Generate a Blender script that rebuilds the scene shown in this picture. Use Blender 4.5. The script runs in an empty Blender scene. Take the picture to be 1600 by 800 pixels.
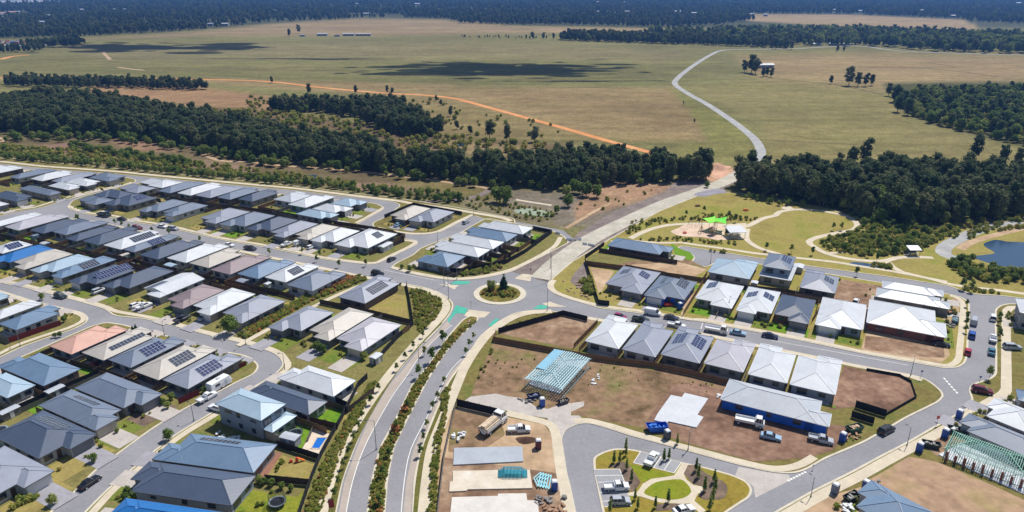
import bpy, bmesh, math, random
import numpy as np
from mathutils import Vector, Matrix
from mathutils.geometry import tessellate_polygon
R = math.radians
scene = bpy.context.scene
# ---------------------------------------------------------------- camera
F, YH, H = 1100.0, -25.0, 97.0            # focal length and horizon row in photo pixels, drone height
PITCH = math.atan((400 - YH) / F)
cam_d = bpy.data.cameras.new('camera'); cam = bpy.data.objects.new('camera', cam_d)
scene.collection.objects.link(cam); scene.camera = cam
cam.location = (0, 0, H); cam.rotation_euler = (math.pi / 2 - PITCH, 0, 0)
cam_d.sensor_width = 36; cam_d.lens = 36 * F / 1600; cam_d.clip_end = 60000; cam_d.clip_start = 1
# ---------------------------------------------------------------- sky, sun, exposure
SUN_AZ, SUN_EL = R(38), R(57)
world = bpy.data.worlds.new('World'); scene.world = world; world.use_nodes = True
wn = world.node_tree; bg = wn.nodes['Background']
sky = wn.nodes.new('ShaderNodeTexSky'); sky.sky_type = 'NISHITA'; sky.sun_disc = False
sky.sun_elevation = SUN_EL; sky.sun_rotation = SUN_AZ; sky.altitude = 100
sky.air_density = 1.0; sky.dust_density = 0.6; sky.ozone_density = 1.5
wn.links.new(sky.outputs[0], bg.inputs[0]); bg.inputs[1].default_value = 0.075
sd = bpy.data.lights.new('sun', 'SUN'); sd.energy = 4.4; sd.angle = R(0.5); sd.color = (1, .955, .88)
sun = bpy.data.objects.new('sun', sd); scene.collection.objects.link(sun)
SDIR = Vector((math.sin(SUN_AZ) * math.cos(SUN_EL), math.cos(SUN_AZ) * math.cos(SUN_EL), math.sin(SUN_EL)))
sun.rotation_euler = SDIR.to_track_quat('Z', 'Y').to_euler(); sun.location = (0, 0, 300)
vs = scene.view_settings; vs.view_transform = 'Standard'; vs.look = 'None'; vs.gamma = 1; vs.use_curve_mapping = False
vs.exposure = 0.08
HAZE_D = 0.00012
# ---------------------------------------------------------------- helpers
COL = scene.collection
rnd = random.Random(11)
def G(x, y, z=0.0):                          # photo pixel -> point on the plane z
    u = x - 800; v = y - 400
    dn = v * math.cos(PITCH) + F * math.sin(PITCH); fw = F * math.cos(PITCH) - v * math.sin(PITCH)
    t = (H - z) / dn
    return Vector((u * t, fw * t, z))
def pxm(y): return math.cos(PITCH) * (y - YH) / H
class T:                                     # coordinates read from an enlarged tile of the photograph
    def __init__(s, x, y, k=.1375): s.x, s.y, s.k = x, y, k
    def __call__(s, *pts): return [(s.x + p[0] * s.k, s.y + p[1] * s.k) + tuple(p[2:]) for p in pts]
def lin(c):
    return tuple(((v / 255) / 12.92 if v / 255 <= .04045 else ((v / 255 + .055) / 1.055) ** 2.4) for v in c)
def new_obj(name, data, parent=None):
    o = bpy.data.objects.new(name, data); COL.objects.link(o)
    if parent is not None: o.parent = parent
    return o
def tag(o, label, cat, group=None):
    o['label'] = label; o['category'] = cat
    if group: o['group'] = group
    return o
def struct(o): o['kind'] = 'structure'; return o
def stuff(o, label=None, cat=None):
    o['kind'] = 'stuff'
    if label: o['label'] = label; o['category'] = cat
    return o
def empty(name, loc, rz=0, label=None, cat=None, group=None):
    o = bpy.data.objects.new(name, None); COL.objects.link(o); o.location = loc; o.rotation_euler = (0, 0, rz)
    o.empty_display_size = .3
    if label: tag(o, label, cat, group)
    return o
def mesh(name, v, f, mats, midx=None, smooth=False):
    m = bpy.data.meshes.new(name); m.from_pydata([tuple(p) for p in v], [], f)
    for mt in (mats if isinstance(mats, (list, tuple)) else [mats]): m.materials.append(mt)
    if midx is not None: m.polygons.foreach_set('material_index', midx)
    if smooth: m.polygons.foreach_set('use_smooth', [True] * len(m.polygons))
    m.update(); return m
class MB:                                    # collects simple solids into one mesh
    def __init__(s): s.v = []; s.f = []; s.m = []
    def add(s, v, f, m=0):
        n = len(s.v); s.v += [tuple(p) for p in v]; s.f += [[i + n for i in q] for q in f]; s.m += [m] * len(f); return s
    def box(s, c, d, m=0, rz=0, top=1.0, topy=None):
        x, y, z = d[0] / 2, d[1] / 2, d[2] / 2; ty = top if topy is None else topy
        P = [(-x, -y, -z), (x, -y, -z), (x, y, -z), (-x, y, -z), (-x * top, -y * ty, z), (x * top, -y * ty, z), (x * top, y * ty, z), (-x * top, y * ty, z)]
        ca, sa = math.cos(rz), math.sin(rz)
        P = [(c[0] + p[0] * ca - p[1] * sa, c[1] + p[0] * sa + p[1] * ca, c[2] + p[2]) for p in P]
        return s.add(P, [(0, 3, 2, 1), (4, 5, 6, 7), (0, 1, 5, 4), (1, 2, 6, 5), (2, 3, 7, 6), (3, 0, 4, 7)], m)
    def bar(s, a, b, w, h=None, m=0):        # rectangular bar from a to b
        a = Vector(a); b = Vector(b); d = (b - a).normalized(); h = h or w
        up = Vector((0, 0, 1)) if abs(d.z) < .95 else Vector((0, 1, 0))
        x = d.cross(up).normalized() * (w / 2); y = x.cross(d).normalized() * (h / 2)
        P = [a - x - y, a + x - y, a + x + y, a - x + y, b - x - y, b + x - y, b + x + y, b - x + y]
        return s.add(P, [(0, 3, 2, 1), (4, 5, 6, 7), (0, 1, 5, 4), (1, 2, 6, 5), (2, 3, 7, 6), (3, 0, 4, 7)], m)
    def tube(s, a, b, r1, r2=None, n=8, m=0):
        a = Vector(a); b = Vector(b); d = (b - a).normalized(); r2 = r1 if r2 is None else r2
        up = Vector((0, 0, 1)) if abs(d.z) < .95 else Vector((0, 1, 0))
        x = d.cross(up).normalized(); y = x.cross(d)
        P = [a + (x * math.cos(t) + y * math.sin(t)) * r1 for t in [i * 2 * math.pi / n for i in range(n)]]
        P += [b + (x * math.cos(t) + y * math.sin(t)) * r2 for t in [i * 2 * math.pi / n for i in range(n)]]
        fs = [(i, (i + 1) % n, n + (i + 1) % n, n + i) for i in range(n)] + [tuple(range(n - 1, -1, -1)), tuple(range(n, 2 * n))]
        return s.add(P, fs, m)
    def build(s, name, mats, parent=None, smooth=False):
        return new_obj(name, mesh(name, s.v, s.f, mats, s.m, smooth), parent)
    def mesh(s, name, mats): return mesh(name, s.v, s.f, mats, s.m)
# ---------------------------------------------------------------- materials
MATS = {}
def nodes(name):
    m = bpy.data.materials.new(name); m.use_nodes = True
    n = m.node_tree; b = n.nodes['Principled BSDF']; return m, n, b
def surf(name, c, var=.18, scale=.35, rough=.9, fine=3.0, c2=None, spec=.3, obj=False, metal=0.0, mid=None, bump=0.0):
    """two octaves of noise between a darker, a base and a lighter or second tone; c is sRGB 0-255"""
    if name in MATS: return MATS[name]
    m, n, b = nodes(name); L = n.links.new
    base = lin(c)
    if obj:
        co = n.nodes.new('ShaderNodeTexCoord').outputs['Object']
    else:
        co = n.nodes.new('ShaderNodeNewGeometry').outputs['Position']
    n1 = n.nodes.new('ShaderNodeTexNoise'); n1.inputs['Scale'].default_value = scale; n1.inputs['Detail'].default_value = 5; n1.inputs['Roughness'].default_value = .65
    n2 = n.nodes.new('ShaderNodeTexNoise'); n2.inputs['Scale'].default_value = fine; n2.inputs['Detail'].default_value = 3
    L(co, n1.inputs['Vector']); L(co, n2.inputs['Vector'])
    r = n.nodes.new('ShaderNodeValToRGB'); L(n1.outputs['Fac'], r.inputs[0])
    lo = [v * (1 - var) for v in base]; hi = [min(1, v * (1 + var)) for v in base]
    if c2: hi = lin(c2)
    r.color_ramp.elements[0].position = .33; r.color_ramp.elements[0].color = (*lo, 1)
    r.color_ramp.elements[1].position = .68; r.color_ramp.elements[1].color = (*hi, 1)
    e = r.color_ramp.elements.new(.5); e.color = (*(lin(mid) if mid else base), 1)
    mx = n.nodes.new('ShaderNodeMix'); mx.data_type = 'RGBA'; mx.blend_type = 'MULTIPLY'; mx.inputs[0].default_value = 1
    mr = n.nodes.new('ShaderNodeMapRange'); mr.inputs[1].default_value = .3; mr.inputs[2].default_value = .7
    mr.inputs[3].default_value = 1 - var * .7; mr.inputs[4].default_value = 1 + var * .5
    L(n2.outputs['Fac'], mr.inputs[0]); L(r.outputs[0], mx.inputs[6]); L(mr.outputs[0], mx.inputs[7])
    L(mx.outputs[2], b.inputs['Base Color'])
    b.inputs['Roughness'].default_value = rough; b.inputs['Specular IOR Level'].default_value = spec; b.inputs['Metallic'].default_value = metal
    if bump:
        bp = n.nodes.new('ShaderNodeBump'); bp.inputs['Strength'].default_value = bump; bp.inputs['Distance'].default_value = .3
        L(n2.outputs['Fac'], bp.inputs['Height']); L(bp.outputs[0], b.inputs['Normal'])
    MATS[name] = m; return m
def paint(name, c, rough=.4, spec=.5, metal=0, var=.06, scale=1.2):
    return surf(name, c, var=var, scale=scale, rough=rough, fine=8, spec=spec, obj=True, metal=metal)
def foliage(name, c1, c2, c3=None):
    if name in MATS: return MATS[name]
    m, n, b = nodes(name); L = n.links.new
    oi = n.nodes.new('ShaderNodeObjectInfo'); tc = n.nodes.new('ShaderNodeTexCoord')
    no = n.nodes.new('ShaderNodeTexNoise'); no.inputs['Scale'].default_value = .55; no.inputs['Detail'].default_value = 3
    L(tc.outputs['Object'], no.inputs['Vector'])
    ad = n.nodes.new('ShaderNodeMath'); ad.operation = 'MULTIPLY_ADD'; ad.inputs[1].default_value = .62; ad.inputs[2].default_value = 0
    L(oi.outputs['Random'], ad.inputs[0])
    a2 = n.nodes.new('ShaderNodeMath'); a2.operation = 'MULTIPLY_ADD'; a2.inputs[1].default_value = .4
    L(no.outputs['Fac'], a2.inputs[0]); L(ad.outputs[0], a2.inputs[2])
    r = n.nodes.new('ShaderNodeValToRGB'); L(a2.outputs[0], r.inputs[0])
    r.color_ramp.elements[0].position = .12; r.color_ramp.elements[0].color = (*lin(c1), 1)
    r.color_ramp.elements[1].position = .85; r.color_ramp.elements[1].color = (*lin(c3 or c2), 1)
    e = r.color_ramp.elements.new(.5); e.color = (*lin(c2), 1)
    L(r.outputs[0], b.inputs['Base Color']); b.inputs['Roughness'].default_value = .75; b.inputs['Specular IOR Level'].default_value = .2
    tl = n.nodes.new('ShaderNodeBsdfTranslucent'); L(r.outputs[0], tl.inputs[0]); ms = n.nodes.new('ShaderNodeMixShader'); ms.inputs[0].default_value = .35   # thin leaves pass some light
    L(b.outputs[0], ms.inputs[1]); L(tl.outputs[0], ms.inputs[2]); L(ms.outputs[0], n.nodes['Material Output'].inputs[0])
    MATS[name] = m; return m
# ---------------------------------------------------------------- planar geometry helpers
def fillet(px, r0=3.0, z=0.0, closed=True):
    P = [G(p[0], p[1], z) for p in px]; n = len(P); out = []
    for i in range(n):
        rr = px[i][2] if len(px[i]) > 2 else r0
        if (not closed and i in (0, n - 1)) or rr <= 0: out.append(P[i]); continue
        a = P[i - 1]; b = P[i]; c = P[(i + 1) % n]
        d1 = (a - b); d2 = (c - b); t = min(rr, d1.length * .45, d2.length * .45)
        p1 = b + d1.normalized() * t; p2 = b + d2.normalized() * t
        for k in range(6):
            s = k / 5; out.append(p1 * (1 - s) ** 2 + b * 2 * s * (1 - s) + p2 * s * s)
    return out
def spline(px, z=0.0, step=3.0, closed=False):
    P = [G(p[0], p[1], z) for p in px]; n = len(P); out = []
    rng = range(n) if closed else range(n - 1)
    for i in rng:
        p0 = P[i - 1] if (i > 0 or closed) else P[0] * 2 - P[1]
        p1 = P[i]; p2 = P[(i + 1) % n]; p3 = P[(i + 2) % n] if (i + 2 < n or closed) else p2 * 2 - p1
        k = max(2, int((p2 - p1).length / step))
        for j in range(k):
            t = j / k
            out.append(.5 * ((2 * p1) + (p2 - p0) * t + (2 * p0 - 5 * p1 + 4 * p2 - p3) * t * t + (3 * p1 - p0 - 3 * p2 + p3) * t ** 3))
    if not closed: out.append(P[-1])
    return out
def offset_line(P, d, closed=False):
    n = len(P); out = []
    for i in range(n):
        a = P[i - 1] if (i > 0 or closed) else P[i]; b = P[(i + 1) % n] if (i < n - 1 or closed) else P[i]
        t = (b - a); t.z = 0; t = t.normalized() if t.length > 1e-6 else Vector((1, 0, 0))
        out.append(P[i] + Vector((-t.y, t.x, 0)) * d)
    return out
def area(P): return sum(P[i - 1].x * P[i].y - P[i].x * P[i - 1].y for i in range(len(P))) / 2
def sheet_w(name, P, z, mat):
    Q = [Vector((p.x, p.y, z)) for p in P]
    tr = tessellate_polygon([[Vector((p.x, p.y, 0)) for p in P]])
    fs = []
    for t in tr:
        a, b, c = [Q[i] for i in t]
        fs.append(t if (b - a).cross(c - a).z > 0 else (t[0], t[2], t[1]))
    return struct(new_obj(name, mesh(name, Q, fs, mat)))
def sheet(name, px, z, mat, r=0.0, smooth=False):
    P = spline(px, 0, 2.0, True) if smooth else fillet(px, r)
    return sheet_w(name, P, z, mat)
def ribbon_w(name, P, w, z, mat, h=0.0, closed=False):
    l = offset_line(P, w / 2, closed); r = offset_line(P, -w / 2, closed); n = len(P); v = []; f = []
    for a, b in zip(l, r): v += [(a.x, a.y, z), (b.x, b.y, z)]
    m = n if closed else n - 1
    for i in range(m):
        j = (i + 1) % n; f.append((2 * i, 2 * i + 1, 2 * j + 1, 2 * j))
    if h:
        k = len(v); v += [(p[0], p[1], z - h) for p in v]
        for i in range(m):
            j = (i + 1) % n
            f.append((2 * i, 2 * j, k + 2 * j, k + 2 * i)); f.append((2 * j + 1, 2 * i + 1, k + 2 * i + 1, k + 2 * j + 1))
    return struct(new_obj(name, mesh(name, v, f, mat)))
def ribbon(name, px, w, z, mat, step=3.0, d=0.0):
    P = spline(px, 0, step)
    if d: P = offset_line(P, d)
    return ribbon_w(name, P, w, z, mat)
def inside(pt, poly):
    x, y = pt; c = False; n = len(poly)
    for i in range(n):
        x1, y1 = poly[i - 1][:2]; x2, y2 = poly[i][:2]
        if (y1 > y) != (y2 > y) and x < (x2 - x1) * (y - y1) / (y2 - y1) + x1: c = not c
    return c
def proj(p):                                  # world -> photo pixel
    x, y, z = p[0], p[1], p[2] - H
    fw = y * math.cos(PITCH) - z * math.sin(PITCH); dn = -(y * math.sin(PITCH) + z * math.cos(PITCH))
    return 800 + F * x / fw, 400 + F * dn / fw
# ================================================================ GROUND
# one sheet to the horizon; natural colour zones (pasture, mown hay, heath, bare soil) in a colour attribute
ZONES = [  # photo polygon, sRGB colour, soft edge in photo pixels
 ([(-400, -20), (2000, -20), (2000, 48), (1240, 40), (1040, 44), (800, 40), (700, 31), (560, 29), (420, 38), (215, 53), (0, 61), (-400, 68)], (84, 86, 62), 3),
 ([(1170, 22), (1330, 23), (1510, 31), (1530, 46), (1330, 42), (1170, 33)], (160, 138, 104), 1.5),
 ([(1190, 96), (1330, 108), (1400, 128), (1380, 150), (1280, 148), (1190, 130)], (142, 120, 90), 8),
 ([(60, 100), (480, 104), (620, 128), (300, 122), (0, 116)], (134, 124, 84), 8),
 ([(700, 100), (1000, 104), (1040, 130), (760, 128)], (112, 114, 66), 12),
 ([(330, 48), (420, 38), (560, 29), (690, 31), (800, 41), (860, 52), (560, 56), (300, 56), (120, 62)], (150, 130, 99), 4),
 ([(800, 41), (1040, 45), (1060, 52), (870, 52)], (160, 137, 103), 2),
 ([(1150, 88), (1330, 84), (1650, 88), (1650, 128), (1420, 132), (1300, 138), (1180, 120)], (149, 129, 94), 10),
 ([(1180, 120), (1400, 140), (1420, 190), (1600, 232), (1600, 260), (1200, 260), (1190, 190), (1080, 140)], (133, 123, 81), 12),
 ([(640, 135), (1050, 137), (1078, 170), (1105, 220), (980, 222), (700, 150)], (139, 120, 86), 5),
 ([(1040, 135), (1085, 160), (1180, 205), (1170, 225), (1110, 222), (1082, 175)], (125, 122, 72), 4),
 ([(1060, 222), (1175, 222), (1170, 245), (1110, 262), (1060, 250)], (131, 125, 77), 4),
 ([(500, 110), (1040, 95), (1050, 130), (620, 134), (0, 118), (0, 95)], (118, 113, 73), 10),
 ([(100, 72), (700, 62), (1080, 80), (1040, 95), (500, 92), (150, 92)], (129, 120, 85), 8),
 ([(0, 116), (700, 132), (1000, 215), (900, 215), (620, 152), (300, 128), (0, 126)], (144, 125, 90), 3),
 ([(560, 150), (700, 155), (860, 195), (960, 222), (700, 215)], (133, 118, 81), 4),
 ([(130, 135), (300, 134), (420, 150), (460, 175), (330, 168), (150, 152)], (152, 122, 92), 4),
 ([(300, 165), (480, 180), (700, 215), (900, 225), (820, 245), (640, 240), (420, 215)], (112, 94, 72), 6),
 ([(690, 214), (770, 224), (850, 228), (850, 250), (760, 245), (690, 232)], (142, 123, 92), 3),
 ([(-100, 205), (180, 208), (420, 245), (760, 285), (770, 318), (480, 290), (0, 246), (-100, 240)], (110, 97, 72), 5),
 ([(55, 228), (105, 224), (112, 238), (60, 243)], (142, 114, 99), 3),
 ([(120, 240), (180, 242), (175, 256), (118, 252)], (160, 131, 109), 3),
 ([(170, 215), (240, 222), (280, 238), (200, 235)], (141, 112, 92), 4),
 ([(300, 248), (400, 258), (400, 272), (300, 264)], (139, 116, 99), 4),
 ([(545, 286), (635, 288), (680, 296), (620, 300), (560, 296)], (150, 123, 107), 3),
 ([(600, 268), (800, 290), (860, 300), (870, 320), (760, 312), (620, 290)], (120, 108, 72), 4),
 ([(780, 296), (880, 300), (960, 298), (1060, 285), (1090, 290), (960, 350), (880, 355), (800, 340)], (129, 118, 105), 5),
 ([(720, 305), (860, 330), (870, 356), (800, 345), (720, 326)], (125, 116, 90), 4),
 ([(930, 285), (1010, 283), (1050, 292), (1000, 315), (940, 330), (900, 345), (900, 320)], (163, 131, 107), 4),
 ([(1090, 270), (1150, 262), (1160, 275), (1120, 290), (1085, 290)], (180, 144, 118), 3),
 ([(1300, 345), (1500, 345), (1620, 325), (1620, 360), (1480, 400), (1280, 400)], (116, 103, 70), 8),
 ([(1400, 352), (1500, 350), (1480, 368), (1400, 372)], (150, 125, 101), 5),
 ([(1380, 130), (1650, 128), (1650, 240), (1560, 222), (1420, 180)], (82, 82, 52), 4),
]
def build_ground():
    ys = [-60.0]
    while ys[-1] < 15000: ys.append(ys[-1] + max(2.5, (ys[-1] + 40) * .012))
    ys = np.array(ys); nx = 330; t = np.linspace(-1, 1, nx); t = np.sign(t) * np.abs(t) ** 1.25
    half = np.maximum(260, (ys + 150) * 1.25)
    X = half[:, None] * t[None, :]; Y = np.repeat(ys[:, None], nx, 1)
    fw = Y * math.cos(PITCH) + H * math.sin(PITCH); dn = -(Y * math.sin(PITCH)) + H * math.cos(PITCH)
    ok = fw > 5; fs = np.where(ok, fw, 5)
    PX = 800 + F * X / fs; PY = np.where(ok, 400 + F * dn / fs, 2000)
    base = np.array(lin((122, 117, 76)))
    Cc = np.tile(base, (X.size, 1)); px = PX.ravel(); py = PY.ravel()
    for poly, c, soft in ZONES:
        n = len(poly); ins = np.zeros(px.size, bool); dist = np.full(px.size, 1e9)
        xs = [p[0] for p in poly]; yy = [p[1] for p in poly]
        sel = (px > min(xs) - soft) & (px < max(xs) + soft) & (py > min(yy) - soft) & (py < max(yy) + soft)
        qx = px[sel]; qy = py[sel]; i_in = np.zeros(qx.size, bool); dd = np.full(qx.size, 1e9)
        for i in range(n):
            x1, y1 = poly[i - 1]; x2, y2 = poly[i]
            cr = ((y1 > qy) != (y2 > qy))
            with np.errstate(divide='ignore', invalid='ignore'):
                xi = (x2 - x1) * (qy - y1) / (y2 - y1 if y2 != y1 else 1e-9) + x1
            i_in ^= cr & (qx < xi)
            ex, ey = x2 - x1, y2 - y1; l2 = ex * ex + ey * ey + 1e-9
            s = np.clip(((qx - x1) * ex + (qy - y1) * ey) / l2, 0, 1)
            dd = np.minimum(dd, np.hypot(qx - x1 - s * ex, qy - y1 - s * ey))
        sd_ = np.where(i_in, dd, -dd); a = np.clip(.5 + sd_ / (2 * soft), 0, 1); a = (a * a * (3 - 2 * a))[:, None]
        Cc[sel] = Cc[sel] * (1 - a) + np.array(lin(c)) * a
    ny = len(ys); V = np.stack([X.ravel(), Y.ravel(), np.zeros(X.size)], 1)
    idx = np.arange(ny * nx).reshape(ny, nx)
    Fc = np.stack([idx[:-1, :-1], idx[:-1, 1:], idx[1:, 1:], idx[1:, :-1]], -1).reshape(-1, 4)
    m = bpy.data.meshes.new('ground'); m.vertices.add(len(V)); m.vertices.foreach_set('co', V.ravel())
    m.loops.add(Fc.size); m.loops.foreach_set('vertex_index', Fc.ravel().astype(np.int32))
    m.polygons.add(len(Fc)); m.polygons.foreach_set('loop_start', np.arange(0, Fc.size, 4, dtype=np.int32))
    m.update(); m.validate()
    ca = m.color_attributes.new('soil', 'FLOAT_COLOR', 'POINT')
    ca.data.foreach_set('color', np.concatenate([Cc, np.ones((len(Cc), 1))], 1).ravel().astype(np.float32))
    mt, n, b = nodes('pasture'); L = n.links.new
    at = n.nodes.new('ShaderNodeAttribute'); at.attribute_name = 'soil'
    geo = n.nodes.new('ShaderNodeNewGeometry').outputs['Position']
    mp = n.nodes.new('ShaderNodeMapping'); mp.inputs['Scale'].default_value = (.6, 1.6, 1); mp.inputs['Rotation'].default_value = (0, 0, R(8)); L(geo, mp.inputs[0])
    prev = at.outputs['Color']
    for sc, lo, hi, dt, vec in ((.006, .84, 1.16, 4, mp.outputs[0]), (.035, .80, 1.18, 6, mp.outputs[0]), (.12, .82, 1.18, 5, geo), (.5, .74, 1.24, 4, geo)):
        no = n.nodes.new('ShaderNodeTexNoise'); no.inputs['Scale'].default_value = sc; no.inputs['Detail'].default_value = dt; no.inputs['Roughness'].default_value = .6
        L(vec, no.inputs['Vector'])
        mr = n.nodes.new('ShaderNodeMapRange'); mr.inputs[1].default_value = .32; mr.inputs[2].default_value = .68; mr.inputs[3].default_value = lo; mr.inputs[4].default_value = hi
        L(no.outputs['Fac'], mr.inputs[0])
        mx = n.nodes.new('ShaderNodeMix'); mx.data_type = 'RGBA'; mx.blend_type = 'MULTIPLY'; mx.inputs[0].default_value = 1
        L(prev, mx.inputs[6]); L(mr.outputs[0], mx.inputs[7]); prev = mx.outputs[2]
    # green / straw drift
    no = n.nodes.new('ShaderNodeTexNoise'); no.inputs['Scale'].default_value = .018; no.inputs['Detail'].default_value = 6; L(mp.outputs[0], no.inputs['Vector'])
    mr = n.nodes.new('ShaderNodeMapRange'); mr.inputs[1].default_value = .42; mr.inputs[2].default_value = .62; mr.inputs[4].default_value = .42; L(no.outputs['Fac'], mr.inputs[0])
    mx = n.nodes.new('ShaderNodeMix'); mx.data_type = 'RGBA'; mx.blend_type = 'MULTIPLY'; L(mr.outputs[0], mx.inputs[0]); L(prev, mx.inputs[6]); mx.inputs[7].default_value = (.92, 1.0, .84, 1)
    L(mx.outputs[2], b.inputs['Base Color']); b.inputs['Roughness'].default_value = 1; b.inputs['Specular IOR Level'].default_value = .05
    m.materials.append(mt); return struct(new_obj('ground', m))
build_ground()
# ================================================================ SURFACE MATERIALS
M_asph = surf('asphalt', (146, 145, 150), .12, .05, .9, 1.3, spec=.2)
M_kerb = surf('concrete_kerb', (208, 199, 180), .10, .4, .85, 3)
M_path = surf('concrete_path', (208, 196, 174), .10, .25, .85, 2.2)
M_drive = surf('driveway_concrete', (188, 180, 174), .12, .3, .85, 2)
M_driveg = surf('driveway_grey', (160, 158, 165), .12, .3, .85, 2)
M_verge = surf('verge_grass', (128, 118, 70), .3, .12, 1, .9, c2=(108, 114, 58), spec=.05)
M_yard = surf('yard_grass', (134, 126, 78), .28, .2, 1, 1.3, c2=(104, 114, 58), spec=.05)
M_lawn = surf('lawn_green', (120, 130, 58), .25, .25, 1, 1.4, c2=(92, 116, 46), spec=.05)
M_lawn2 = surf('lawn_straw', (160, 144, 88), .2, .22, 1, 1.4, c2=(140, 140, 66), spec=.05)
M_lime = surf('lawn_lime', (112, 148, 44), .22, .3, 1, 1.5, c2=(88, 132, 38), spec=.05)
M_dirt = surf('bare_soil', (148, 120, 98), .36, .1, 1, .55, c2=(182, 158, 134), spec=.05)
M_dirtg = surf('weedy_soil', (128, 108, 80), .38, .09, 1, .5, c2=(124, 118, 74), spec=.05, mid=(150, 122, 98))
M_dirtp = surf('graded_soil', (136, 107, 90), .36, .08, 1, .6, c2=(164, 134, 114), spec=.05)
M_sand = surf('sandy_soil', (186, 158, 128), .22, .09, 1, .45, c2=(204, 180, 150), spec=.05)
M_gravel = surf('gravel', (190, 184, 170), .16, .12, 1, .9, c2=(206, 200, 188), spec=.05)
M_gravelg = surf('grey_gravel', (172, 172, 172), .14, .12, 1, .9, c2=(190, 188, 186), spec=.05)
M_clay = surf('orange_clay', (216, 150, 98), .16, .06, 1, .5, c2=(226, 170, 122), spec=.05)
M_mulch = surf('mulch', (120, 104, 92), .3, .4, 1, 2.4, c2=(146, 124, 106), spec=.05)
M_greymulch = surf('grey_mulch', (134, 122, 118), .25, .15, 1, 1.2, c2=(150, 138, 128), spec=.05)
M_slabw = surf('slab_concrete', (204, 207, 213), .07, .3, .8, 1.6)
M_slabg = surf('slab_grey', (172, 178, 188), .07, .25, .8, 1.6)
M_slabc = surf('slab_cream', (214, 202, 184), .10, .25, .85, 1.2, c2=(222, 214, 202))
M_white = surf('road_paint', (240, 238, 232), .08, 1.5, .7, 6)
M_green = surf('green_lane_paint', (72, 176, 152), .15, .6, .7, 4)
M_under = surf('garden_bed', (118, 114, 58), .35, .5, 1, 2.2, c2=(152, 124, 76), spec=.05)
# ================================================================ ROADS AND BLOCKS
sheet('road', [(-420, 236), (0, 257), (220, 274.5), (420, 293), (620, 314.5), (700, 328), (800, 345), (880, 360), (905, 380), (1060, 381), (1300, 408), (1480, 445), (1640, 467), (2100, 520), (2600, 1150), (-900, 1150)], .02, M_asph)
# block outlines are the kerb lines, traced from the photograph
B_NORTH = [(-420, 231), (-60, 252), (0, 256.5), (62, 263), (96, 266), (179, 272), (220, 276), (324, 286), (420, 294.5), (469, 299), (520, 305.5), (560, 309), (598, 313.5), (616, 316.5), (626, 321, 4), (601, 340), (580, 349, 4), (585, 356.5, 3), (607, 362.5), (638, 367), (669, 367, 8), (690, 362.5), (717, 348), (741, 337), (753, 342), (805, 350), (805, 342), (741, 329), (690, 320), (620, 309.5), (420, 286), (220, 267), (0, 246), (-420, 222)]
B_ISLE = None
B_W = [(-420, 248), (-60, 258), (0, 260), (62, 267), (96, 270), (200, 277.5, 3), (214, 281.5, 4), (210, 286), (192, 292), (151, 300), (110, 311), (63, 325.5, 5), (27, 331), (0, 338), (-60, 352), (-420, 430)]
B_MAIN = [(219, 286, 3), (222, 282.5, 3), (324, 292.5), (420, 301.5), (469, 306), (518, 311.5), (560, 315.5), (588, 318, 3), (603, 325.5, 4), (579, 339), (554, 353.5, 3), (575, 362.5), (631, 373, 6), (652, 376, 4), (653, 381.5, 4), (632, 392), (612, 402), (591, 412, 3), (577, 414), (506, 406), (465, 397), (410, 386), (355, 377), (310, 367), (255, 354.5), (200, 346.5), (180, 341), (145, 337), (125, 333), (104, 325, 4), (113, 313.5), (137, 305), (179, 295.5), (206, 288.5)]
B_RES = [(655, 389), (646, 398), (619, 411), (609, 419, 3), (632, 426), (660, 432), (694, 437.5), (721, 438.5), (749, 436), (776, 431), (800, 425), (818, 416), (850, 400), (890, 379, 2), (880, 368), (862, 360), (805, 349), (762, 341), (753, 344.5), (737, 353), (721, 363), (703, 370), (682, 378)]
K_MAINS = [(-420, 440), (-60, 366), (20, 344), (55, 337), (121, 342), (162, 348.5), (206, 357.5), (274, 373), (315, 380.5), (366, 389), (418, 400), (465, 409.5), (503, 417.5), (543, 426), (577, 433), (598, 437), (624, 442), (658, 448), (680, 454), (699, 464), (709, 474, 6), (707, 486, 6), (698, 499), (675, 525), (650, 548), (625, 578), (606, 600), (576, 650), (554.5, 700), (536, 750), (526, 800), (515, 870), (505, 980)]
B_LEFT = K_MAINS + [(20, 980), (85, 850), (140, 792), (170, 762), (215, 725), (272, 680), (327, 647), (380, 613.5), (402, 601), (428, 586), (443, 571, 6), (437, 558, 6), (421, 549), (400, 543), (380, 537), (325, 524), (284, 513), (246, 503), (220, 498), (178, 494, 3), (169, 487, 3), (162, 482.5), (124, 471.5), (82, 460.5), (32, 448), (0, 442.5), (-60, 430), (-420, 490)]
B_SW = [(-420, 545), (-60, 441), (0, 454), (55, 471), (96, 480.5), (131, 489, 6), (139, 497, 5), (135, 505), (113, 516), (77, 527.5), (33, 543), (0, 559), (-60, 585), (-420, 700)]
B_S = [(-420, 760), (-60, 620), (0, 572), (51, 550), (144, 509, 4), (166, 503.5, 4), (194, 507.5), (226, 516.5), (266, 526), (297, 537), (318, 541.5), (359, 551), (380, 554.5), (394, 560, 5), (406, 572, 6), (398, 585), (374, 596), (340, 614), (282, 643), (232, 675), (185, 710), (150, 735), (120, 768), (85, 797), (30, 850), (-100, 980), (-420, 980)]
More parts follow.
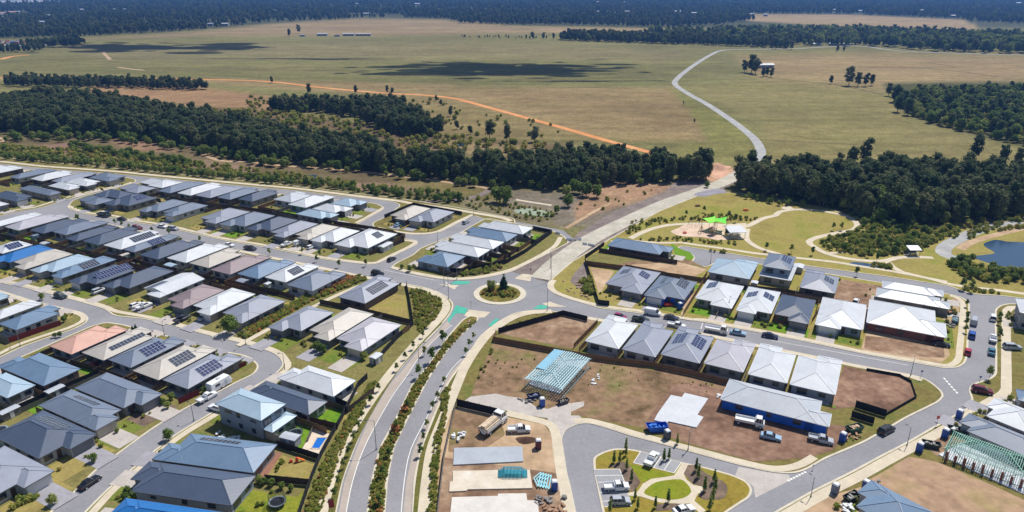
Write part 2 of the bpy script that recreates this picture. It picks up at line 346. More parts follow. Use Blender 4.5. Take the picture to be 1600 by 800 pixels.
B_CONS = [(785, 499), (804, 489), (828, 485), (860, 485.5), (919, 495.5), (960, 502), (1068, 514), (1086, 518.5), (1156, 532), (1190, 540), (1222, 546), (1296, 561), (1337, 570), (1392, 580), (1420, 585), (1442, 590.5), (1457, 599), (1471, 611), (1475, 619, 6), (1468, 628), (1446, 639), (1416, 653.5), (1394, 667), (1350, 692), (1288, 718), (1260, 735, 8), (1238, 741, 8), (1203, 738), (1150, 726), (1095, 711), (1040, 696), (980, 680), (960, 673), (920, 661.5), (900, 663.5), (884, 672), (877, 685), (880, 700), (886, 740), (892, 762), (899, 797), (912, 850), (945, 980), (620, 980), (640, 850), (644, 800), (646, 750), (657, 700), (677, 650), (699, 598), (730, 555), (750, 525), (772, 507)]
B_TEAR = [(927, 715, 3), (940, 707.5), (960, 701), (990, 702.5), (1062, 722.5), (1100, 730), (1145, 742.5), (1167, 752.5), (1176, 765, 6), (1172, 777.5), (1137, 800), (1080, 845), (1010, 870), (955, 850), (941, 800), (935, 770), (927.5, 735)]
B_SE = [(1090, 980), (1130, 850), (1212, 799), (1269, 767), (1330, 737), (1376, 712), (1417, 691), (1460, 666), (1493, 648), (1508, 641), (1519, 628, 6), (1513, 609, 4), (1519, 600, 3), (1545, 592.5), (1554.6, 585, 3), (1555, 557), (1554, 492), (1555, 483, 5), (1563, 477), (1579, 474), (1600, 477), (1660, 486), (2100, 560), (2400, 980)]
B_EAST = [(856, 441), (855, 451, 3), (865, 459), (887, 467.5), (940, 482.5), (957, 484.5), (1004, 490.5), (1063, 498), (1100, 503.5), (1142, 512), (1189, 520.5), (1232, 529), (1296, 542), (1351, 554), (1421, 566), (1476, 576), (1497, 575, 6), (1508, 568, 6), (1512, 556), (1513, 534), (1515.4, 492), (1515, 474, 6), (1504, 465, 5), (1487, 460.5), (1385, 443), (1312, 431), (1252, 421), (1190, 413), (1150, 408.5), (1122, 407, 3), (1104, 417.5, 5), (1078, 414, 6), (1087, 403, 5), (1079, 395), (1058, 388.5, 3), (1066, 384.5, 2), (1080, 387), (1136, 396), (1190, 404.5), (1280, 418.5), (1390, 433), (1482, 447), (1517, 460), (1565, 462.5), (1600, 467), (1700, 480), (2100, 520), (2100, 320), (1640, 345), (1540, 352), (1450, 358), (1380, 352), (1300, 328), (1200, 308), (1140, 300), (1095, 304), (1030, 330), (955, 372), (893, 409)]
def block(name, px, mat, z):
    P = fillet(px, 2.5)
    sheet_w(name, P, z, mat)
    s = 1 if area(P) > 0 else -1
    ribbon_w('kerb', offset_line(P, s * .22, True), .5, z + .012, M_kerb, .13, True)
    return P
Z0 = .13
block('grass_verge', B_NORTH, M_verge, Z0)
block('grass_verge', B_W, M_yard, Z0 + .003)
block('grass_verge', B_MAIN, M_yard, Z0 + .003)
block('grass_verge', B_RES, M_yard, Z0 + .006)
block('grass_verge', B_LEFT, M_yard, Z0)
block('grass_verge', B_SW, M_yard, Z0)
block('grass_verge', B_S, M_yard, Z0)
block('grass_verge', B_CONS, M_verge, Z0)
M_avg = surf('avenue_verge', (112, 108, 58), .3, .3, 1, 1.6, c2=(92, 100, 48), spec=.05)
block('grass_verge', B_TEAR, surf('park_grass', (150, 132, 60), .22, .15, 1, 1.2, c2=(132, 132, 54), spec=.05), Z0)
block('grass_verge', B_SE, M_verge, Z0)
block('grass_verge', B_EAST, surf('park_lawn', (158, 145, 84), .22, .06, 1, .8, c2=(134, 138, 62), spec=.05), Z0)
block('median_strip', [(735, 493, 2), (748, 496, 2), (747, 501), (720, 525), (700, 547), (670, 592), (640, 650), (616, 700), (606, 750), (602, 800), (598, 860), (570, 860), (572.5, 800), (580, 750), (592.5, 700), (620, 650), (644, 600), (650, 594), (675, 562), (700, 525), (722, 500)], M_under, Z0)
# roundabout: concrete apron, island, splitter islands
def circle(cx, cy, r, n=48): return [Vector((cx + r * math.cos(t), cy + r * math.sin(t), 0)) for t in [i * 2 * math.pi / n for i in range(n)]]
RC = G(781, 459)
ribbon_w('roundabout_apron', circle(RC.x, RC.y, 7.9), 1.9, .16, M_kerb, .14, True)
sheet_w('roundabout_island', circle(RC.x, RC.y, 7.2), .15, M_under)
t = T(680, 400)
for p in ([(0, 318), (140, 330), (270, 335), (205, 380), (140, 345)], [(380, 610), (630, 640), (560, 700), (420, 710), (330, 680)], [(900, 255), (990, 205), (1100, 215), (1080, 290), (930, 265)], [(1215, 545), (1300, 520), (1420, 560), (1500, 580), (1300, 580)]):
    sheet('splitter_island', t(*p), .07, M_path)
for p in ([(170, 320), (230, 285), (405, 290), (380, 318), (260, 325)], [(235, 560), (375, 600), (340, 660), (250, 650), (200, 690), (155, 760), (140, 725), (195, 650)], [(1110, 600), (1190, 555), (1300, 570), (1230, 605)]):
    sheet('green_lane_marking', t(*p), .045, M_green)
sheet('green_lane_marking', t((600, 790), (690, 710), (730, 720), (650, 800)), .045, M_green)
# white edge and lane lines, give-way dashes
for l in ([(706, 508), (680, 530), (655, 558), (634, 590), (617.5, 612), (592, 655), (568, 702), (551, 752), (541, 800), (530, 860)], [(752, 530), (722, 560), (700, 585), (668, 650), (642, 702), (632, 750), (627, 800), (622, 860)],
          [(600, 422), (640, 430), (680, 438)], [(1205, 532), (1300, 549), (1420, 571)]):
    ribbon('lane_marking', l, .16, .04, M_white)
def dashes(a, b, n, w, z=.045):
    A, B = G(*a), G(*b)
    for i in range(n):
        p = A.lerp(B, (i + .15) / n); q = A.lerp(B, (i + .8) / n); d = (q - p).normalized(); s = Vector((-d.y, d.x, 0)) * w / 2
        struct(new_obj('give_way_marking', mesh('give_way_marking', [(v.x, v.y, z) for v in (p - s, q - s, q + s, p + s)], [(0, 1, 2, 3)], M_white)))
dashes((1230, 752), (1260, 737), 7, .45); dashes((1474, 590), (1497, 616), 6, .45); dashes((1095, 514), (1098, 505), 3, .3); dashes((696, 441), (712, 452), 4, .4); dashes((838, 432), (856, 440), 4, .4)
sheet('concrete_threshold', T(1040, 690)((830, 290), (1180, 350), (1400, 375), (1420, 440), (1020, 640), (1000, 520), (930, 455), (790, 385)), .035, M_drive)
# dusty, lighter shoulder of the avenue
M_dust = surf('dusty_asphalt', (178, 166, 156), .10, .1, .95, 1.2)
sheet('road_shoulder', [(699, 501), (677, 526), (652, 550), (627, 581), (608, 602), (578, 652), (557, 702), (538.5, 752), (529, 802), (515, 880), (528, 880), (540, 802), (550, 752), (567, 702), (591, 655), (616, 612), (633, 590), (654, 558), (679, 530), (704, 508)], .03, M_dust)
sheet('road_shoulder', [(750, 527), (730, 556), (699, 600), (677, 652), (656, 702), (645, 752), (642.5, 802), (639, 860), (626, 860), (630, 802), (635, 752), (646, 702), (670, 650), (702, 585), (724, 560), (747, 535)], .03, M_dust)
# ================================================================ FOOTPATHS
PATHS = [
 ('footpath', [(-420, 222), (-60, 247.5), (0, 252.5), (62, 259.5), (96, 262), (179, 268), (220, 272), (255, 275.5), (324, 282), (420, 291), (469, 295.5), (537, 304), (620, 314), (642, 318), (690, 324.5), (741, 333), (786, 341), (798, 346)], 2.6),
 ('footpath', [(107, 322), (126, 330), (146, 334), (181, 338), (201, 343.5), (256, 351.5), (311, 364), (356, 374), (411, 383), (466, 394), (507, 403), (578, 411.5), (594, 408)], 1.6),
 ('footpath', [(594, 408), (614, 398), (634, 388.5), (648, 380.5), (646, 377.5), (631, 376)], 1.6),
 ('footpath', [(57, 323.5), (108, 308), (150, 297.5), (190, 290), (206, 285)], 1.7),
 ('footpath', [(57, 324), (25, 328.5), (0, 334), (-60, 347)], 1.7),
 ('footpath', [(114, 309.5), (138, 302.5), (180, 293), (205, 286.5)], 1.4),
 ('footpath', [(599, 325), (577, 337.5), (556, 349)], 1.5),
 ('footpath', [(590, 356), (610, 360.5), (640, 365), (668, 365), (688, 360.5), (714, 347), (738, 336)], 1.7),
 ('footpath', [(612, 418), (634, 424), (662, 429.8), (695, 435), (722, 436), (748, 433.5), (774, 428.5), (797, 422.5), (818, 413.5), (850, 396.5), (868, 384), (876, 371)], 2.0),
 ('footpath', [(-60, 427), (0, 439), (33, 444.5), (83, 457), (125, 468), (163, 479), (182, 487), (222, 494), (248, 499.5), (286, 509.5), (327, 520.5), (382, 533.5), (402, 539), (423, 545.5), (440, 554), (449, 566)], 1.6),
 ('footpath', [(-60, 445), (0, 458), (53, 474.5), (93, 483.5), (125, 491.5), (131, 497), (127, 503.5), (107, 513), (72, 524), (28, 539.5), (0, 553), (-60, 580)], 1.6),
 ('footpath', [(449, 566), (450, 574), (436, 587), (410, 602), (388, 614.5), (336, 649), (281, 683), (224, 728), (180, 764), (150, 796), (100, 850)], 1.7),
 ('footpath', [(60, 338), (122, 345), (163, 351.5), (207, 360), (275, 375.5), (316, 383), (367, 391.5), (419, 402.5), (466, 412), (504, 420), (544, 428.5), (578, 435.5), (599, 440), (625, 445), (657, 451.5)], 1.5),
 ('shared_path', [(657, 452), (678, 459), (693, 469), (697.5, 480), (692, 492), (676, 510), (655, 532), (630, 560), (598, 600), (563, 650), (534, 700), (515, 750), (502, 800), (489, 870)], 2.7),
 ('shared_path', [(1082, 500), (1004, 487), (957, 481), (920, 474), (885, 464), (866, 455.5), (861, 446), (866, 438)], 1.8),
 ('footpath', [(1082, 500), (1101, 500.5), (1143, 509.3), (1190, 517.8), (1233, 526), (1297, 539), (1352, 551), (1421, 562.5), (1474, 571.5), (1488, 570), (1497, 562), (1499, 548), (1502, 520), (1504.5, 490), (1504, 474), (1496, 466), (1484, 462.5)], 1.7),
 ('shared_path', [(862, 487), (832, 488.5), (808, 494), (785, 506), (766, 520), (745, 545), (726, 575), (715, 600), (694, 652), (676, 700), (668, 750), (663, 800), (656, 870)], 2.6),
 ('footpath', [(919, 498), (940, 501.5), (962, 504.5)], 1.6),
 ('footpath', [(1064, 516), (1087, 521.5), (1157, 535), (1191, 543), (1223, 549), (1297, 563.5), (1338, 572.5), (1390, 582), (1420, 588), (1440, 595)], 1.7),
 ('footpath', [(791, 646), (830, 655), (858, 663), (868, 678), (871, 700), (877, 740), (883, 770), (889, 800), (902, 860)], 2.2),
 ('footpath', [(897, 659), (920, 658), (962, 668.5), (985, 676), (1042, 692), (1097, 706.5), (1152, 721), (1200, 732), (1228, 732.5), (1252, 726), (1272, 714.5)], 1.9),
 ('footpath', [(1195, 825), (1228, 806), (1282, 775), (1342, 745), (1388, 719.5), (1430, 697), (1470, 675), (1505, 655.5), (1540, 632), (1569, 615), (1572, 600), (1572, 560), (1572, 500), (1575, 484), (1590, 481), (1640, 487), (1750, 505)], 2.4),
 ('shared_path', [(1066, 379.5), (1080, 382), (1135, 389.5), (1190, 397.5), (1300, 409.5), (1340, 416), (1400, 425.5), (1450, 435.5), (1480, 444)], 2.0),
 ('shared_path', [(955, 378), (980, 376), (1030, 380), (1066, 379.5)], 1.8),
 ('shared_path', [(985, 373), (1010, 361), (1040, 353), (1070, 350.5), (1100, 350), (1130, 352), (1160, 355), (1172, 352), (1192, 342), (1212, 337), (1217, 332), (1240, 328), (1275, 329), (1300, 333), (1325, 339), (1339, 350), (1334, 359), (1310, 364), (1275, 372), (1264, 379), (1272, 386), (1290, 396), (1320, 404), (1360, 408.5), (1385, 407.5), (1405, 403), (1440, 402.5), (1458, 403.5)], 2.6),
 ('shared_path', [(1168, 358), (1166, 366), (1168, 376), (1186, 388), (1215, 397), (1222, 401)], 2.4),
 ('shared_path', [(1385, 408), (1395, 418), (1408, 425)], 2.4),
 ('shared_path', [(1480, 444), (1520, 450), (1560, 454), (1620, 462), (1800, 482)], 2.2),
 ('shared_path', [(1408, 425), (1440, 433), (1480, 441)], 2.0),
]
for i, (nm, p, w) in enumerate(PATHS): ribbon(nm, p, w, .165 + .003 * (i % 9), M_path, 2.0)
ribbon('grass_verge', [(688, 505), (664, 529), (639, 556), (616, 583), (594, 616), (566, 664), (546, 706), (529, 752), (518, 800), (505, 870)], 1.5, .15, M_avg)
ribbon('grass_verge', [(757, 527), (738, 553), (724, 575), (708, 598), (685, 652), (665.5, 702), (656, 750), (652, 800), (646, 870)], 1.6, .15, M_avg)
# playground sand, picnic spot pavement, park lay-by
t = T(960, 290)
sheet('playground_softfall', t((640, 530), (720, 490), (830, 440), (1000, 450), (1150, 445), (1260, 480), (1250, 560), (1330, 610), (1180, 625), (1000, 590), (760, 580)), .20, surf('softfall_sand', (216, 190, 168), .14, .3, 1, 1.6), smooth=True)
sheet('pavement', t((1290, 440), (1500, 430), (1480, 560), (1450, 620), (1290, 600)), .205, M_path)
sheet('pavement', T(1130, 290)((650, 262), (720, 225), (760, 240), (820, 275), (740, 280)), .205, M_path)
sheet('pavement', T(1280, 320)((90, 545), (290, 540), (290, 552), (110, 565)), .205, M_path)
ribbon('shared_path', T(1280, 320)((950, 535), (985, 560), (1010, 590)), 2, .205, M_path)
# ================================================================ RURAL TRACKS
ribbon('gravel_road', [(846, 436), (868, 414), (893, 394), (930, 370), (985, 343), (1040, 318), (1090, 300), (1130, 285), (1158, 270)], 8.5, .10, M_gravel)
ribbon('gravel_road', [(1140, 281), (1163, 266), (1182, 250), (1189, 238), (1183, 223), (1170, 209), (1140, 186), (1105, 163), (1078, 148), (1058, 135), (1055, 127), (1068, 114), (1090, 98), (1112, 85), (1128, 79), (1160, 77.5), (1240, 76), (1300, 73), (1345, 72), (1400, 79), (1480, 83), (1640, 87)], 6.0, .06, M_gravelg)
ribbon('clay_track', [(-60, 123), (0, 121), (120, 122), (310, 124), (420, 127.5), (500, 136.5), (600, 145.5), (660, 148.5), (710, 154), (760, 167), (800, 178), (880, 200), (960, 223), (1030, 242), (1068, 253), (1100, 264), (1125, 276)], 6.0, .05, M_clay, 6)
ribbon('clay_track', [(160, 80), (166, 87), (172, 93)], 5, .05, M_sand, 6); ribbon('clay_track', [(184, 105), (205, 108), (226, 110)], 5, .05, M_sand, 6)
ribbon('clay_track', [(-40, 96), (0, 92.5), (20, 88), (45, 86)], 9, .05, M_clay, 6)
ribbon('gravel_track', [(60, 203), (100, 215), (180, 212), (200, 214), (260, 217), (300, 232), (340, 250), (390, 253), (430, 258), (500, 263), (560, 268), (640, 277), (700, 285), (760, 294), (775, 300)], 3.0, .05, M_sand)
ribbon('gravel_track', [(-20, 213), (10, 218), (0, 222)], 4, .05, M_sand)
ribbon('gravel_track', [(630, 319), (680, 314), (720, 312), (750, 305), (768, 296), (800, 290)], 4, .05, M_greymulch)
ribbon('gravel_track', [(806, 312), (830, 316), (862, 321)], 2, .05, M_path)
ribbon('gravel_track', [(884, 357), (905, 345), (930, 330), (955, 318)], 2, .12, M_sand)
M_drain = surf('drain_rushes', (104, 92, 70), .3, .1, 1, .6, c2=(122, 108, 80), spec=.05)
for l_, w_ in (([(1205, 122), (1260, 128), (1310, 133), (1380, 148)], 3), ([(1190, 218), (1260, 222), (1340, 226)], 1.6), ([(1340, 104), (1430, 106), (1500, 112), (1560, 120)], 4), ([(640, 137), (800, 137.5), (1040, 137)], 1.5), ([(470, 92), (530, 93)], 5), ([(1450, 98), (1490, 104)], 3), ([(1180, 93), (1250, 95)], 4), ([(900, 88), (1030, 87)], 3), ([(660, 110), (760, 116), (880, 127)], 4)): ribbon('drainage_ditch', l_, w_, .03, M_drain, 6)
ribbon('gravel_road', [(1600, 350), (1570, 350), (1535, 358), (1500, 373), (1478, 385), (1474, 396), (1486, 402), (1505, 408)], 5.5, .155, M_gravelg)
ribbon('gravel_track', [(1640, 348), (1595, 358), (1550, 369), (1515, 380), (1500, 390)], 3.5, .15, M_sand)
sheet('gravel_verge', [(850, 440), (800, 424.5), (818, 415.5), (852, 399), (890, 379), (905, 362), (960, 330), (1050, 297), (1125, 283), (1160, 270), (1170, 273), (1130, 296), (1050, 330), (960, 376), (915, 406), (897, 425), (866, 440)], .045, M_greymulch, 1)
sheet('gravel_verge', [(897, 428), (915, 408), (918, 432), (930, 462), (905, 452), (890, 440)], .16, M_greymulch, 2)
sheet('clay_mound_base', T(980, 220)((920, 300), (1020, 275), (1100, 330), (1180, 350), (1190, 390), (1060, 440), (960, 420)), .055, surf('pale_clay', (206, 164, 138), .2, .1, 1, .5, spec=.05), smooth=True)
sheet('grey_mulch', T(980, 220)((560, 460), (700, 440), (950, 460), (820, 510), (620, 590), (420, 680), (300, 740), (460, 560)), .05, M_greymulch, smooth=True)
sheet('grey_mulch', T(980, 220)((800, 590), (1040, 545), (1130, 590), (1000, 610), (860, 640), (760, 620)), .16, surf('blue_metal', (150, 146, 156), .15, .2, 1, 1), smooth=True)
# ================================================================ LOTS, BEDS AND LAWNS OF THE BLOCKS
def lot(name, px, mat, k=0): return sheet(name, px, .145 + .004 * k, mat, 1.0)
lot('bare_lot', T(720, 480)((400, 300), (1180, 60), (1450, 130), (1560, 180), (1290, 480)), M_dirt)
lot('bare_lot', [(735, 622), (742, 600), (760, 560), (772, 533), (900, 552), (1000, 570), (1100, 592), (1152, 606), (1135, 640), (1120, 690), (1080, 695), (1000, 668), (930, 655), (895, 648), (850, 640), (780, 622)], M_dirtg)
lot('bare_lot', [(1012, 655), (1052, 602), (1100, 600), (1140, 616), (1150, 640), (1230, 660), (1310, 665), (1335, 668), (1300, 705), (1262, 716), (1180, 722), (1090, 698), (1005, 672)], M_dirtp, 1)
lot('bare_lot', T(1200, 540)((860, 235), (1120, 290), (1500, 355), (1640, 420), (1660, 620), (1350, 760), (990, 700), (690, 735)), M_dirtp)
lot('bare_lot', [(1313, 437), (1384, 448), (1374, 478), (1366, 500), (1340, 492), (1300, 470)], M_dirt)
lot('bare_lot', [(1355, 515), (1360, 500), (1470, 528), (1496, 500), (1500, 470), (1492, 465), (1478, 476), (1472, 510), (1484, 556), (1470, 568), (1420, 560), (1345, 548)], M_sand)
lot('bare_lot', [(1352, 525), (1400, 530), (1474, 540), (1476, 560), (1420, 557), (1350, 546)], M_dirt, 1)
lot('bare_lot', [(700, 638), (714, 636), (790, 652), (850, 664), (862, 680), (868, 720), (880, 780), (890, 860), (672, 860), (680, 760), (690, 690)], M_sand)
lot('bare_lot', [(706, 640), (780, 655), (790, 680), (760, 700), (700, 708)], M_dirtg, 1)
lot('bare_lot', [(690, 715), (870, 740), (880, 800), (890, 860), (680, 860)], M_dirt, 1)
lot('bare_lot', [(1355, 752), (1385, 735), (1420, 714), (1462, 722), (1530, 750), (1600, 782), (1680, 820), (1650, 870), (1400, 870)], surf('pale_bare_soil', (178, 148, 122), .24, .12, 1, .5, c2=(160, 142, 100), spec=.05))
lot('bare_lot', [(1225, 815), (1262, 790), (1300, 775), (1350, 760), (1380, 770), (1330, 860), (1200, 860)], M_sand, 1)
lot('bare_lot', [(1440, 690), (1480, 668), (1530, 640), (1572, 618), (1640, 640), (1680, 720), (1640, 770), (1460, 712)], M_dirt, 1)
lot('bare_lot', [(918, 405), (1060, 398), (1105, 420), (1085, 434), (1000, 428), (915, 416)], M_dirtg)
lot('sandy_lot', [(985, 414), (1060, 410), (1105, 421), (1085, 433), (1010, 424)], M_sand, 1)
lot('bare_lot', [(922, 418), (960, 424), (940, 456), (936, 460)], M_sand, 1)
lot('side_passage', [(1058, 478), (1090, 455), (1098, 445), (1078, 474), (1067, 497)], M_sand, 2)
lot('lawn', T(900, 370)((1060, 60), (1180, 140), (1300, 180), (1345, 240), (1285, 275), (1130, 200)), M_lime, 2)
lot('lawn', T(900, 370)((130, 240), (280, 170), (700, 260), (480, 320), (120, 290)), M_yard, 2)
sheet('concrete_access', T(760, 540)((-180, 585), (110, 550), (230, 580), (380, 600), (480, 640), (560, 700), (700, 725), (800, 690), (860, 650), (950, 660), (1110, 640), (1110, 690), (960, 760), (960, 900), (860, 870), (700, 830), (420, 790), (210, 740), (-260, 640)), .152, M_drive)
sheet('concrete_access', [(855, 655), (880, 650), (905, 650), (915, 660), (895, 664), (880, 676), (874, 690), (866, 672)], .158, M_drive)
# park teardrop
t = T(880, 690)
M_pgreen = surf('park_green', (134, 140, 44), .2, .25, 1, 1.5, c2=(112, 134, 40), spec=.05)
sheet('concrete_path', t((730, 590), (850, 570), (900, 490), (1000, 430), (1150, 410), (1260, 390), (1350, 250), (1420, 265), (1370, 370), (1400, 440), (1480, 500), (1590, 520), (1580, 580), (1530, 600), (1490, 680), (1620, 790), (1560, 830), (1440, 710), (1350, 715), (1100, 700), (1000, 670), (880, 630), (735, 620)), .17, M_path)
sheet('park_lawn', t((915, 590), (960, 530), (1050, 470), (1180, 445), (1330, 435), (1400, 480), (1450, 550), (1440, 600), (1360, 650), (1230, 668), (1080, 650), (980, 625)), .18, M_pgreen, smooth=True)
sheet('park_lawn', t((745, 260), (1240, 375), (1170, 405), (1000, 430), (900, 465), (840, 400), (790, 310)), .15, M_pgreen)
M_bay = surf('parking_asphalt', (156, 156, 160), .10, .1, .9, 1.4)
sheet('parking_bay', t((345, 320), (640, 320), (735, 560), (780, 735), (465, 750)), .15, M_bay); sheet('parking_bay', t((880, 118), (1340, 245), (1260, 360), (790, 250)), .15, M_bay)
for a, b in (((365, 393), (665, 388)), ((392, 468), (695, 462)), ((420, 585), (740, 580)), ((440, 685), (760, 672)), ((465, 748), (780, 735)), ((345, 322), (640, 318)), ((640, 318), (735, 560)),
             ((1110, 180), (1030, 300)), ((1225, 215), (1145, 330)), ((1340, 245), (1260, 360)), ((880, 118), (800, 240)), ((800, 245), (1260, 362)), ((990, 145), (915, 270))):
    ribbon('parking_line', t(a, b), .14, .158, M_white)
sheet('mulch_bed', t((500, 290), (640, 230), (720, 240), (780, 310), (880, 470), (800, 580), (740, 560), (650, 320)), .155, M_mulch, smooth=False)
sheet('mulch_bed', t((1420, 270), (1530, 270), (1570, 330), (1610, 520), (1480, 490), (1370, 370)), .155, M_mulch)
sheet('mulch_bed', T(1040, 690)((240, 280), (380, 310), (480, 380), (640, 450), (705, 540), (660, 650), (520, 670), (400, 650), (370, 580), (430, 520), (300, 480), (210, 350)), .152, M_mulch, smooth=True)
sheet('mulch_bed', t((1060, 715), (1430, 712), (1380, 770), (1050, 800)), .155, M_mulch)
# slabs
def slab(name, px, mat, label, h=.28):
    P = fillet(px, 0); m = MB(); n = len(P); z = .14
    if area(P) < 0: P = P[::-1]
    tr = tessellate_polygon([[Vector((p.x, p.y, 0)) for p in P]])
    m.v = [(p.x, p.y, z) for p in P] + [(p.x, p.y, z + h) for p in P]
    for a in tr:
        A, B, C = [P[i] for i in a]; q = a if (B - A).cross(C - A).z > 0 else (a[0], a[2], a[1])
        m.f.append([i + n for i in q]); m.m.append(0)
    for i in range(n): m.f.append([i, (i + 1) % n, n + (i + 1) % n, n + i]); m.m.append(0)
    o = m.build(name, mat); tag(o, label, 'slab'); return o
slab('concrete_slab', T(980, 600)((495, 140), (620, 165), (650, 115), (920, 180), (795, 365), (865, 390), (785, 510), (470, 440), (450, 460), (305, 425), (345, 350)), M_slabw, 'pale stepped concrete house slab on bare soil beside the blue skip')
slab('concrete_slab', T(680, 690)((215, 88), (990, 70), (1000, 240), (205, 280)), M_slabg, 'grey rectangular house slab behind the stack of teal trusses')
slab('concrete_slab', T(680, 690)((200, 350), (1075, 335), (1105, 545), (370, 560), (355, 575), (160, 585), (168, 475), (200, 470)), M_slabc, 'cream house slab under the stack of teal trusses')
slab('concrete_slab', T(680, 690)((190, 650), (710, 635), (715, 610), (1035, 605), (1045, 685), (1165, 690), (1185, 900), (165, 900)), surf('slab_pale', (214, 209, 202), .08, .3, .85, 1.4), 'pale stepped house slab next to the cream slab with trusses')
slab('concrete_slab', [(1466, 712), (1502, 694), (1660, 772), (1660, 802)], M_slabw, 'white floor slab under the green timber house frame', .2)
slab('concrete_slab', T(760, 540)((470, 440), (640, 330), (820, 120), (1150, 190), (830, 555), (560, 480)), M_slabg, 'floor slab under the pale steel house frame', .2)
# ================================================================ HOUSES
ROOFC = {'white': (207, 211, 217), 'pale': (184, 190, 199), 'lilac': (182, 180, 190), 'grey': (146, 152, 168), 'slate': (116, 128, 148), 'dark': (80, 92, 114),
         'beige': (190, 184, 176), 'brown': (148, 132, 136), 'pink': (212, 168, 152), 'blue': (44, 112, 180), 'sky': (164, 186, 204), 'bluegrey': (112, 136, 164)}
ROOFN = {'white': 'white', 'pale': 'pale grey', 'lilac': 'pale lilac', 'grey': 'mid grey', 'slate': 'slate grey', 'dark': 'charcoal', 'beige': 'beige', 'brown': 'dusty brown', 'pink': 'salmon pink', 'blue': 'bright blue', 'sky': 'pale blue', 'bluegrey': 'blue grey'}
def roof_mat(k):
    nm = 'roof_' + k
    if nm in MATS: return MATS[nm]
    m = surf(nm, ROOFC[k], .07, .25, .42, 1.4, spec=.45, obj=True)
    n = m.node_tree; L = n.links.new; b = n.nodes['Principled BSDF']        # corrugated sheet relief
    tc = n.nodes.new('ShaderNodeTexCoord'); wv = n.nodes.new('ShaderNodeTexWave'); wv.inputs['Scale'].default_value = 1.6; wv.bands_direction = 'DIAGONAL'
    L(tc.outputs['Object'], wv.inputs['Vector']); bp = n.nodes.new('ShaderNodeBump'); bp.inputs['Strength'].default_value = .12; bp.inputs['Distance'].default_value = .03
    L(wv.outputs['Fac'], bp.inputs['Height']); L(bp.outputs[0], b.inputs['Normal'])
    # slight shade difference from house to house
    return m
WALLC = [(178, 180, 184), (160, 163, 168), (142, 140, 140), (170, 164, 156), (122, 118, 116), (190, 190, 192), (112, 96, 92), (150, 160, 174)]
M_wall = [surf('render_wall_%d' % i, c, .08, .6, .85, 3, obj=True) for i, c in enumerate(WALLC)]
M_wrap = surf('blue_wall_wrap', (40, 104, 206), .12, .5, .5, 2, obj=True)
M_brick = surf('red_brick_wall', (140, 92, 80), .2, 1.5, .9, 6, obj=True)
M_frame = paint('window_frame', (70, 74, 82)); M_glass = paint('window_glass', (46, 58, 76), rough=.08, spec=.8)
M_gar = [paint('garage_white', (220, 220, 222)), paint('garage_grey', (112, 116, 124)), paint('garage_beige', (186, 176, 164))]
M_fascia = paint('fascia', (96, 100, 108)); M_fasciaw = paint('fascia_white', (222, 224, 228))
M_cell = paint('solar_cell', (30, 44, 92), rough=.18, spec=.9); M_cell2 = paint('solar_cell_black', (52, 60, 78), rough=.2, spec=.8); M_alu = paint('aluminium', (196, 200, 206), rough=.35)
M_door = paint('door_paint', (86, 66, 56))
def _win():
    m = MB()
    for x in (-.5, .5): m.box((x * .94, 0, 0), (.06, .1, 1))
    for z in (-.5, .5): m.box((0, 0, z * .94), (1, .1, .06))
    m.box((0, 0, 0), (.05, .09, .9))
    return m.mesh('window', [M_frame])
WIN = _win(); PANE = MB().box((0, 0, 0), (.94, .05, .94)).mesh('pane', [M_glass])
def _gar():
    m = MB().box((0, 0, 0), (4.8, .06, 2.2))
    for i in range(3): m.box((0, -.04, -.75 + i * .6), (4.7, .04, .5))
    return m
GAR = [_gar().mesh('garage_door', [m]) for m in M_gar]
DOOR = MB().box((0, 0, 0), (.95, .08, 2.05)).box((.34, -.06, 0), (.06, .08, .3)).mesh('door', [M_door])
def _panel(mc):
    m = MB().box((0, 0, .02), (.97, 1.62, .04), 0)
    for x in (-.485, .485): m.box((x, 0, .022), (.03, 1.65, .05), 1)
    for y in (-.81, 0, .81): m.box((0, y, .024), (.97, .03, .05), 1)
    return m.mesh('solar_panel', [mc, M_alu])
PANEL = [_panel(M_cell), _panel(M_cell2)]
ORD = ['', 'first', 'second', 'third', 'fourth', 'fifth', 'sixth', 'seventh', 'eighth', 'ninth', 'tenth', 'eleventh', 'twelfth', 'thirteenth', 'fourteenth', 'fifteenth', 'sixteenth']
def hip(m, x0, x1, y0, y1, z, pitch, gable=False, ridges=None):
    w = x1 - x0; l = y1 - y0; k = math.tan(pitch)
    if l >= w:
        h = w / 2 * k; i = 0 if gable else w / 2; cx = (x0 + x1) / 2
        a = (cx, y0 + i, z + h); b = (cx, y1 - i, z + h)
        P = [(x0, y0, z), (x1, y0, z), (x1, y1, z), (x0, y1, z), a, b]
        Fs = [(0, 1, 4), (1, 2, 5, 4), (2, 3, 5), (3, 0, 4, 5), (3, 2, 1, 0)]; hips = [(0, 4), (1, 4), (2, 5), (3, 5), (4, 5)]
    else:
        h = l / 2 * k; i = 0 if gable else l / 2; cy = (y0 + y1) / 2
        a = (x0 + i, cy, z + h); b = (x1 - i, cy, z + h)
        P = [(x0, y0, z), (x1, y0, z), (x1, y1, z), (x0, y1, z), a, b]
        Fs = [(0, 1, 5, 4), (1, 2, 5), (2, 3, 4, 5), (3, 0, 4), (3, 2, 1, 0)]; hips = [(0, 4), (3, 4), (1, 5), (2, 5), (4, 5)]
    m.add(P, Fs)
    if ridges is not None:
        for p, q in hips:
            A = Vector(P[p]) + Vector((0, 0, .02)); B = Vector(P[q]) + Vector((0, 0, .02)); ridges.bar(A, B, .16, .08)
    return h
NH = 0
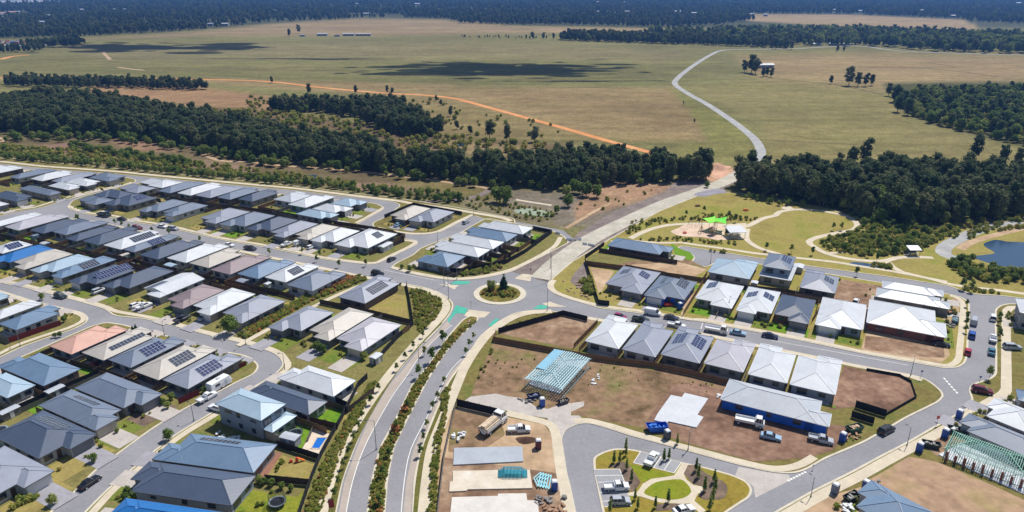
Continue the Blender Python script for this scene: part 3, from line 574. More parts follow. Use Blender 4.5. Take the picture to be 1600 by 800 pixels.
def house(pts, roof, ref, group, **k):
    """first pass: read the plan from three roof corners in the photograph"""
    two = k.get('two', False); eave = 5.3 if two else 2.55
    A, B, C = [G(p[0], p[1], eave + .2) for p in pts]
    for q in (A, B, C): q.z = 0
    e1 = B - A; e2 = C - B
    a = R(k.get('ang', 62)); a2 = math.atan2(e2.y, e2.x)
    while abs((a - a2 + math.pi) % (2 * math.pi) - math.pi) > math.pi / 4: a += math.pi / 2
    v = Vector((math.cos(a), math.sin(a), 0)); u = Vector((v.y, -v.x, 0))
    if u.dot(e1) < 0: u = -u
    w1 = (abs(e1.dot(u)) * .6 + abs((C - A).dot(u)) * .4); w2 = (abs(e2.dot(v)) * .6 + abs((C - A).dot(v)) * .4)
    cen = (A + C) / 2; gw = k.get('grow', 1.12); gl = k.get('growl', 1.13)
    if w2 >= w1: cen = cen + v * (w2 * (gl - 1) / 2); w2 *= gl; w1 *= gw
    else: cen = cen - u * (w1 * (gl - 1) / 2) + v * (w2 * (gw - 1) / 2); w1 *= gl; w2 *= gw
    PLANS.append(dict(cen=cen, u=u, v=v, w=[w1, w2], roof=roof, ref=ref, group=group, k=k))
def settle():
    """neighbours in a row keep a narrow side passage"""
    for i, p in enumerate(PLANS):
        if 'wing' in p['k'].get('label', ''): continue
        for q in PLANS[:i]:
            if 'wing' in q['k'].get('label', '') or abs(p['u'].dot(q['u'])) < .97 and abs(p['u'].dot(q['v'])) < .97: continue
            qs = q['w'] if abs(p['u'].dot(q['u'])) > .9 else q['w'][::-1]
            d = q['cen'] - p['cen']; dd = [abs(d.dot(p['u'])), abs(d.dot(p['v']))]
            gap = [dd[j] - (p['w'][j] + qs[j]) / 2 for j in (0, 1)]
            if gap[0] < .7 and gap[1] < .7:
                j = 0 if gap[0] > gap[1] else 1
                f = max(.6, (dd[j] * 2 - 1.4) / (p['w'][j] + qs[j]))
                p['w'][j] *= f; qj = j if qs is q['w'] else 1 - j; q['w'][qj] *= f
    for p in PLANS:
        k = {a: b for a, b in p['k'].items() if a not in ('ang', 'grow', 'growl')}; build_house(p, **k)
PLANS = []
def build_house(plan, front='A', wall=None, two=False, gable=False, pan=None, dl=6.5, yard=5.0, fence='r', ang=None, label=None, lawn=None, ext=True, drive=True, ws=None, pitch=22):
    """pan: list of (side, along 0-1, columns, rows, type)"""
    global NH
    NH += 1; rr = random.Random(NH * 7 + 3)
    roof, ref, group, cen, u, v = [plan[q] for q in ('roof', 'ref', 'group', 'cen', 'u', 'v')]; w1, w2 = plan['w']; a = 0
    eave = 5.3 if two else 2.55
    fd = {'A': -v, 'C': v, 'B': u, 'D': -u}[front]
    W, Ln = (w1, w2) if front in 'AC' else (w2, w1)
    rz = math.atan2(fd.y, fd.x) + math.pi / 2            # local -y is the street side
    pn = pan is not None
    nm = ROOFN[roof]
    lab = label or ('%shouse with %s roof%s, %s' % ('two-storey ' if two else '', nm, ' and solar panels' if pn else '', ref))
    h = empty('house', (cen.x, cen.y, .13), rz, lab, 'house', group)
    ov = .5; wm = wall or rr.choice(M_wall); fm = M_fasciaw if roof in ('white', 'pale', 'lilac') else M_fascia
    left = rr.random() < .5
    de = min(2.6, Ln * .16) if (ext and not two) else 0
    we = max(5.8, W * .55)
    x0, x1, y0, y1 = -W / 2, W / 2, -Ln / 2 + de, Ln / 2
    wallm = MB().box(((x0 + x1) / 2, (y0 + y1) / 2, eave / 2), (W - 2 * ov, y1 - y0 - 2 * ov, eave))
    rm = MB(); rd = MB(); fa = MB()
    pit = R(pitch); hh = hip(rm, x0, x1, y0, y1, eave + .2, pit, gable, rd)
    def band(a, b, c, d, z):
        for p, q in (((a, c), (b, c)), ((b, c), (b, d)), ((b, d), (a, d)), ((a, d), (a, c))):
            fa.bar((p[0], p[1], z), (q[0], q[1], z), .12, .2)
    band(x0, x1, y0, y1, eave + .1)
    gx = 0; gy = y0
    if de > .5:
        ex0, ex1 = (x0, x0 + we) if left else (x1 - we, x1)
        wallm.box(((ex0 + ex1) / 2, -Ln / 2 + ov + (de + 2) / 2, eave / 2 - .01), (we - 2 * ov, de + 2, eave - .02))
        hip(rm, ex0 + .01, ex1 - .01, -Ln / 2, -Ln / 2 + max(we + 1.5, de + we * .6), eave + .19, R(pitch - 1), False, rd)
        for p, q in (((ex0, y0), (ex0, -Ln / 2)), ((ex0, -Ln / 2), (ex1, -Ln / 2)), ((ex1, -Ln / 2), (ex1, y0))):
            fa.bar((p[0], p[1], eave + .09), (q[0], q[1], eave + .09), .12, .2)
        gx = (ex0 + ex1) / 2; gy = -Ln / 2 + ov
    else: gy = y0 + ov; gx = (-W / 4 if left else W / 4)
    wallm.build('wall', wm, h)
    ro = rm.build('roof', roof_mat(roof), h)
    rd.build('ridge_cap', roof_mat(roof), ro); fa.build('gutter', fm, h)
    def put(me, name, x, y, z, rzz, sx=1, sz=1, par=h):
        o = new_obj(name, me, par); o.location = (x, y, z); o.rotation_euler = (0, 0, rzz); o.scale = (sx, 1, sz); return o
    def window(x, y, z, rzz, w, hgt):
        o = put(WIN, 'window', x, y, z, rzz, w, hgt); p = new_obj('pane', PANE, o); return o
    g = put(GAR[rr.randrange(3)], 'garage_door', gx, gy - .03, 1.12, 0)
    fx = (x1 - ov - 1.6) if left else (x0 + ov + 1.6)
    if de > .5: put(DOOR, 'door', (gx + (we / 2 + .7) * (1 if left else -1)), y0 + ov - .04, 1.05, 0)
    window(fx, y0 + ov - .03, 1.45, 0, 1.8, 1.3)
    floors = (1.45, 4.15) if two else (1.45,)
    for z in floors:
        ll = y1 - y0 - 2 * ov - 2; k = 3 if ll > 9 else 2
        for sx in (-1, 1):
            for i in range(k):
                window(sx * (W / 2 - ov + .03), y0 + ov + 1 + ll * (i + .5) / k + rr.uniform(-.5, .5), z, math.pi / 2, rr.choice((1.2, 1.8, 2.2)), rr.choice((.7, 1.2, 1.2)))
        for i in (-1, 1): window(i * W * .22, y1 - ov + .03, z - (.2 if i > 0 else 0), 0, 2.4 if i > 0 else 1.6, 1.6 if i > 0 else 1.1)
        if z > 2:
            for i in (-1, 1): window(i * W * .22, y0 + ov - .03, z, 0, 1.8, 1.2)
    if pan:
        if isinstance(pan[0], str): pan = [pan]
        for side, al, nc, nr, ty in pan:                  # side in world-ish terms: along +u ('R'), -u ('L'), the near end ('N')
            if (side in 'RL') == (w1 > w2): side = {'R': 'N', 'L': 'F', 'N': 'R', 'F': 'L'}[side]
            dirw = {'R': u, 'L': -u, 'N': -v, 'F': v}[side]
            loc = Matrix.Rotation(-rz, 4, 'Z') @ dirw
            half = (min(W, y1 - y0)) / 2
            lx = abs(loc.x) > .7; s = 1 if (loc.x if lx else loc.y) > 0 else -1
            cy0 = (y0 + y1) / 2
            vl = Matrix.Rotation(-rz, 4, 'Z') @ (v if side in 'RL' else u)
            for r_ in range(nr):
                for c_ in range(nc):
                    run = (al - .5) * (abs(Ln if lx else W)) * .62 + (c_ - (nc - 1) / 2) * 1.04
                    up = .36 * half + (r_ - (nr - 1) / 2) * 1.72        # distance up the slope from mid
                    ho = half - (half * .5 - (r_ - (nr - 1) / 2) * 1.72 * math.cos(pit))
                    zz = eave + .2 + (half - ho) * math.tan(pit) + .07
                    p = new_obj('solar_panel', PANEL[ty], ro)
                    sgn = (1 if (vl.y if lx else vl.x) > 0 else -1)
                    if lx:
                        p.location = (s * ho, cy0 + run * sgn, zz); p.rotation_euler = (pit, 0, math.pi / 2 * s)
                    else:
                        p.location = (run * sgn, cy0 + s * ho, zz); p.rotation_euler = (pit, 0, math.pi if s > 0 else 0)
    # driveway and lawns of the lot
    def lot_sheet(name, a, b, c, d, z, mat):
        o = struct(new_obj(name, mesh(name, [(a, c, 0), (b, c, 0), (b, d, 0), (a, d, 0)], [(0, 1, 2, 3)], mat)))
        o.location = (cen.x, cen.y, z); o.rotation_euler = (0, 0, rz)
    if dl > 0:
        if drive: lot_sheet('driveway', gx - 2.5, gx + 2.5, -Ln / 2 - dl, gy, .176 + .002 * (NH % 3), rr.choice((M_drive, M_drive, M_driveg)))
        lm = lawn or rr.choice((M_lawn, M_lawn2, M_yard, M_lawn2, M_lawn))
        lot_sheet('lawn', -W / 2 - .4, W / 2 + .4, -Ln / 2 - dl + 2.6, y0 - .5, .160 + .002 * (NH % 3), lm)
    if yard > 0:
        lot_sheet('lawn', -W / 2 - .5, W / 2 + .5, y1 + .6, y1 + yard, .160 + .002 * (NH % 3), rr.choice((M_lawn, M_lawn2, M_lawn, M_yard, M_lime)))
        lot_sheet('patio', -W / 2 + 1, W / 2 - 1, y1 - .8, y1 + 1.2, .168, M_drive)
        mt = Matrix.Translation((cen.x, cen.y, 0)) @ Matrix.Rotation(rz, 4, 'Z')
        if 's' in fence or 'r' in fence:
            pts_ = [mt @ Vector((W / 2 + .8, y1 - 3, 0)), mt @ Vector((W / 2 + .8, y1 + yard, 0))]
            if 'r' in fence: pts_.append(mt @ Vector((-W / 2 - .8, y1 + yard, 0)))
            AUTOF.append((pts_, ref))
    return h
AUTOF = []
def row(t, items, name, start, group, base=1, **kw):
    for i, it in enumerate(items):
        pts, roof = it[0], it[1]; k = dict(kw); k.update(it[2] if len(it) > 2 else {})
        house(t(*pts) if not isinstance(t, str) else pts, roof, '%s from %s, %s' % (ORD[base + i], start, name), group, **k)
t = T(0, 240)
PV = lambda s='R', a=.5, c=6, r=2, ty=0: dict(pan=[(s, a, c, r, ty)])
g = 'houses on the wetland side of the estate'
row(t, [([(1225, 318), (1455, 278), (1280, 228)], 'slate', dict(front='A', yard=0)), ([(570, 312), (690, 327), (1090, 242)], 'grey'), ([(355, 290), (490, 312), (835, 230)], 'white'), ([(140, 277), (290, 300), (570, 195)], 'slate'), ([(-260, 205), (-60, 240), (235, 170)], 'white')],
    'west wetland row', 'side street', g, front='C', dl=4, yard=5)
row(t, [([(1000, 372), (1215, 322), (950, 285)], 'white'), ([(810, 415), (990, 365), (720, 335)], 'white'), ([(580, 475), (735, 440), (390, 380)], 'slate'), ([(190, 545), (400, 500), (150, 440)], 'dark'), ([(-40, 610), (48, 580), (-60, 550)], 'white')],
    'west of side street', 'wetland path', 'houses on the side street', front='A', dl=5, yard=3, fence='s', base=1)
row(t, [([(1290, 522), (1560, 470), (1340, 418)], 'dark', dict(front='D', yard=0)), ([(855, 545), (1085, 580), (1290, 535)], 'slate', dict(yard=0)), ([(1180, 565), (1345, 612), (1745, 520)], 'dark', PV('R', .6, 5, 2, 0))],
    'roundabout road corner', 'side street', 'houses on the side street', front='A', dl=5, yard=3, fence='')
t = T(200, 270)
house(t((110, 233), (318, 180), (100, 137)), 'grey', 'behind the white wetland corner house', 'houses on the side street', front='D', dl=4, yard=0)
row(t, [([(400, 172), (575, 120), (320, 75)], 'white', dict(front='D', yard=0)), ([(355, 212), (510, 238), (830, 125)], 'slate'), ([(570, 235), (730, 258), (1065, 150)], 'white'), ([(775, 258), (920, 290), (1280, 180)], 'grey'), ([(1020, 285), (1180, 305), (1480, 200)], 'slate'), ([(1250, 300), (1390, 325), (1716, 228)], 'dark', dict(yard=8))],
    'east wetland row', 'side street', g, front='C', dl=3, yard=6)
t = T(400, 280)
row(t, [([(210, 228), (355, 268), (625, 185)], 'pale'), ([(365, 290), (540, 318), (860, 215)], 'white')], 'east wetland row', 'side street', g, base=7, front='C', dl=3, yard=9, lawn=M_lawn)
row(t, [([(1110, 318), (1300, 265), (1050, 225)], 'sky'), ([(945, 392), (1115, 335), (840, 285)], 'white'), ([(800, 462), (935, 405), (645, 347)], 'sky')], 'at court bend', 'wetland path', 'houses at the court bend', front='A', dl=6, yard=0, fence='')
g = 'houses on the north side of the main street'
t = T(200, 270)
row(t, [([(115, 437), (310, 460), (640, 345)], 'slate'), ([(330, 468), (500, 492), (870, 385)], 'slate'), ([(760, 540), (1010, 568), (1350, 455)], 'grey'), ([(1040, 590), (1280, 628), (1620, 500)], 'slate', dict(lawn=M_lime))], 'north of roundabout road', 'side street', g, base=3, front='A', yard=4)
t = T(400, 280)
row(t, [([(-130, 565), (100, 592), (455, 480)], 'dark'), ([(95, 632), (370, 652), (680, 520)], 'grey'), ([(375, 655), (600, 687), (920, 560)], 'beige'), ([(615, 702), (880, 732), (1140, 600)], 'white'), ([(895, 747), (1200, 797), (1560, 640)], 'white', dict(pan=[('R', .6, 4, 2, 1)], lawn=M_lawn))],
    'north of roundabout road', 'side street', g, base=7, front='A', yard=4)
t = T(580, 300)
house(t((165, 290), (395, 312), (650, 200)), 'beige', 'on the court island beside wetland path', 'houses on the court island', front='A', dl=5, yard=2, fence='', lawn=M_lawn2)
house(t((420, 322), (650, 364), (910, 245)), 'grey', 'on the court island beside its kerb', 'houses on the court island', front='A', dl=5, yard=2, fence='', lawn=M_lawn2)
t = T(600, 330)
row(t, [([(1112, 188), (1585, 255), (1690, 195)], 'white'), ([(905, 272), (1380, 335), (1530, 272)], 'bluegrey'), ([(740, 347), (1225, 430), (1365, 358)], 'white'), ([(560, 430), (1065, 517), (1205, 447)], 'white'), ([(355, 567), (620, 612), (955, 535)], 'bluegrey', dict(wall=M_wall[7], yard=4))],
    'row beside roundabout', 'wetland path', 'houses beside the gravel road', front='D', dl=4.5, yard=6)
g = 'houses on the south side of the main street'
t = T(0, 320)
row(t, [([(-120, 235), (-10, 258), (425, 125)], 'white'), ([(65, 257), (235, 290), (720, 145)], 'lilac'), ([(335, 292), (490, 320), (960, 195)], 'dark'), ([(600, 312), (770, 345), (1180, 215)], 'slate'), ([(745, 392), (920, 412), (1320, 270)], 'dark'), ([(950, 422), (1170, 457), (1580, 300)], 'dark')],
    'south of roundabout road', 'west end', g, front='C', dl=3, yard=6)
t = T(160, 340)
row(t, [([(15, 317), (200, 355), (680, 205)], 'white', PV('R', .7, 9, 2, 1)), ([(260, 372), (395, 402), (815, 230)], 'slate', PV('R', .65, 6, 2, 0)), ([(425, 427), (620, 472), (1100, 300)], 'dark'), ([(735, 462), (930, 505), (1390, 345)], 'white'), ([(985, 522), (1190, 562), (1607, 412)], 'beige')],
    'south of roundabout road', 'west end', g, base=7, front='C', dl=3, yard=5)
t = T(300, 350)
row(t, [([(195, 522), (390, 557), (865, 400)], 'brown'), ([(495, 567), (715, 607), (1150, 455)], 'bluegrey'), ([(815, 602), (1000, 652), (1420, 505)], 'white', PV('R', .55, 5, 2, 1)), ([(1050, 692), (1290, 742), (1738, 590)], 'slate', dict(yard=3, fence=''))],
    'south of roundabout road', 'west end', g, base=12, front='C', dl=3, yard=5)
g = 'houses on the north side of the curved street'
t = T(0, 320)
row(t, [([(-200, 535), (-30, 562), (335, 465)], 'white', PV('R', .5, 5, 2, 0)), ([(-130, 640), (30, 690), (535, 520)], 'blue'), ([(60, 687), (310, 727), (780, 575)], 'beige'), ([(325, 742), (500, 790), (1020, 635)], 'sky')], 'curved street north side', 'west end', g, front='A', dl=7, yard=4)
t = T(0, 420)
row(t, [([(560, 75), (740, 127), (1240, -85)], 'bluegrey', dict(pan=[('R', .5, 6, 2, 1)])), ([(770, 147), (1000, 197), (1480, 33)], 'dark', dict(pan=[('R', .62, 12, 2, 0)]))], 'curved street north side', 'west end', g, base=5, front='A', dl=7, yard=4, lawn=M_lawn)
t = T(180, 400)
row(t, [([(-140, 345), (110, 397), (590, 190)], 'dark'), ([(275, 397), (445, 490), (930, 290)], 'white', dict(pan=[('L', .1, 6, 2, 0)], gable=True, pitch=12)), ([(490, 532), (780, 587), (1210, 410)], 'brown'), ([(780, 607), (1110, 652), (1560, 455)], 'white')],
    'curved street north side', 'west end', g, base=7, front='A', dl=7, yard=4)
house(T(340, 430)((-30, 470), (245, 527), (730, 322)), 'grey', 'eleventh from west end, curved street north side', g, front='A', dl=7, yard=4, fence='')
g = 'houses between the planted strip and the avenue'
house(T(440, 370)((640, 692), (935, 744), (1345, 522)), 'grey', 'on the avenue corner beside a straw lawn', g, front='C', dl=3, yard=5, fence='', pan=[('R', .55, 8, 2, 1)])
t = T(400, 470)
row(t, [([(140, 302), (405, 390), (830, 165)], 'grey'), ([(520, 367), (810, 472), (1300, 195)], 'beige'), ([(840, 472), (1225, 582), (1610, 310)], 'lilac')], 'facing turning bulb', 'planted strip', g, front='A', dl=8, yard=3, fence='s')
g = 'houses between the curved street and the avenue'
t = T(340, 560)
house(t((735, 254), (1330, 417), (1560, 268)), 'white', 'just below the turning bulb', g, front='D', dl=6, yard=5)
house(t((400, 422), (1020, 642), (1235, 512)), 'dark', 'second below the turning bulb', g, front='D', dl=6, yard=6, lawn=M_lawn, fence='s')
house(t((10, 544), (490, 694), (765, 540)), 'sky', 'with a trampoline and pool behind it', g, front='D', dl=6, yard=0, two=True, wall=M_wall[7])
house(T(320, 600)((640, 514), (757, 547), (1020, 382)), 'sky', 'attached low patio wing beside the trampoline lawn', g, front='A', dl=0, yard=0, ext=False, label='low patio wing with pale blue roof beside the trampoline lawn')
t = T(180, 690)
house(t((525, 242), (1565, 362), (1828, 55)), 'bluegrey', 'behind the lawn with the red garden toys', g, ang=79, front='D', dl=6, yard=0, pan=[('L', .4, 9, 1, 1)])
house(t((170, 587), (1312, 732), (1585, 412)), 'dark', 'beside the yard with the netted trampoline', g, ang=79, front='D', dl=6, yard=0)
house(t((1250, 812), (150, 652), (-120, 872)), 'blue', 'at the footpath below the charcoal-roofed one', g, ang=79, front='B', dl=5, yard=0)
g = 'houses on the south side of the curved street'
house(T(0, 500)((540, 302), (800, 367), (1400, 140)), 'pink', 'on the corner of the curved street', g, front='C', dl=4, yard=4, fence='s')
house(T(0, 500)((900, 372), (1190, 444), (1795, 190)), 'beige', 'between the salmon and charcoal ones', g, front='C', dl=4, yard=4, fence='s', pan=[('R', .62, 10, 1, 1)])
t = T(160, 500)
house(t((60, 457), (345, 542), (890, 270)), 'slate', 'between the two beige-roofed ones', g, front='C', dl=4, yard=4, fence='s', pan=[('R', .62, 6, 2, 0)])
house(t((330, 582), (640, 667), (1250, 370)), 'beige', 'second from the parked caravan', g, front='C', dl=4, yard=4, fence='s', pan=[('R', .62, 6, 2, 1)])
house(t((680, 687), (975, 777), (1540, 470)), 'grey', 'beside the parked caravan', g, front='C', dl=4, yard=4, fence='s', pan=[('R', .6, 6, 2, 0)])
g = 'houses on the street running down from the turning bulb'
house(T(0, 500)((-10, 562), (545, 720), (905, 570)), 'bluegrey', 'behind the salmon-roofed corner house', g, front='D', dl=4, yard=5, fence='s')
house(T(0, 570)((-300, 232), (125, 354), (400, 244)), 'sky', 'with a pool-blue side wall, by the double fence', g, front='D', dl=4, yard=5, fence='s')
t = T(0, 570)
house(t((880, 332), (1560, 537), (1835, 322)), 'slate', 'nearest the caravan on the lower street', g, front='B', dl=7, yard=5, fence='s', lawn=M_mulch)
house(t((465, 520), (1090, 760), (1450, 550)), 'slate', 'second from the caravan on the lower street', g, front='B', dl=7, yard=5, fence='s', pan=[('L', .5, 8, 1, 1)])
t = T(0, 600, .25)
house(t((-20, 347), (312, 484), (578, 330)), 'dark', 'third from the caravan on the lower street', g, front='B', dl=8, yard=5, fence='s', lawn=M_lawn2, pan=[('L', .5, 9, 2, 1)])
house(t((-300, 602), (42, 737), (310, 554)), 'grey', 'fourth from the caravan on the lower street', g, front='B', dl=8, yard=0, lawn=M_lawn2)
g = 'houses on the western corner block'
t = T(0, 420)
house(t((-150, 532), (0, 564), (430, 414)), 'white', 'behind the blue grey one with the red fence', g, front='C', dl=4, yard=3, fence='')
house(t((-170, 332), (-30, 372), (120, 317)), 'sky', 'next but one to the red fence', g, front='C', dl=3, yard=0)
house(t((-30, 642), (250, 674), (710, 487)), 'bluegrey', 'behind the dark red boundary fence', g, front='C', dl=4, yard=3, fence='', ws=1)
g = 'houses on the eastern street'
t = T(900, 370)
house(t((410, 114), (985, 207), (1125, 137)), 'bluegrey', 'alone at the head of the cul-de-sac', g, front='B', dl=5, yard=3, fence='', lawn=M_lime)
house(t((290, 572), (750, 642), (950, 434)), 'grey', 'nearest the roundabout on the eastern street', g, front='A', dl=6, yard=4, fence='r', pan=[('L', .6, 4, 2, 0), ('R', .6, 4, 2, 0)])
house(t((750, 662), (1165, 747), (1375, 547)), 'slate', 'with blue-wrapped walls on the eastern street', g, front='A', dl=5, yard=4, fence='', wall=M_wrap, pan=[('L', .6, 5, 1, 1), ('R', .65, 6, 2, 1)])
t = T(1080, 380)
house(t((20, 657), (405, 744), (585, 524)), 'white', 'next to the blue-wrapped house', g, front='A', dl=6, yard=4, fence='r', lawn=M_lime, pan=[('L', .65, 5, 2, 0)])
house(t((475, 762), (880, 832), (1035, 594)), 'white', 'two along from the blue-wrapped house', g, front='A', dl=6, yard=4, fence='r', lawn=M_lawn, pan=[('L', .55, 4, 2, 0), ('R', .6, 4, 2, 0)])
t4 = T(1200, 400, .25)
house(t4((15, 387), (245, 414), (305, 292)), 'dark', 'beside a panelled white house, eastern street', g, front='A', dl=6, yard=4, fence='r', wall=M_brick, lawn=M_lime)
house(t4((300, 432), (555, 477), (605, 324)), 'white', 'beside the bare lots on the eastern street', g, front='A', dl=6, yard=3, fence='s', wall=M_wall[7])
g = 'houses facing the park'
house(t((190, 332), (590, 395), (755, 237)), 'sky', 'nearest the cul-de-sac bulb, facing the park', g, front='C', dl=3, yard=3, fence='r')
house(t((820, 257), (1090, 324), (1170, 185)), 'slate', 'facing the park', g, front='C', dl=0, yard=0, two=True, wall=M_wall[7], pan=[('R', .6, 5, 2, 0)])
house(t((775, 372), (1090, 414), (1190, 280)), 'pale', '', g, front='C', dl=3, yard=0, ext=False, label='low skirt roof wing round the base of the two-storey house facing the park', pitch=8)
house(t((1225, 502), (1545, 562), (1690, 387)), 'grey', 'beside the two-storey one facing the park', g, front='C', dl=3, yard=3, fence='r', pan=[('R', .55, 4, 2, 1)])
t = T(1280, 410)
house(t((760, 302), (1340, 397), (1440, 330)), 'pale', 'northernmost of three beside the bare lot', g, front='B', dl=5, yard=1, fence='')
house(t((715, 412), (1430, 520), (1500, 432)), 'pale', 'in the middle of the three beside the bare lot', g, front='B', dl=5, yard=1, fence='', pitch=20)
house(t4((655, 427), (1085, 502), (1120, 372)), 'white', 'with dark brick walls beside the strip of bare soil', g, front='B', dl=5, yard=1, fence='', wall=M_brick, drive=False)
g = 'houses backing on to the building sites'
t = T(880, 480)
row(t, [([(245, 390), (585, 457), (860, 195)], 'white'), ([(655, 484), (1005, 554), (1270, 265)], 'grey'), ([(1095, 544), (1490, 614), (1729, 335)], 'grey', dict(pan=[('L', .6, 6, 2, 0), ('R', .6, 6, 2, 0)]))], 'backing building sites', 'fenced bare lot', g, front='C', dl=4, yard=2.5, fence='s')
t = T(1060, 500)
row(t, [([(270, 492), (655, 572), (885, 305)], 'lilac'), ([(740, 610), (1165, 697), (1385, 400)], 'white')], 'backing building sites', 'fenced bare lot', g, base=4, front='C', dl=4, yard=2.5, fence='s')
house(T(1200, 540)((220, 437), (695, 547), (860, 217)), 'white', 'sixth from fenced bare lot, backing building sites', g, front='C', dl=4, yard=1.5, fence='s', wall=M_wall[1])
house(T(1120, 580)((150, 357), (1225, 607), (1345, 402)), 'pale', '', g, front='B', dl=0, yard=0, wall=M_wrap, label='unfinished house with pale roof and bright blue wrapped walls on bare soil')
g = 'houses on the south-eastern block'
t = T(1380, 600)
house(t((1140, 364), (1700, 562), (1850, 402)), 'white', 'between pale footpath and slate grey house', g, ang=38, front='D', dl=5, yard=0)
house(t((905, 527), (1750, 862), (1880, 722)), 'slate', 'beside the green timber house frame', g, ang=38, front='D', dl=5, yard=0)
house(T(1200, 690)((820, 655), (1500, 985), (1980, 850)), 'bluegrey', 'with building waste beside its path', g, ang=38, front='D', dl=3, yard=0, drive=False, grow=1.0, growl=1.0)
house(T(1380, 430)((1550, 432), (1750, 446), (1770, 320)), 'white', 'at the end of the street with parked cars', g, front='D', dl=3, yard=0, two=True)
house(T(1380, 530)((1530, 702), (1750, 742), (1800, 642)), 'bluegrey', 'beside the wide pale footpath junction', g, front='D', dl=3, yard=0)
settle()
# ================================================================ VEGETATION
M_bark = surf('bark', (120, 108, 96), .25, 3, .9, 12, obj=True)
M_gum = foliage('gum_leaves', (68, 86, 58), (92, 108, 68), (126, 128, 90))
M_bush = foliage('bush_leaves', (84, 108, 52), (116, 138, 64), (156, 162, 88))
M_shrub = foliage('shrub_leaves', (112, 130, 56), (148, 156, 66), (186, 172, 100))
M_flow = foliage('rust_leaves', (160, 126, 72), (190, 138, 84), (216, 150, 98))
M_coni = foliage('conifer_leaves', (44, 74, 58), (54, 90, 64), (70, 104, 70))
def crown(name, lobes, n, size, mat, seed, core=.6, flat=1.0):
    """leaf clumps spread over and through a set of lobes (centre, radius)"""
    r = np.random.RandomState(seed); V = []; Fc = []
    tot = sum(l[3] ** 2 for l in lobes)
    for (cx, cy, cz, rad) in lobes:
        k = max(8, int(n * rad * rad / tot))
        d = r.normal(size=(k, 3)); d /= np.linalg.norm(d, axis=1)[:, None]; d[:, 2] = np.where(d[:, 2] < -.55, -d[:, 2], d[:, 2])
        rr = rad * (.62 + .48 * r.rand(k)) ; p = d * rr[:, None] * np.array([1, 1, flat]) + np.array([cx, cy, cz])
        nrm = d + r.normal(scale=.55, size=(k, 3)) + np.array([0, 0, .35]); nrm /= np.linalg.norm(nrm, axis=1)[:, None]
        for i in range(k):
            a = np.cross(nrm[i], r.normal(size=3)); a /= np.linalg.norm(a) + 1e-9; b = np.cross(nrm[i], a); s = size * (.6 + .8 * r.rand())
            c = p[i]; m = len(V); bend = nrm[i] * s * .25
            V += [c - a * s - b * s * .6 - bend, c + a * s * .9 - b * s * .7, c + a * s * .8 + b * s * .8 - bend, c - a * s * .7 + b * s * .9]
            Fc.append((m, m + 1, m + 2, m + 3))
        if core:                                             # a ragged dense heart so the crown is not see-through
            m = len(V); q = []
            for t_ in range(5):
                th = -1.1 + 2.4 * t_ / 4
                for k2 in range(7):
                    ph = k2 * 2 * math.pi / 7 + t_ * .4; rr2 = rad * core * (.75 + .4 * r.rand())
                    q.append(np.array([cx + rr2 * math.cos(th) * math.cos(ph), cy + rr2 * math.cos(th) * math.sin(ph), cz + flat * rr2 * math.sin(th)]))
            V += q
            for t_ in range(4):
                for k2 in range(7):
                    Fc.append((m + t_ * 7 + k2, m + t_ * 7 + (k2 + 1) % 7, m + (t_ + 1) * 7 + (k2 + 1) % 7, m + (t_ + 1) * 7 + k2))
            Fc.append(tuple(m + 28 + i for i in range(7)))
    return mesh(name, V, Fc, mat)
def lobes_of(seed, n, R0, z0, z1, rl, taper=.6):
    r = random.Random(seed); out = []
    for i in range(n):
        t_ = (i + r.random()) / n; z = z0 + (z1 - z0) * t_; rad = R0 * (1 - taper * abs(t_ - .45) * 1.6)
        a = i * 2.4 + r.uniform(-.5, .5); d = rad * r.uniform(.25, .8)
        out.append((d * math.cos(a), d * math.sin(a), z, rl * r.uniform(.75, 1.25)))
    return out
def trunk(name, h, r0, spread, seed, n=4):
    r = random.Random(seed); m = MB(); m.tube((0, 0, -.3), (0, 0, h * .55), r0, r0 * .7, 6)
    for i in range(n):
        a = i * 2 * math.pi / n + r.uniform(-.4, .4); z = h * r.uniform(.35, .55)
        m.tube((0, 0, z), (spread * math.cos(a), spread * math.sin(a), h * r.uniform(.75, .95)), r0 * .5, r0 * .2, 5)
    return m.mesh(name, [M_bark])
KIND = {}
def species(key, names):                      # (crown mesh, trunk mesh) pairs
    KIND[key] = names
species('gum', [(crown('crown', lobes_of(i + 5, 11, 3.7, 3.2, 12.0 + (i % 3) * .8, 1.85, .5), 820, .40, M_gum, i), trunk('trunk', 11, .28, 2.2, i)) for i in range(5)])
species('bushy', [(crown('crown', lobes_of(i + 25, 7, 2.3, 1.6, 5.0, 1.6, .4), 460, .30, M_bush, i + 10), trunk('trunk', 4.5, .18, 1.4, i)) for i in range(4)])
species('shrub', [(crown('crown', lobes_of(i + 45, 4, .7, .4, 1.0, .62, .3), 170, .16, M_shrub, i + 20), trunk('trunk', 1, .06, .4, i)) for i in range(3)])
species('rust', [(crown('crown', lobes_of(i + 55, 4, .6, .3, .8, .5, .3), 150, .15, M_flow, i + 30), trunk('trunk', .8, .05, .3, i)) for i in range(2)])
species('young', [(crown('crown', lobes_of(i + 65, 4, .55, 1.5, 2.9, .55, .3), 170, .15, M_bush, i + 40, core=.6), trunk('trunk', 2.6, .05, .3, i, 3)) for i in range(3)])
species('pine', [(crown('crown', [(0, 0, .9 + i * .85, 1.25 - i * .24) for i in range(5)], 420, .2, M_coni, 77, flat=.9), trunk('trunk', 4, .1, .2, 3, 2))])
species('slim', [(crown('crown', [(0, 0, .7 + i * .55, .42 - i * .05) for i in range(5)], 170, .13, M_bush, 78, core=.6), trunk('trunk', 3, .05, .1, 3, 2))])
SRC = {}
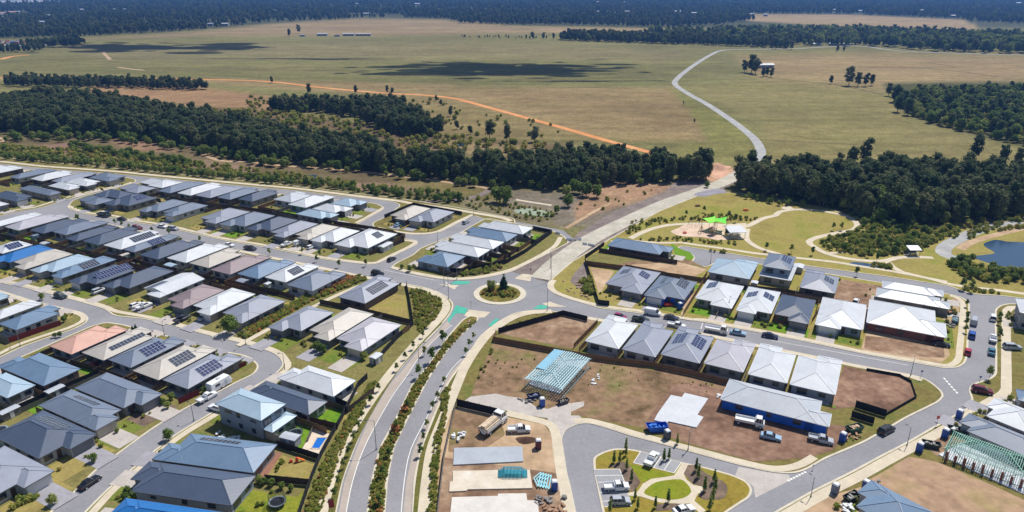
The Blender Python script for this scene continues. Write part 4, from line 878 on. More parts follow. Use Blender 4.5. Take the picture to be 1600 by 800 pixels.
def tree(key, loc, s, rz, label, cat='tree', group=None, vi=None, name=None, sz=None):
    vs_ = KIND[key]; i = rnd.randrange(len(vs_)) if vi is None else vi % len(vs_)
    o = empty(name or {'gum': 'gum_tree', 'bushy': 'bushy_tree', 'shrub': 'shrub', 'rust': 'rust_shrub', 'young': 'young_tree', 'pine': 'conifer', 'slim': 'columnar_tree'}[key], loc, rz, label, cat, group)
    o.scale = (s, s, sz or s)
    c = new_obj('crown', vs_[i][0], o); new_obj('trunk', vs_[i][1], o)
    SRC.setdefault(key, {}).setdefault(i, c)
    return o
def scatter(name, pts, key, label, cat):
    """one object of uncounted growth: crowns instanced on points (x, y, z, scale, turn)"""
    srcs = [SRC[key][i] for i in sorted(SRC[key])]
    m = bpy.data.meshes.new(name); m.from_pydata([p[:3] for p in pts], [], [])
    a = m.attributes.new('sc', 'FLOAT', 'POINT'); a.data.foreach_set('value', [p[3] for p in pts])
    a = m.attributes.new('rz', 'FLOAT', 'POINT'); a.data.foreach_set('value', [p[4] for p in pts])
    a = m.attributes.new('pick', 'INT', 'POINT'); a.data.foreach_set('value', [rnd.randrange(len(srcs)) for _ in pts])
    o = new_obj(name, m); stuff(o, label, cat)
    ng = bpy.data.node_groups.new(name, 'GeometryNodeTree')
    ng.interface.new_socket('Geometry', in_out='INPUT', socket_type='NodeSocketGeometry'); ng.interface.new_socket('Geometry', in_out='OUTPUT', socket_type='NodeSocketGeometry')
    N = ng.nodes; L = ng.links.new; gi = N.new('NodeGroupInput'); go = N.new('NodeGroupOutput'); J = N.new('GeometryNodeJoinGeometry')
    def attr(nm, ty):
        q = N.new('GeometryNodeInputNamedAttribute'); q.data_type = ty; q.inputs['Name'].default_value = nm; return next(s_ for s_ in q.outputs if s_.enabled and s_.name == 'Attribute')
    sc, rz, pk = attr('sc', 'FLOAT'), attr('rz', 'FLOAT'), attr('pick', 'INT')
    cx = N.new('ShaderNodeCombineXYZ'); L(rz, cx.inputs[2]); er = N.new('FunctionNodeEulerToRotation'); L(cx.outputs[0], er.inputs[0])
    for i, s_ in enumerate(srcs):
        oi = N.new('GeometryNodeObjectInfo'); oi.inputs['Object'].default_value = s_; oi.transform_space = 'ORIGINAL'
        cp = N.new('FunctionNodeCompare'); cp.data_type = 'INT'; cp.operation = 'EQUAL'
        ins = [q for q in cp.inputs if q.enabled]; L(pk, ins[0]); ins[1].default_value = i
        ip = N.new('GeometryNodeInstanceOnPoints'); L(gi.outputs[0], ip.inputs['Points']); L(cp.outputs[0], ip.inputs['Selection'])
        L(oi.outputs['Geometry'], ip.inputs['Instance']); L(er.outputs[0], ip.inputs['Rotation']); L(sc, ip.inputs['Scale']); L(ip.outputs[0], J.inputs[0])
    L(J.outputs[0], go.inputs[0])
    md = o.modifiers.new('growth', 'NODES'); md.node_group = ng
    return o
def fill(poly, spacing, jit=.45, keep=1.0, seed=1, hole=()):
    """jittered points on the ground inside a polygon traced in the photograph; spacing in metres"""
    r = random.Random(seed); W_ = [G(*p[:2]) for p in poly]
    x0 = min(p.x for p in W_); x1 = max(p.x for p in W_); y0 = min(p.y for p in W_); y1 = max(p.y for p in W_)
    pl = [(p.x, p.y) for p in W_]; out = []; y = y0
    while y < y1:
        x = x0
        while x < x1:
            q = (x + r.uniform(-jit, jit) * spacing, y + r.uniform(-jit, jit) * spacing)
            if r.random() < keep and inside(q, pl): out.append(q)
            x += spacing
        y += spacing
    return out
# -------- single trees that stand out
ST = [('gum', 483, 147, .75), ('gum', 425, 130, .5), ('gum', 556, 146, .6), ('gum', 605, 146, .5), ('gum', 613, 147, .5), ('gum', 452, 57, 1.1), ('gum', 467, 52, 1.2), ('gum', 832, 61, 1.0), ('gum', 849, 62, 1.0), ('gum', 865, 62, .8), ('gum', 822, 61, .6),
      ('gum', 765, 216, 1.0), ('gum', 792, 222, .8), ('gum', 836, 222, .8), ('gum', 704, 182, .55), ('gum', 689, 165, .4), ('gum', 681, 158, .35), ('gum', 714, 202, .5), ('gum', 735, 210, .5), ('gum', 1174, 114, 1.6), ('gum', 1163, 113, 1.0), ('gum', 1180, 116, 1.3), ('gum', 1198, 119, .8), ('gum', 1205, 121, .7), ('gum', 1192, 120, .7),
      ('gum', 1212, 77, 1.2), ('gum', 1236, 78, 1.1), ('gum', 1308, 81, .8), ('gum', 1318, 81, .6), ('gum', 1298, 131, .6), ('gum', 1326, 134, 1.4), ('gum', 1340, 135, 1.1), ('gum', 1352, 135, .9), ('gum', 1362, 134, .9), ('gum', 1398, 160, 1.2), ('gum', 1402, 175, 1.1), ('gum', 1418, 180, 1.1), ('gum', 1388, 150, .9), ('gum', 1410, 168, 1.0),
      ('gum', 1350, 256, 1.1), ('gum', 1522, 250, 1.0), ('gum', 1565, 257, .9), ('gum', 1590, 258, .8), ('gum', 1329, 262, .9), ('gum', 1310, 270, .8), ('gum', 1068, 163, .2), ('gum', 1085, 192, .25), ('gum', 1074, 275, .9), ('gum', 1095, 279, 1.3), ('gum', 1102, 280, 1.1),
      ('bushy', 884, 308, 1.0), ('bushy', 897, 302, 1.1), ('bushy', 916, 307, 1.2), ('bushy', 932, 309, 1.2), ('bushy', 888, 323, .9), ('bushy', 776, 316, 1.3), ('bushy', 790, 318, 1.3), ('bushy', 870, 333, .7), ('bushy', 905, 303, 1.0), ('bushy', 1000, 290, .6), ('bushy', 1104, 293, .5)]
for i, (k, x, y, s) in enumerate(ST):
    p = G(x, y)
    far = y < 150; sz_ = 'small' if s < .65 else ('tall' if s > 1.05 else 'mid-height')
    wh = ('beside the far farm sheds' if x < 480 and y < 60 else 'in the row along the back pasture' if y < 70 else 'in the clump by the white pasture shed' if 1150 < x < 1210 and y < 125 else 'by the gravel road at the back pasture' if y < 90 else 'in the clump on the brown eastern pasture' if 1290 < x < 1370 and y < 140
          else 'at the corner of the low eastern wood' if 1380 < x < 1420 else 'beside the orange clay track' if y < 170 and x < 700 else 'on the heath below the clay track' if x < 850 and y < 230 else 'beside the clay heap' if 1070 < x < 1110 and y > 270 else 'in the pasture beside the gravel road' if x < 1100 and y < 200 else 'rising above the eastern woodland edge' if x > 1300 else 'on bare ground west of the gravel road')
    tree(k, p, s * rnd.uniform(.92, 1.08), rnd.uniform(0, 6.3), '%s %s tree %s' % (sz_, 'rounded green' if k == 'bushy' else 'dark', wh), group='trees ' + wh)
# -------- woodlands: the trees that show largest are things, the rest reads as one mass
W_LEFT = [(-60, 172), (0, 166), (100, 155), (200, 170), (300, 186), (400, 206), (480, 225), (560, 238), (640, 257), (720, 265), (800, 268), (850, 262), (890, 250), (950, 255), (1000, 259), (1060, 266), (1108, 279), (1100, 284), (1040, 285), (950, 291), (880, 299), (800, 292), (700, 281), (600, 269), (500, 259), (400, 250), (330, 236), (250, 223), (150, 213), (80, 214), (0, 206), (-60, 206)]
W_CLUMP = [(420, 166), (500, 166), (560, 170), (620, 168), (665, 196), (700, 212), (640, 216), (590, 203), (560, 184), (500, 176), (430, 177)]
W_LINE = [(10, 128), (80, 130), (200, 131), (310, 136), (332, 139), (300, 142), (200, 138), (60, 137), (10, 135)]
W_RIGHT = [(1157, 283), (1200, 280), (1270, 284), (1330, 286), (1380, 276), (1450, 278), (1500, 282), (1600, 286), (1720, 294), (1720, 336), (1600, 338), (1530, 346), (1500, 351), (1440, 354), (1380, 352), (1320, 332), (1250, 317), (1180, 306), (1150, 299)]
W_UPPER = [(1392, 160), (1440, 146), (1520, 143), (1600, 142), (1740, 144), (1740, 240), (1600, 228), (1540, 215), (1480, 200), (1430, 186)]
def woodland(poly, sp, smin, smax, key, seed, keep=1.0):
    r = random.Random(seed); return [(q[0], q[1], 0, r.uniform(smin, smax), r.uniform(0, 6.28)) for q in fill(poly, sp, seed=seed, keep=keep)]
wl = woodland(W_LEFT, 4.4, .45, 1.0, 'gum', 1); wr = woodland(W_RIGHT, 4.6, .6, 1.12, 'gum', 2)
def near_first(pts): return sorted(pts, key=lambda p: p[1])
wl = near_first(wl); wr = near_first(wr)
for p in wl[:165]: tree('gum', p[:3], p[3], p[4], '%s eucalypt along the estate edge of the long woodland' % ('low' if p[3] < .63 else 'tall' if p[3] > .82 else 'mid-height'), group='front trees of the long woodland')
for p in wr[:125]: tree('gum', p[:3], p[3], p[4], '%s eucalypt along the park edge of the eastern woodland' % ('low' if p[3] < .77 else 'tall' if p[3] > .95 else 'mid-height'), group='front trees of the eastern woodland')
scatter('woodland', wl[165:], 'gum', 'long dark eucalypt woodland between the estate and the pasture', 'woodland')
scatter('woodland', wr[125:], 'gum', 'dark eucalypt woodland behind the park', 'woodland')
scatter('woodland', woodland(W_CLUMP, 4.8, .5, .95, 'gum', 3) + woodland(W_LINE, 5, .4, .8, 'gum', 4), 'gum', 'tree clumps below the orange clay track', 'woodland')
for k in range(4): tree('bushy', G(395 + k * 16, 256.5 + k * 2.0), .9, k, 'bright green bushy tree in front of the long woodland', group='bushy trees before the woodland', vi=k)
for k in range(3): tree('shrub', G(560 + k * 30, 300 + k * 3), 1.5, k, 'shrub in the wetland planting below the path', 'shrub', 'wetland shrubs', vi=k)
for k in range(2): tree('rust', G(632 - k * 14, 643 + k * 30), 1.5, k, 'rust-leaved shrub in the avenue median', 'shrub', 'median rust shrubs', vi=k)
trees_ = [(1345, 327, 1.9), (1362, 333, 2.1), (1378, 339, 1.8), (1332, 322, 1.6), (1392, 343, 1.7), (1256, 306, 1.5), (1272, 309, 1.4), (1180, 298, 1.2), (1418, 348, 1.6)]
for x_, y_, s_ in trees_: tree('bushy', G(x_, y_), s_, x_, 'bright green spreading tree at the park edge of the eastern woodland', group='green front trees of the eastern woodland')
scatter('undergrowth', woodland(W_LEFT, 5.5, .5, 1.15, 'bushy', 60, .7) + woodland(W_RIGHT, 6, .6, 1.3, 'bushy', 61, .6) + woodland(W_CLUMP, 6, .5, 1.0, 'bushy', 62, .7), 'bushy', 'green undergrowth filling the dark woodlands', 'undergrowth')
scatter('woodland', woodland(W_UPPER, 9.0, .45, .85, 'gum', 63, .6), 'gum', 'taller trees in the far eastern wood', 'woodland')
scatter('heath', woodland(W_UPPER, 4.5, 1.0, 3.0, 'shrub', 64, .5), 'shrub', 'pale scrub in the far eastern wood', 'scrub')
scatter('woodland', woodland(W_UPPER, 6.5, .7, 1.5, 'bushy', 5, .62), 'bushy', 'low mixed woodland at the far side of the eastern pasture', 'woodland')
BR = [(-20, 212), (60, 215), (150, 214), (250, 224), (330, 238), (400, 252), (500, 261), (600, 271), (700, 283), (790, 293), (780, 297), (690, 289), (600, 276), (500, 266), (400, 258), (330, 246), (240, 230), (150, 222), (60, 224), (-20, 222)]
BED = [(-20, 243), (60, 248), (120, 252), (200, 261), (300, 271), (400, 280), (480, 286), (560, 294), (640, 303), (720, 309), (726, 315), (690, 319), (620, 309), (537, 299), (469, 291), (420, 287), (324, 278), (220, 268), (120, 259), (0, 249)]
MID = [(105, 226), (200, 240), (300, 254), (330, 259), (300, 262), (200, 250), (110, 234)]
WET = [(-20, 225), (200, 240), (420, 268), (560, 288), (720, 302), (560, 296), (300, 272), (0, 244)]
def gr(poly, sp, a, b, seed, keep=1.0, z=0.0):
    r = random.Random(seed); return [(q[0], q[1], z, r.uniform(a, b), r.uniform(0, 6.28)) for q in fill(poly, sp, seed=seed, keep=keep)]
scatter('bushland', gr(BR, 4.5, .5, 1.0, 6, .6) + gr(BED, 3.0, .35, .75, 7, .75) + gr(MID, 3.5, .4, .8, 8, .8) + gr(WET, 6, .25, .5, 9, .35), 'bushy', 'green wetland scrub and young trees beside the perimeter path', 'scrub')
scatter('heath', gr(WET, 2.2, .8, 1.6, 10, .5) + gr([(300, 170), (480, 180), (700, 215), (900, 228), (820, 246), (640, 240), (420, 215)], 4.5, 1, 2.6, 11, .45) + gr([(560, 150), (700, 156), (860, 196), (960, 224), (700, 214)], 9, 1, 2.4, 12, .3)
        + gr([(700, 300), (870, 330), (860, 350), (800, 342), (720, 322)], 2.4, .5, 1.2, 13, .5) + gr([(880, 330), (960, 300), (1050, 290), (1020, 305), (930, 340)], 4, .5, 1.2, 14, .3) + gr([(380, 150), (470, 160), (480, 185), (400, 180)], 5, 1, 2.4, 15, .4), 'shrub', 'low heath and weeds on the wetland flats', 'heath')
PK = [(1345, 338), (1400, 352), (1470, 360), (1500, 356), (1470, 375), (1440, 392), (1400, 400), (1340, 400), (1290, 390), (1280, 378), (1310, 370), (1345, 358)]
PD = [(1475, 412), (1520, 408), (1545, 420), (1600, 428), (1720, 440), (1720, 462), (1600, 447), (1530, 440), (1490, 428)]
PE = [(1155, 302), (1200, 310), (1280, 322), (1345, 340), (1350, 352), (1320, 334), (1270, 324), (1215, 322), (1165, 312)]
scatter('bushland', gr(PK, 2.8, .2, .6, 16, .5, .14) + gr(PD, 2.8, .3, .65, 17, .8, .14) + gr(PE, 2.6, .2, .5, 18, .7, .1) + gr([(1480, 370), (1540, 350), (1640, 335), (1640, 345), (1560, 354)], 4, .2, .45, 19, .5, .1), 'bushy', 'bushy park planting between the curved path and the lake', 'scrub')
scatter('heath', gr(PK, 1.5, .5, 1.4, 20, .65, .14) + gr(PD, 2, .7, 1.5, 21, .6, .14) + gr([(1380, 352), (1500, 352), (1620, 330), (1620, 344), (1500, 372), (1470, 380)], 3, .7, 1.6, 22, .5, .1)
        + gr([(1060, 340), (1110, 336), (1180, 340), (1200, 333), (1180, 345), (1100, 347)], 1.8, .5, 1.0, 23, .6, .14) + gr([(985, 345), (1060, 340), (1075, 346), (1020, 352), (985, 368), (975, 366)], 1.8, .5, 1.0, 24, .6, .14)
        + gr([(1000, 374), (1060, 372), (1150, 380), (1150, 384), (1060, 378), (1000, 377)], 1.6, .4, .9, 25, .8, .14) + gr([(1530, 351), (1600, 352), (1600, 357), (1540, 366), (1510, 376)], 2, .6, 1.2, 26, .6, .14)
        + gr([(1370, 411), (1395, 416), (1390, 421), (1360, 418)], 1.4, .5, 1, 27, .8, .14) + gr([(1500, 449), (1560, 458), (1565, 461), (1500, 455)], 1.3, .5, 1, 28, .9, .14) + gr([(1085, 392), (1140, 398), (1130, 393)], 1.4, .5, 1, 29, .9, .14), 'shrub', 'low park shrubs along the paths and play area', 'shrubs')
GARD = []; r_ = random.Random(21)
for p_ in PLANS:                               # small front-garden shrubs
    if 'wing' in p_['k'].get('label', '') or p_['k'].get('dl', 6.5) < 2: continue
    fd = {'A': -p_['v'], 'C': p_['v'], 'B': p_['u'], 'D': -p_['u']}[p_['k'].get('front', 'A')]; sd_ = Vector((-fd.y, fd.x, 0)); dep = p_['w'][1 if p_['k'].get('front', 'A') in 'AC' else 0]; wid = p_['w'][0 if p_['k'].get('front', 'A') in 'AC' else 1]
    for i_ in range(r_.randrange(3, 8)):
        q_ = p_['cen'] + fd * (dep / 2 + r_.uniform(.2, 2.2)) + sd_ * r_.uniform(-.55, .55) * wid; GARD.append((q_.x, q_.y, .15, r_.uniform(.25, .75), r_.uniform(0, 6)))
    for i_ in range(r_.randrange(0, 4)):
        q_ = p_['cen'] - fd * (dep / 2 + r_.uniform(1.5, 4)) + sd_ * r_.uniform(-.5, .5) * wid; GARD.append((q_.x, q_.y, .15, r_.uniform(.25, .7), r_.uniform(0, 6)))
MED = [(735, 505), (745, 503), (718, 527), (698, 549), (668, 594), (638, 652), (614, 702), (604, 752), (600, 802), (597, 850), (574, 850), (575, 802), (582, 752), (595, 702), (622, 652), (646, 602), (677, 564), (702, 527)]
STRIP = [(590, 596), (577, 600), (540, 660), (512, 710), (490, 760), (475, 800), (462, 840), (490, 840), (505, 790), (520, 745), (538, 695), (566, 645)]
HEDGE = [(690, 610), (705, 607), (700, 640), (690, 690), (684, 740), (680, 800), (676, 850), (666, 850), (670, 780), (677, 700), (690, 650)]
PSTRIP = [(560, 432), (575, 437), (490, 470), (450, 492), (415, 512), (385, 530), (370, 524), (400, 506), (440, 485), (480, 462)]
RND = [(640, 452), (662, 455), (688, 468), (692, 480), (680, 500), (655, 520), (648, 505), (646, 480)]
NWB = [(715, 428), (780, 416), (786, 421), (760, 428), (722, 432)]
scatter('garden_planting', gr(MED, .55, .16, .46, 30, .9, .14) + gr(STRIP, .52, .2, .55, 31, .92, .14) + gr(HEDGE, .65, .3, .62, 32, .9, .14) + gr(PSTRIP, .7, .3, .8, 33, .9, .14) + gr(RND, .8, .25, .7, 34, .8, .14) + GARD + gr([(745, 600), (765, 560), (900, 556), (1000, 574), (1140, 606), (1100, 625), (980, 610), (880, 600), (800, 615)], 2.2, .08, .3, 45, .5, .14) + gr(NWB, 1.1, .5, .9, 35, .9, .14)
        + gr([(752, 462), (800, 466), (812, 458), (790, 452), (760, 452)], 1.1, .4, .9, 36, .8, .15) + gr([(905, 440), (925, 435), (930, 462), (915, 460)], 1.3, .6, 1.2, 37, .9, .16) + gr([(788, 512), (860, 492), (866, 494), (800, 512)], 1.2, .3, .6, 38, .8, .14) + gr([(742, 600), (760, 560), (772, 540), (768, 560), (752, 598)], 1.4, .4, .8, 39, .7, .14), 'shrub', 'low green shrubs planted along the avenue and garden strips', 'shrubs')
scatter('rust_planting', gr(MED, 1.2, .22, .6, 40, .45, .14) + gr(PSTRIP, 1.5, .4, .9, 41, .5, .14) + gr(STRIP, 1.5, .25, .6, 42, .4, .14) + gr([(752, 462), (800, 466), (812, 458), (790, 452), (760, 452)], 1.5, .5, 1, 43, .7, .15) + gr([(520, 437), (552, 432), (556, 437), (500, 462), (490, 460)], 1.2, .8, 1.3, 44, .9, .14), 'rust', 'rust and orange foliage among the roadside planting', 'shrubs')
# -------- named garden and street trees
def trees(key, pts, label, group, s=1.0, z=.14, cat='tree'):
    for i, p in enumerate(pts): tree(key, G(p[0], p[1], z), (p[2] if len(p) > 2 else 1) * s * rnd.uniform(.9, 1.1), rnd.uniform(0, 6.3), label, cat, group)
tree('pine', G(787, 454), 1.35, 0, 'tall dark conifer on the roundabout island', 'tree'); tree('bushy', G(767, 454), .62, 1, 'dark bushy tree beside the conifer on the roundabout island', 'tree')
trees('bushy', [(263, 687, .45), (147, 722, .36), (83, 789, .4)], 'round-headed young tree by the lower street kerb', 'kerb trees on the lower street')
tree('bushy', G(361, 521, .14), .95, 2, 'dense dark green tree at the start of the planted strip', 'tree')
trees('bushy', [(503, 552, .5), (495, 548, .42), (568, 562, .4), (66, 468, .36), (101, 503, .36), (86, 527, .25), (94, 526, .25)], 'small rounded garden tree beside a driveway or kerb', 'garden trees in the western streets')
trees('pine', [(213, 518, .55), (208, 519, .45)], 'small dark conifer in the front garden of the salmon corner house', 'conifers by the corner house')
trees('young', [(692, 538, 1.6), (675, 566, 1.6), (663, 555, 1.0), (655, 590, 1.2), (637, 640, 1), (620, 672, .9), (607, 715, .9), (598, 745, .9), (592, 790, .9)], 'young tree planted in the avenue median', 'median trees')
AV = [(670, 512), (661, 528), (646, 546), (633, 562), (620, 580), (592, 612), (580, 632), (566, 655), (560, 672), (553, 690), (545, 712), (537, 732), (529, 760), (523, 778)]
trees('young', AV, 'slender street tree between avenue kerb and western path', 'western avenue street trees', .85)
trees('young', [(740, 531), (733, 543), (728, 555), (694, 600), (684, 625), (676, 640), (667, 668), (662, 690), (657, 712)], 'slender street tree on the eastern verge of the avenue', 'eastern avenue street trees', .8)
trees('slim', [(1058, 694), (1037, 720), (1045, 717), (978, 712)], 'slim young tree at the edge of the teardrop park', 'teardrop park trees', .95)
t = T(880, 690)
trees('slim', [p + (.95,) for p in t((712, 95), (575, 240), (640, 240), (720, 320), (775, 450), (815, 660), (845, 760), (1045, 750), (1190, 690), (530, 800))], 'slim young tree in the mulch beds of the teardrop park', 'teardrop park trees')
t = T(1040, 690)
trees('slim', [p + (1.05,) for p in t((345, 330), (370, 410), (550, 460), (560, 560), (440, 560), (530, 680), (500, 780))], 'slim young tree in the mulch beds of the teardrop park', 'teardrop park trees')
t = T(1130, 290)
trees('young', [p + (1.2,) for p in t((490, 740), (770, 770), (1010, 790), (65, 380), (140, 420), (1250, 510), (1340, 510))] + [(1072, 338), (1100, 332), (1112, 344), (1356, 402), (1370, 408)], 'small young tree on the park lawn', 'park lawn trees')
trees('young', [(1503, 452, 1.3), (1517, 456, 1.4), (1545, 593, 1.3), (1338, 431, 1.1)], 'young tree in the eastern street verge', 'eastern verge trees')
trees('young', [(1510, 480), (1510, 500), (1509, 510), (1508, 520), (1561, 500), (1560, 507), (1561, 522), (1561, 529)], 'tiny street tree by the parked cars on the east street', 'east street saplings', .9)
trees('young', [(88, 299), (161, 302), (123, 346), (121, 345), (203, 360), (313, 379), (238, 365), (264, 368), (421, 399), (495, 409), (530, 418), (572, 416), (500, 402), (473, 397), (191, 355), (180, 352)], 'tiny street tree along the western streets', 'western street saplings', .95)
trees('bushy', [(640, 424, .35), (628, 420, .3), (476, 538, .25), (183, 676, .2), (320, 613, .25), (255, 632, .3), (268, 625, .32), (262, 638, .3)], 'rounded garden shrub by a front lawn', 'front garden shrubs')
trees('shrub', [(35, 785, 1.0), (45, 783, .9), (53, 780, .8), (30, 790, .9)], 'brown-green hedge shrub under the grey roofed house wall', 'hedge shrubs', cat='shrub')
trees('bushy', [(200, 772, .3), (208, 778, .25), (195, 780, .25), (412, 757, .28), (425, 759, .3), (440, 764, .28), (455, 767, .28), (405, 754, .28)], 'leafy garden bush behind a fence or footpath', 'garden bushes on the lower lots')
# -------- far forest to the horizon
FARB = [(-700, 74), (-200, 68), (0, 61), (60, 60), (135, 58), (215, 53), (330, 47), (400, 38.5), (520, 32), (560, 29.5), (640, 29), (700, 31), (720, 37), (800, 40), (900, 40), (1040, 44), (1120, 40), (1240, 24), (1330, 28), (1500, 34), (1600, 38), (1800, 42), (2400, 50)]
def far_edge(x):
    for a, b in zip(FARB, FARB[1:]):
        if a[0] <= x <= b[0]: return a[1] + (b[1] - a[1]) * (x - a[0]) / (b[0] - a[0])
    return 60
FH = [(128, 17.5, 24, 'white'), (180, 17, 14, 'white'), (196, 17, 14, 'white'), (244, 18.5, 10, 'pale'), (80, 27, 24, 'pale'), (64, 38, 24, 'pale'), (18, 22, 30, 'pink'), (352, 41, 16, 'white'), (330, 41, 14, 'pale'), (430, 19, 14, 'white'), (558, 8, 20, 'white'), (652, 8, 26, 'white'), (572, 24, 20, 'beige'), (935, 20.5, 14, 'white'), (950, 20.5, 14, 'white'), (980, 20.5, 16, 'white'), (978, 5, 24, 'white'), (1058, 20.5, 24, 'white'), (1084, 23, 16, 'white'), (1175, 25, 14, 'white'), (1196, 25.5, 12, 'white'), (1303, 17.5, 14, 'white'), (1343, 19.5, 16, 'white'), (1488, 27.5, 16, 'white'), (1590, 6.5, 34, 'white'), (1275, 71, 14, 'white'), (1302, 71, 14, 'white'), (1321, 71, 14, 'white'), (1440, 18.5, 14, 'beige'), (932, 5, 24, 'white')]
STRIPS = [((1170, 22), (1330, 23), (1510, 31), (1530, 45), (1330, 40), (1170, 31)), ((520, 22), (580, 23), (640, 25), (630, 29), (540, 27)), ((-60, 5), (70, 4), (70, 9), (-60, 10)), ((-60, 20), (40, 19), (60, 28), (-60, 32))]
far = []; r = random.Random(5); d = 1050.0
while d < 9000:
    sp = max(9.0, d / 140); half = d * .80
    x = -half
    while x < half:
        q = (x + r.uniform(-.5, .5) * sp, d + r.uniform(-.5, .5) * sp); p = proj((q[0], q[1], 0))
        if p[1] < far_edge(p[0]) - .2 and r.random() < .9 * min(1, 1.35 + math.sin(q[0] / 310 + 1.3 * math.sin(q[1] / 240)) * .55 + math.sin(q[1] / 170 + q[0] / 900) * .5) and not any(inside(p, s_) for s_ in STRIPS) and not any(abs(p[0] - f_[0]) < f_[2] * pxm(f_[1]) * .55 + .8 and -.7 < p[1] - f_[1] < 5.5 for f_ in FH): far.append((q[0], q[1], 0, r.uniform(.45, 1.15) * (sp / 9.0) ** .55, r.uniform(0, 6.28)))
        x += sp
    d += sp * 1.3
W_MID = [(872, 63), (960, 66.5), (1100, 71), (1235, 76), (1235, 70), (1100, 64), (960, 60), (880, 58)]
W_ME = [(1010, 52), (1130, 52), (1240, 50), (1350, 51), (1600, 60), (1800, 66), (1800, 88), (1600, 84), (1500, 83), (1440, 79), (1380, 73), (1240, 71), (1150, 63), (1040, 58)]
W_ML = [(25, 73), (60, 75), (120, 73), (136, 69), (130, 66), (90, 67), (70, 71)]
W_MT = [(-60, 84), (0, 84), (40, 82), (70, 80), (75, 76), (30, 78), (-60, 80)]
FARN = len(far)
scatter('far_forest', far, 'gum', 'hazy blue-green forest stretching to the horizon', 'forest')
scatter('far_forest', woodland(W_ME, 15, 1.6, 3.0, 'bushy', 55, .5) + woodland(W_MID, 14, 1.3, 2.4, 'bushy', 56, .4), 'bushy', 'lighter round trees in the belt across the back of the pasture', 'forest')
scatter('far_forest', woodland(W_MID, 8, .5, 1.35, 'gum', 50, .9) + woodland(W_ME, 11, .6, 1.4, 'gum', 51, .62) + woodland(W_ML, 9, .7, 1.1, 'gum', 52) + woodland(W_MT, 9, .6, .9, 'gum', 53) + gr([(715, 57), (800, 58), (870, 62), (800, 61), (715, 60)], 14, .25, .5, 54, .5), 'gum', 'belt of dark trees across the back of the pasture', 'forest')
# ================================================================ FENCES
M_tim = surf('timber_fence', (132, 104, 78), .25, 1.2, .9, 8, obj=True); M_blk = surf('black_fence', (40, 42, 48), .2, 1, .8, 6, obj=True)
M_red = surf('red_fence', (116, 44, 44), .15, 1, .7, 6, obj=True); M_gry = surf('grey_fence', (116, 112, 108), .15, 1, .8, 6, obj=True); M_brn = surf('brown_fence', (84, 72, 64), .2, 1, .85, 6, obj=True)
def _bay(mat):
    m = MB().box((.5, 0, .88), (.985, .035, 1.66)); m.box((.5, .05, .45), (1, .06, .1)).box((.5, .05, 1.4), (1, .06, .1))
    for i in range(8): m.box((.06 + i * .125, -.024, .9), (.1, .02, 1.72))
    m.box((0, .02, .92), (.05, .12, 1.84)); return m.mesh('fence_panel', [mat])
BAY = {k: _bay(m) for k, m in (('t', M_tim), ('k', M_blk), ('r', M_red), ('g', M_gry), ('b', M_brn))}
FN = {'t': 'timber', 'k': 'black', 'r': 'dark red', 'g': 'grey', 'b': 'brown'}
NF = [0]
def fence_w(P, kind, label, hs=1.0, group=None):
    o = empty('fence', (P[0].x, P[0].y, .14), 0, label, 'fence', group)
    for a, b in zip(P, P[1:]):
        d = b - a; d.z = 0; n = max(1, round(d.length / 2.7)); an = math.atan2(d.y, d.x)
        for i in range(n):
            p = new_obj('fence_panel', BAY[kind], o); q = a + d * (i / n) - P[0]
            p.location = (q.x, q.y, 0); p.rotation_euler = (0, 0, an); p.scale = (d.length / n, 1, hs)
def fence(px, kind, label, hs=1.0): fence_w([G(p[0], p[1], .14) for p in px], kind, label, hs)
for i, (pts, ref) in enumerate(AUTOF): fence_w(pts, 'tb'[i % 2] if i % 5 else 'g', '%s yard fence, house %s' % (FN['tb'[i % 2] if i % 5 else 'g'], ref))
fence([(775, 523), (771, 534), (866, 551.5), (890, 556), (917, 561), (957, 567), (1017, 574), (1079, 587), (1149, 604.5)], 't', 'long timber fence behind the houses facing the building sites')
fence([(779, 521), (879.5, 493), (917, 502), (917, 503)], 'k', 'black fence on the street sides of the empty corner lot', 1.05)
fence([(933, 507), (896, 545)], 't', 'timber side fence between the empty corner lot and the first white house')
fence([(714, 635), (784.5, 651.6)], 'k', 'tall black fence at the top of the slab building site', 1.25)
fence([(712, 635), (705, 665), (694, 716), (684, 800), (676, 860)], 'g', 'low grey fence between avenue hedge and the slab building site', .7)
fence([(704, 425.5), (721, 426), (750, 420.5), (791, 412), (820, 396), (862, 365), (832, 359)], 'k', 'black fence round the yards beside the gravel road')
for (a, b), w_ in zip((((742, 416), (720, 407)), ((768, 409), (735, 399)), ((798, 402), (775, 389)), ((838, 383), (812, 369))), ('first', 'second', 'third', 'fourth')): fence([a, b], 'b', '%s brown yard divider from the roundabout beside the gravel road' % w_)
fence([(601, 341), (646, 322), (722, 336)], 'k', 'black fence behind the two court island houses')
fence([(577.5, 399.5), (605, 389), (632, 378), (630, 374), (614, 365.5), (580, 359.5), (551, 355), (517, 350), (473, 343), (451, 338), (400, 331), (337.5, 323.6), (258, 311)], 'b', 'long dark back fence behind the houses north of the roundabout road')
fence([(0, 371), (14, 373.6), (65, 384.6), (82, 387), (137.5, 398), (179, 405), (212, 411), (242, 420), (284, 428), (317, 435), (377, 449), (424, 457.5), (461, 468.5)], 'b', 'long brown back fence between the two western house rows')
fence([(500, 475), (573, 490), (646, 508)], 'b', 'dark back fence below the straw lawn on the avenue corner')
fence([(635, 446), (640, 470), (646, 508), (621, 530), (600, 553), (585, 573)], 'k', 'black fence between avenue path and the corner gardens')
fence([(574, 592), (560, 605), (535, 655), (515, 690), (501, 716), (487, 750), (470, 800), (455, 850)], 'k', 'long black fence between western back yards and avenue planting')
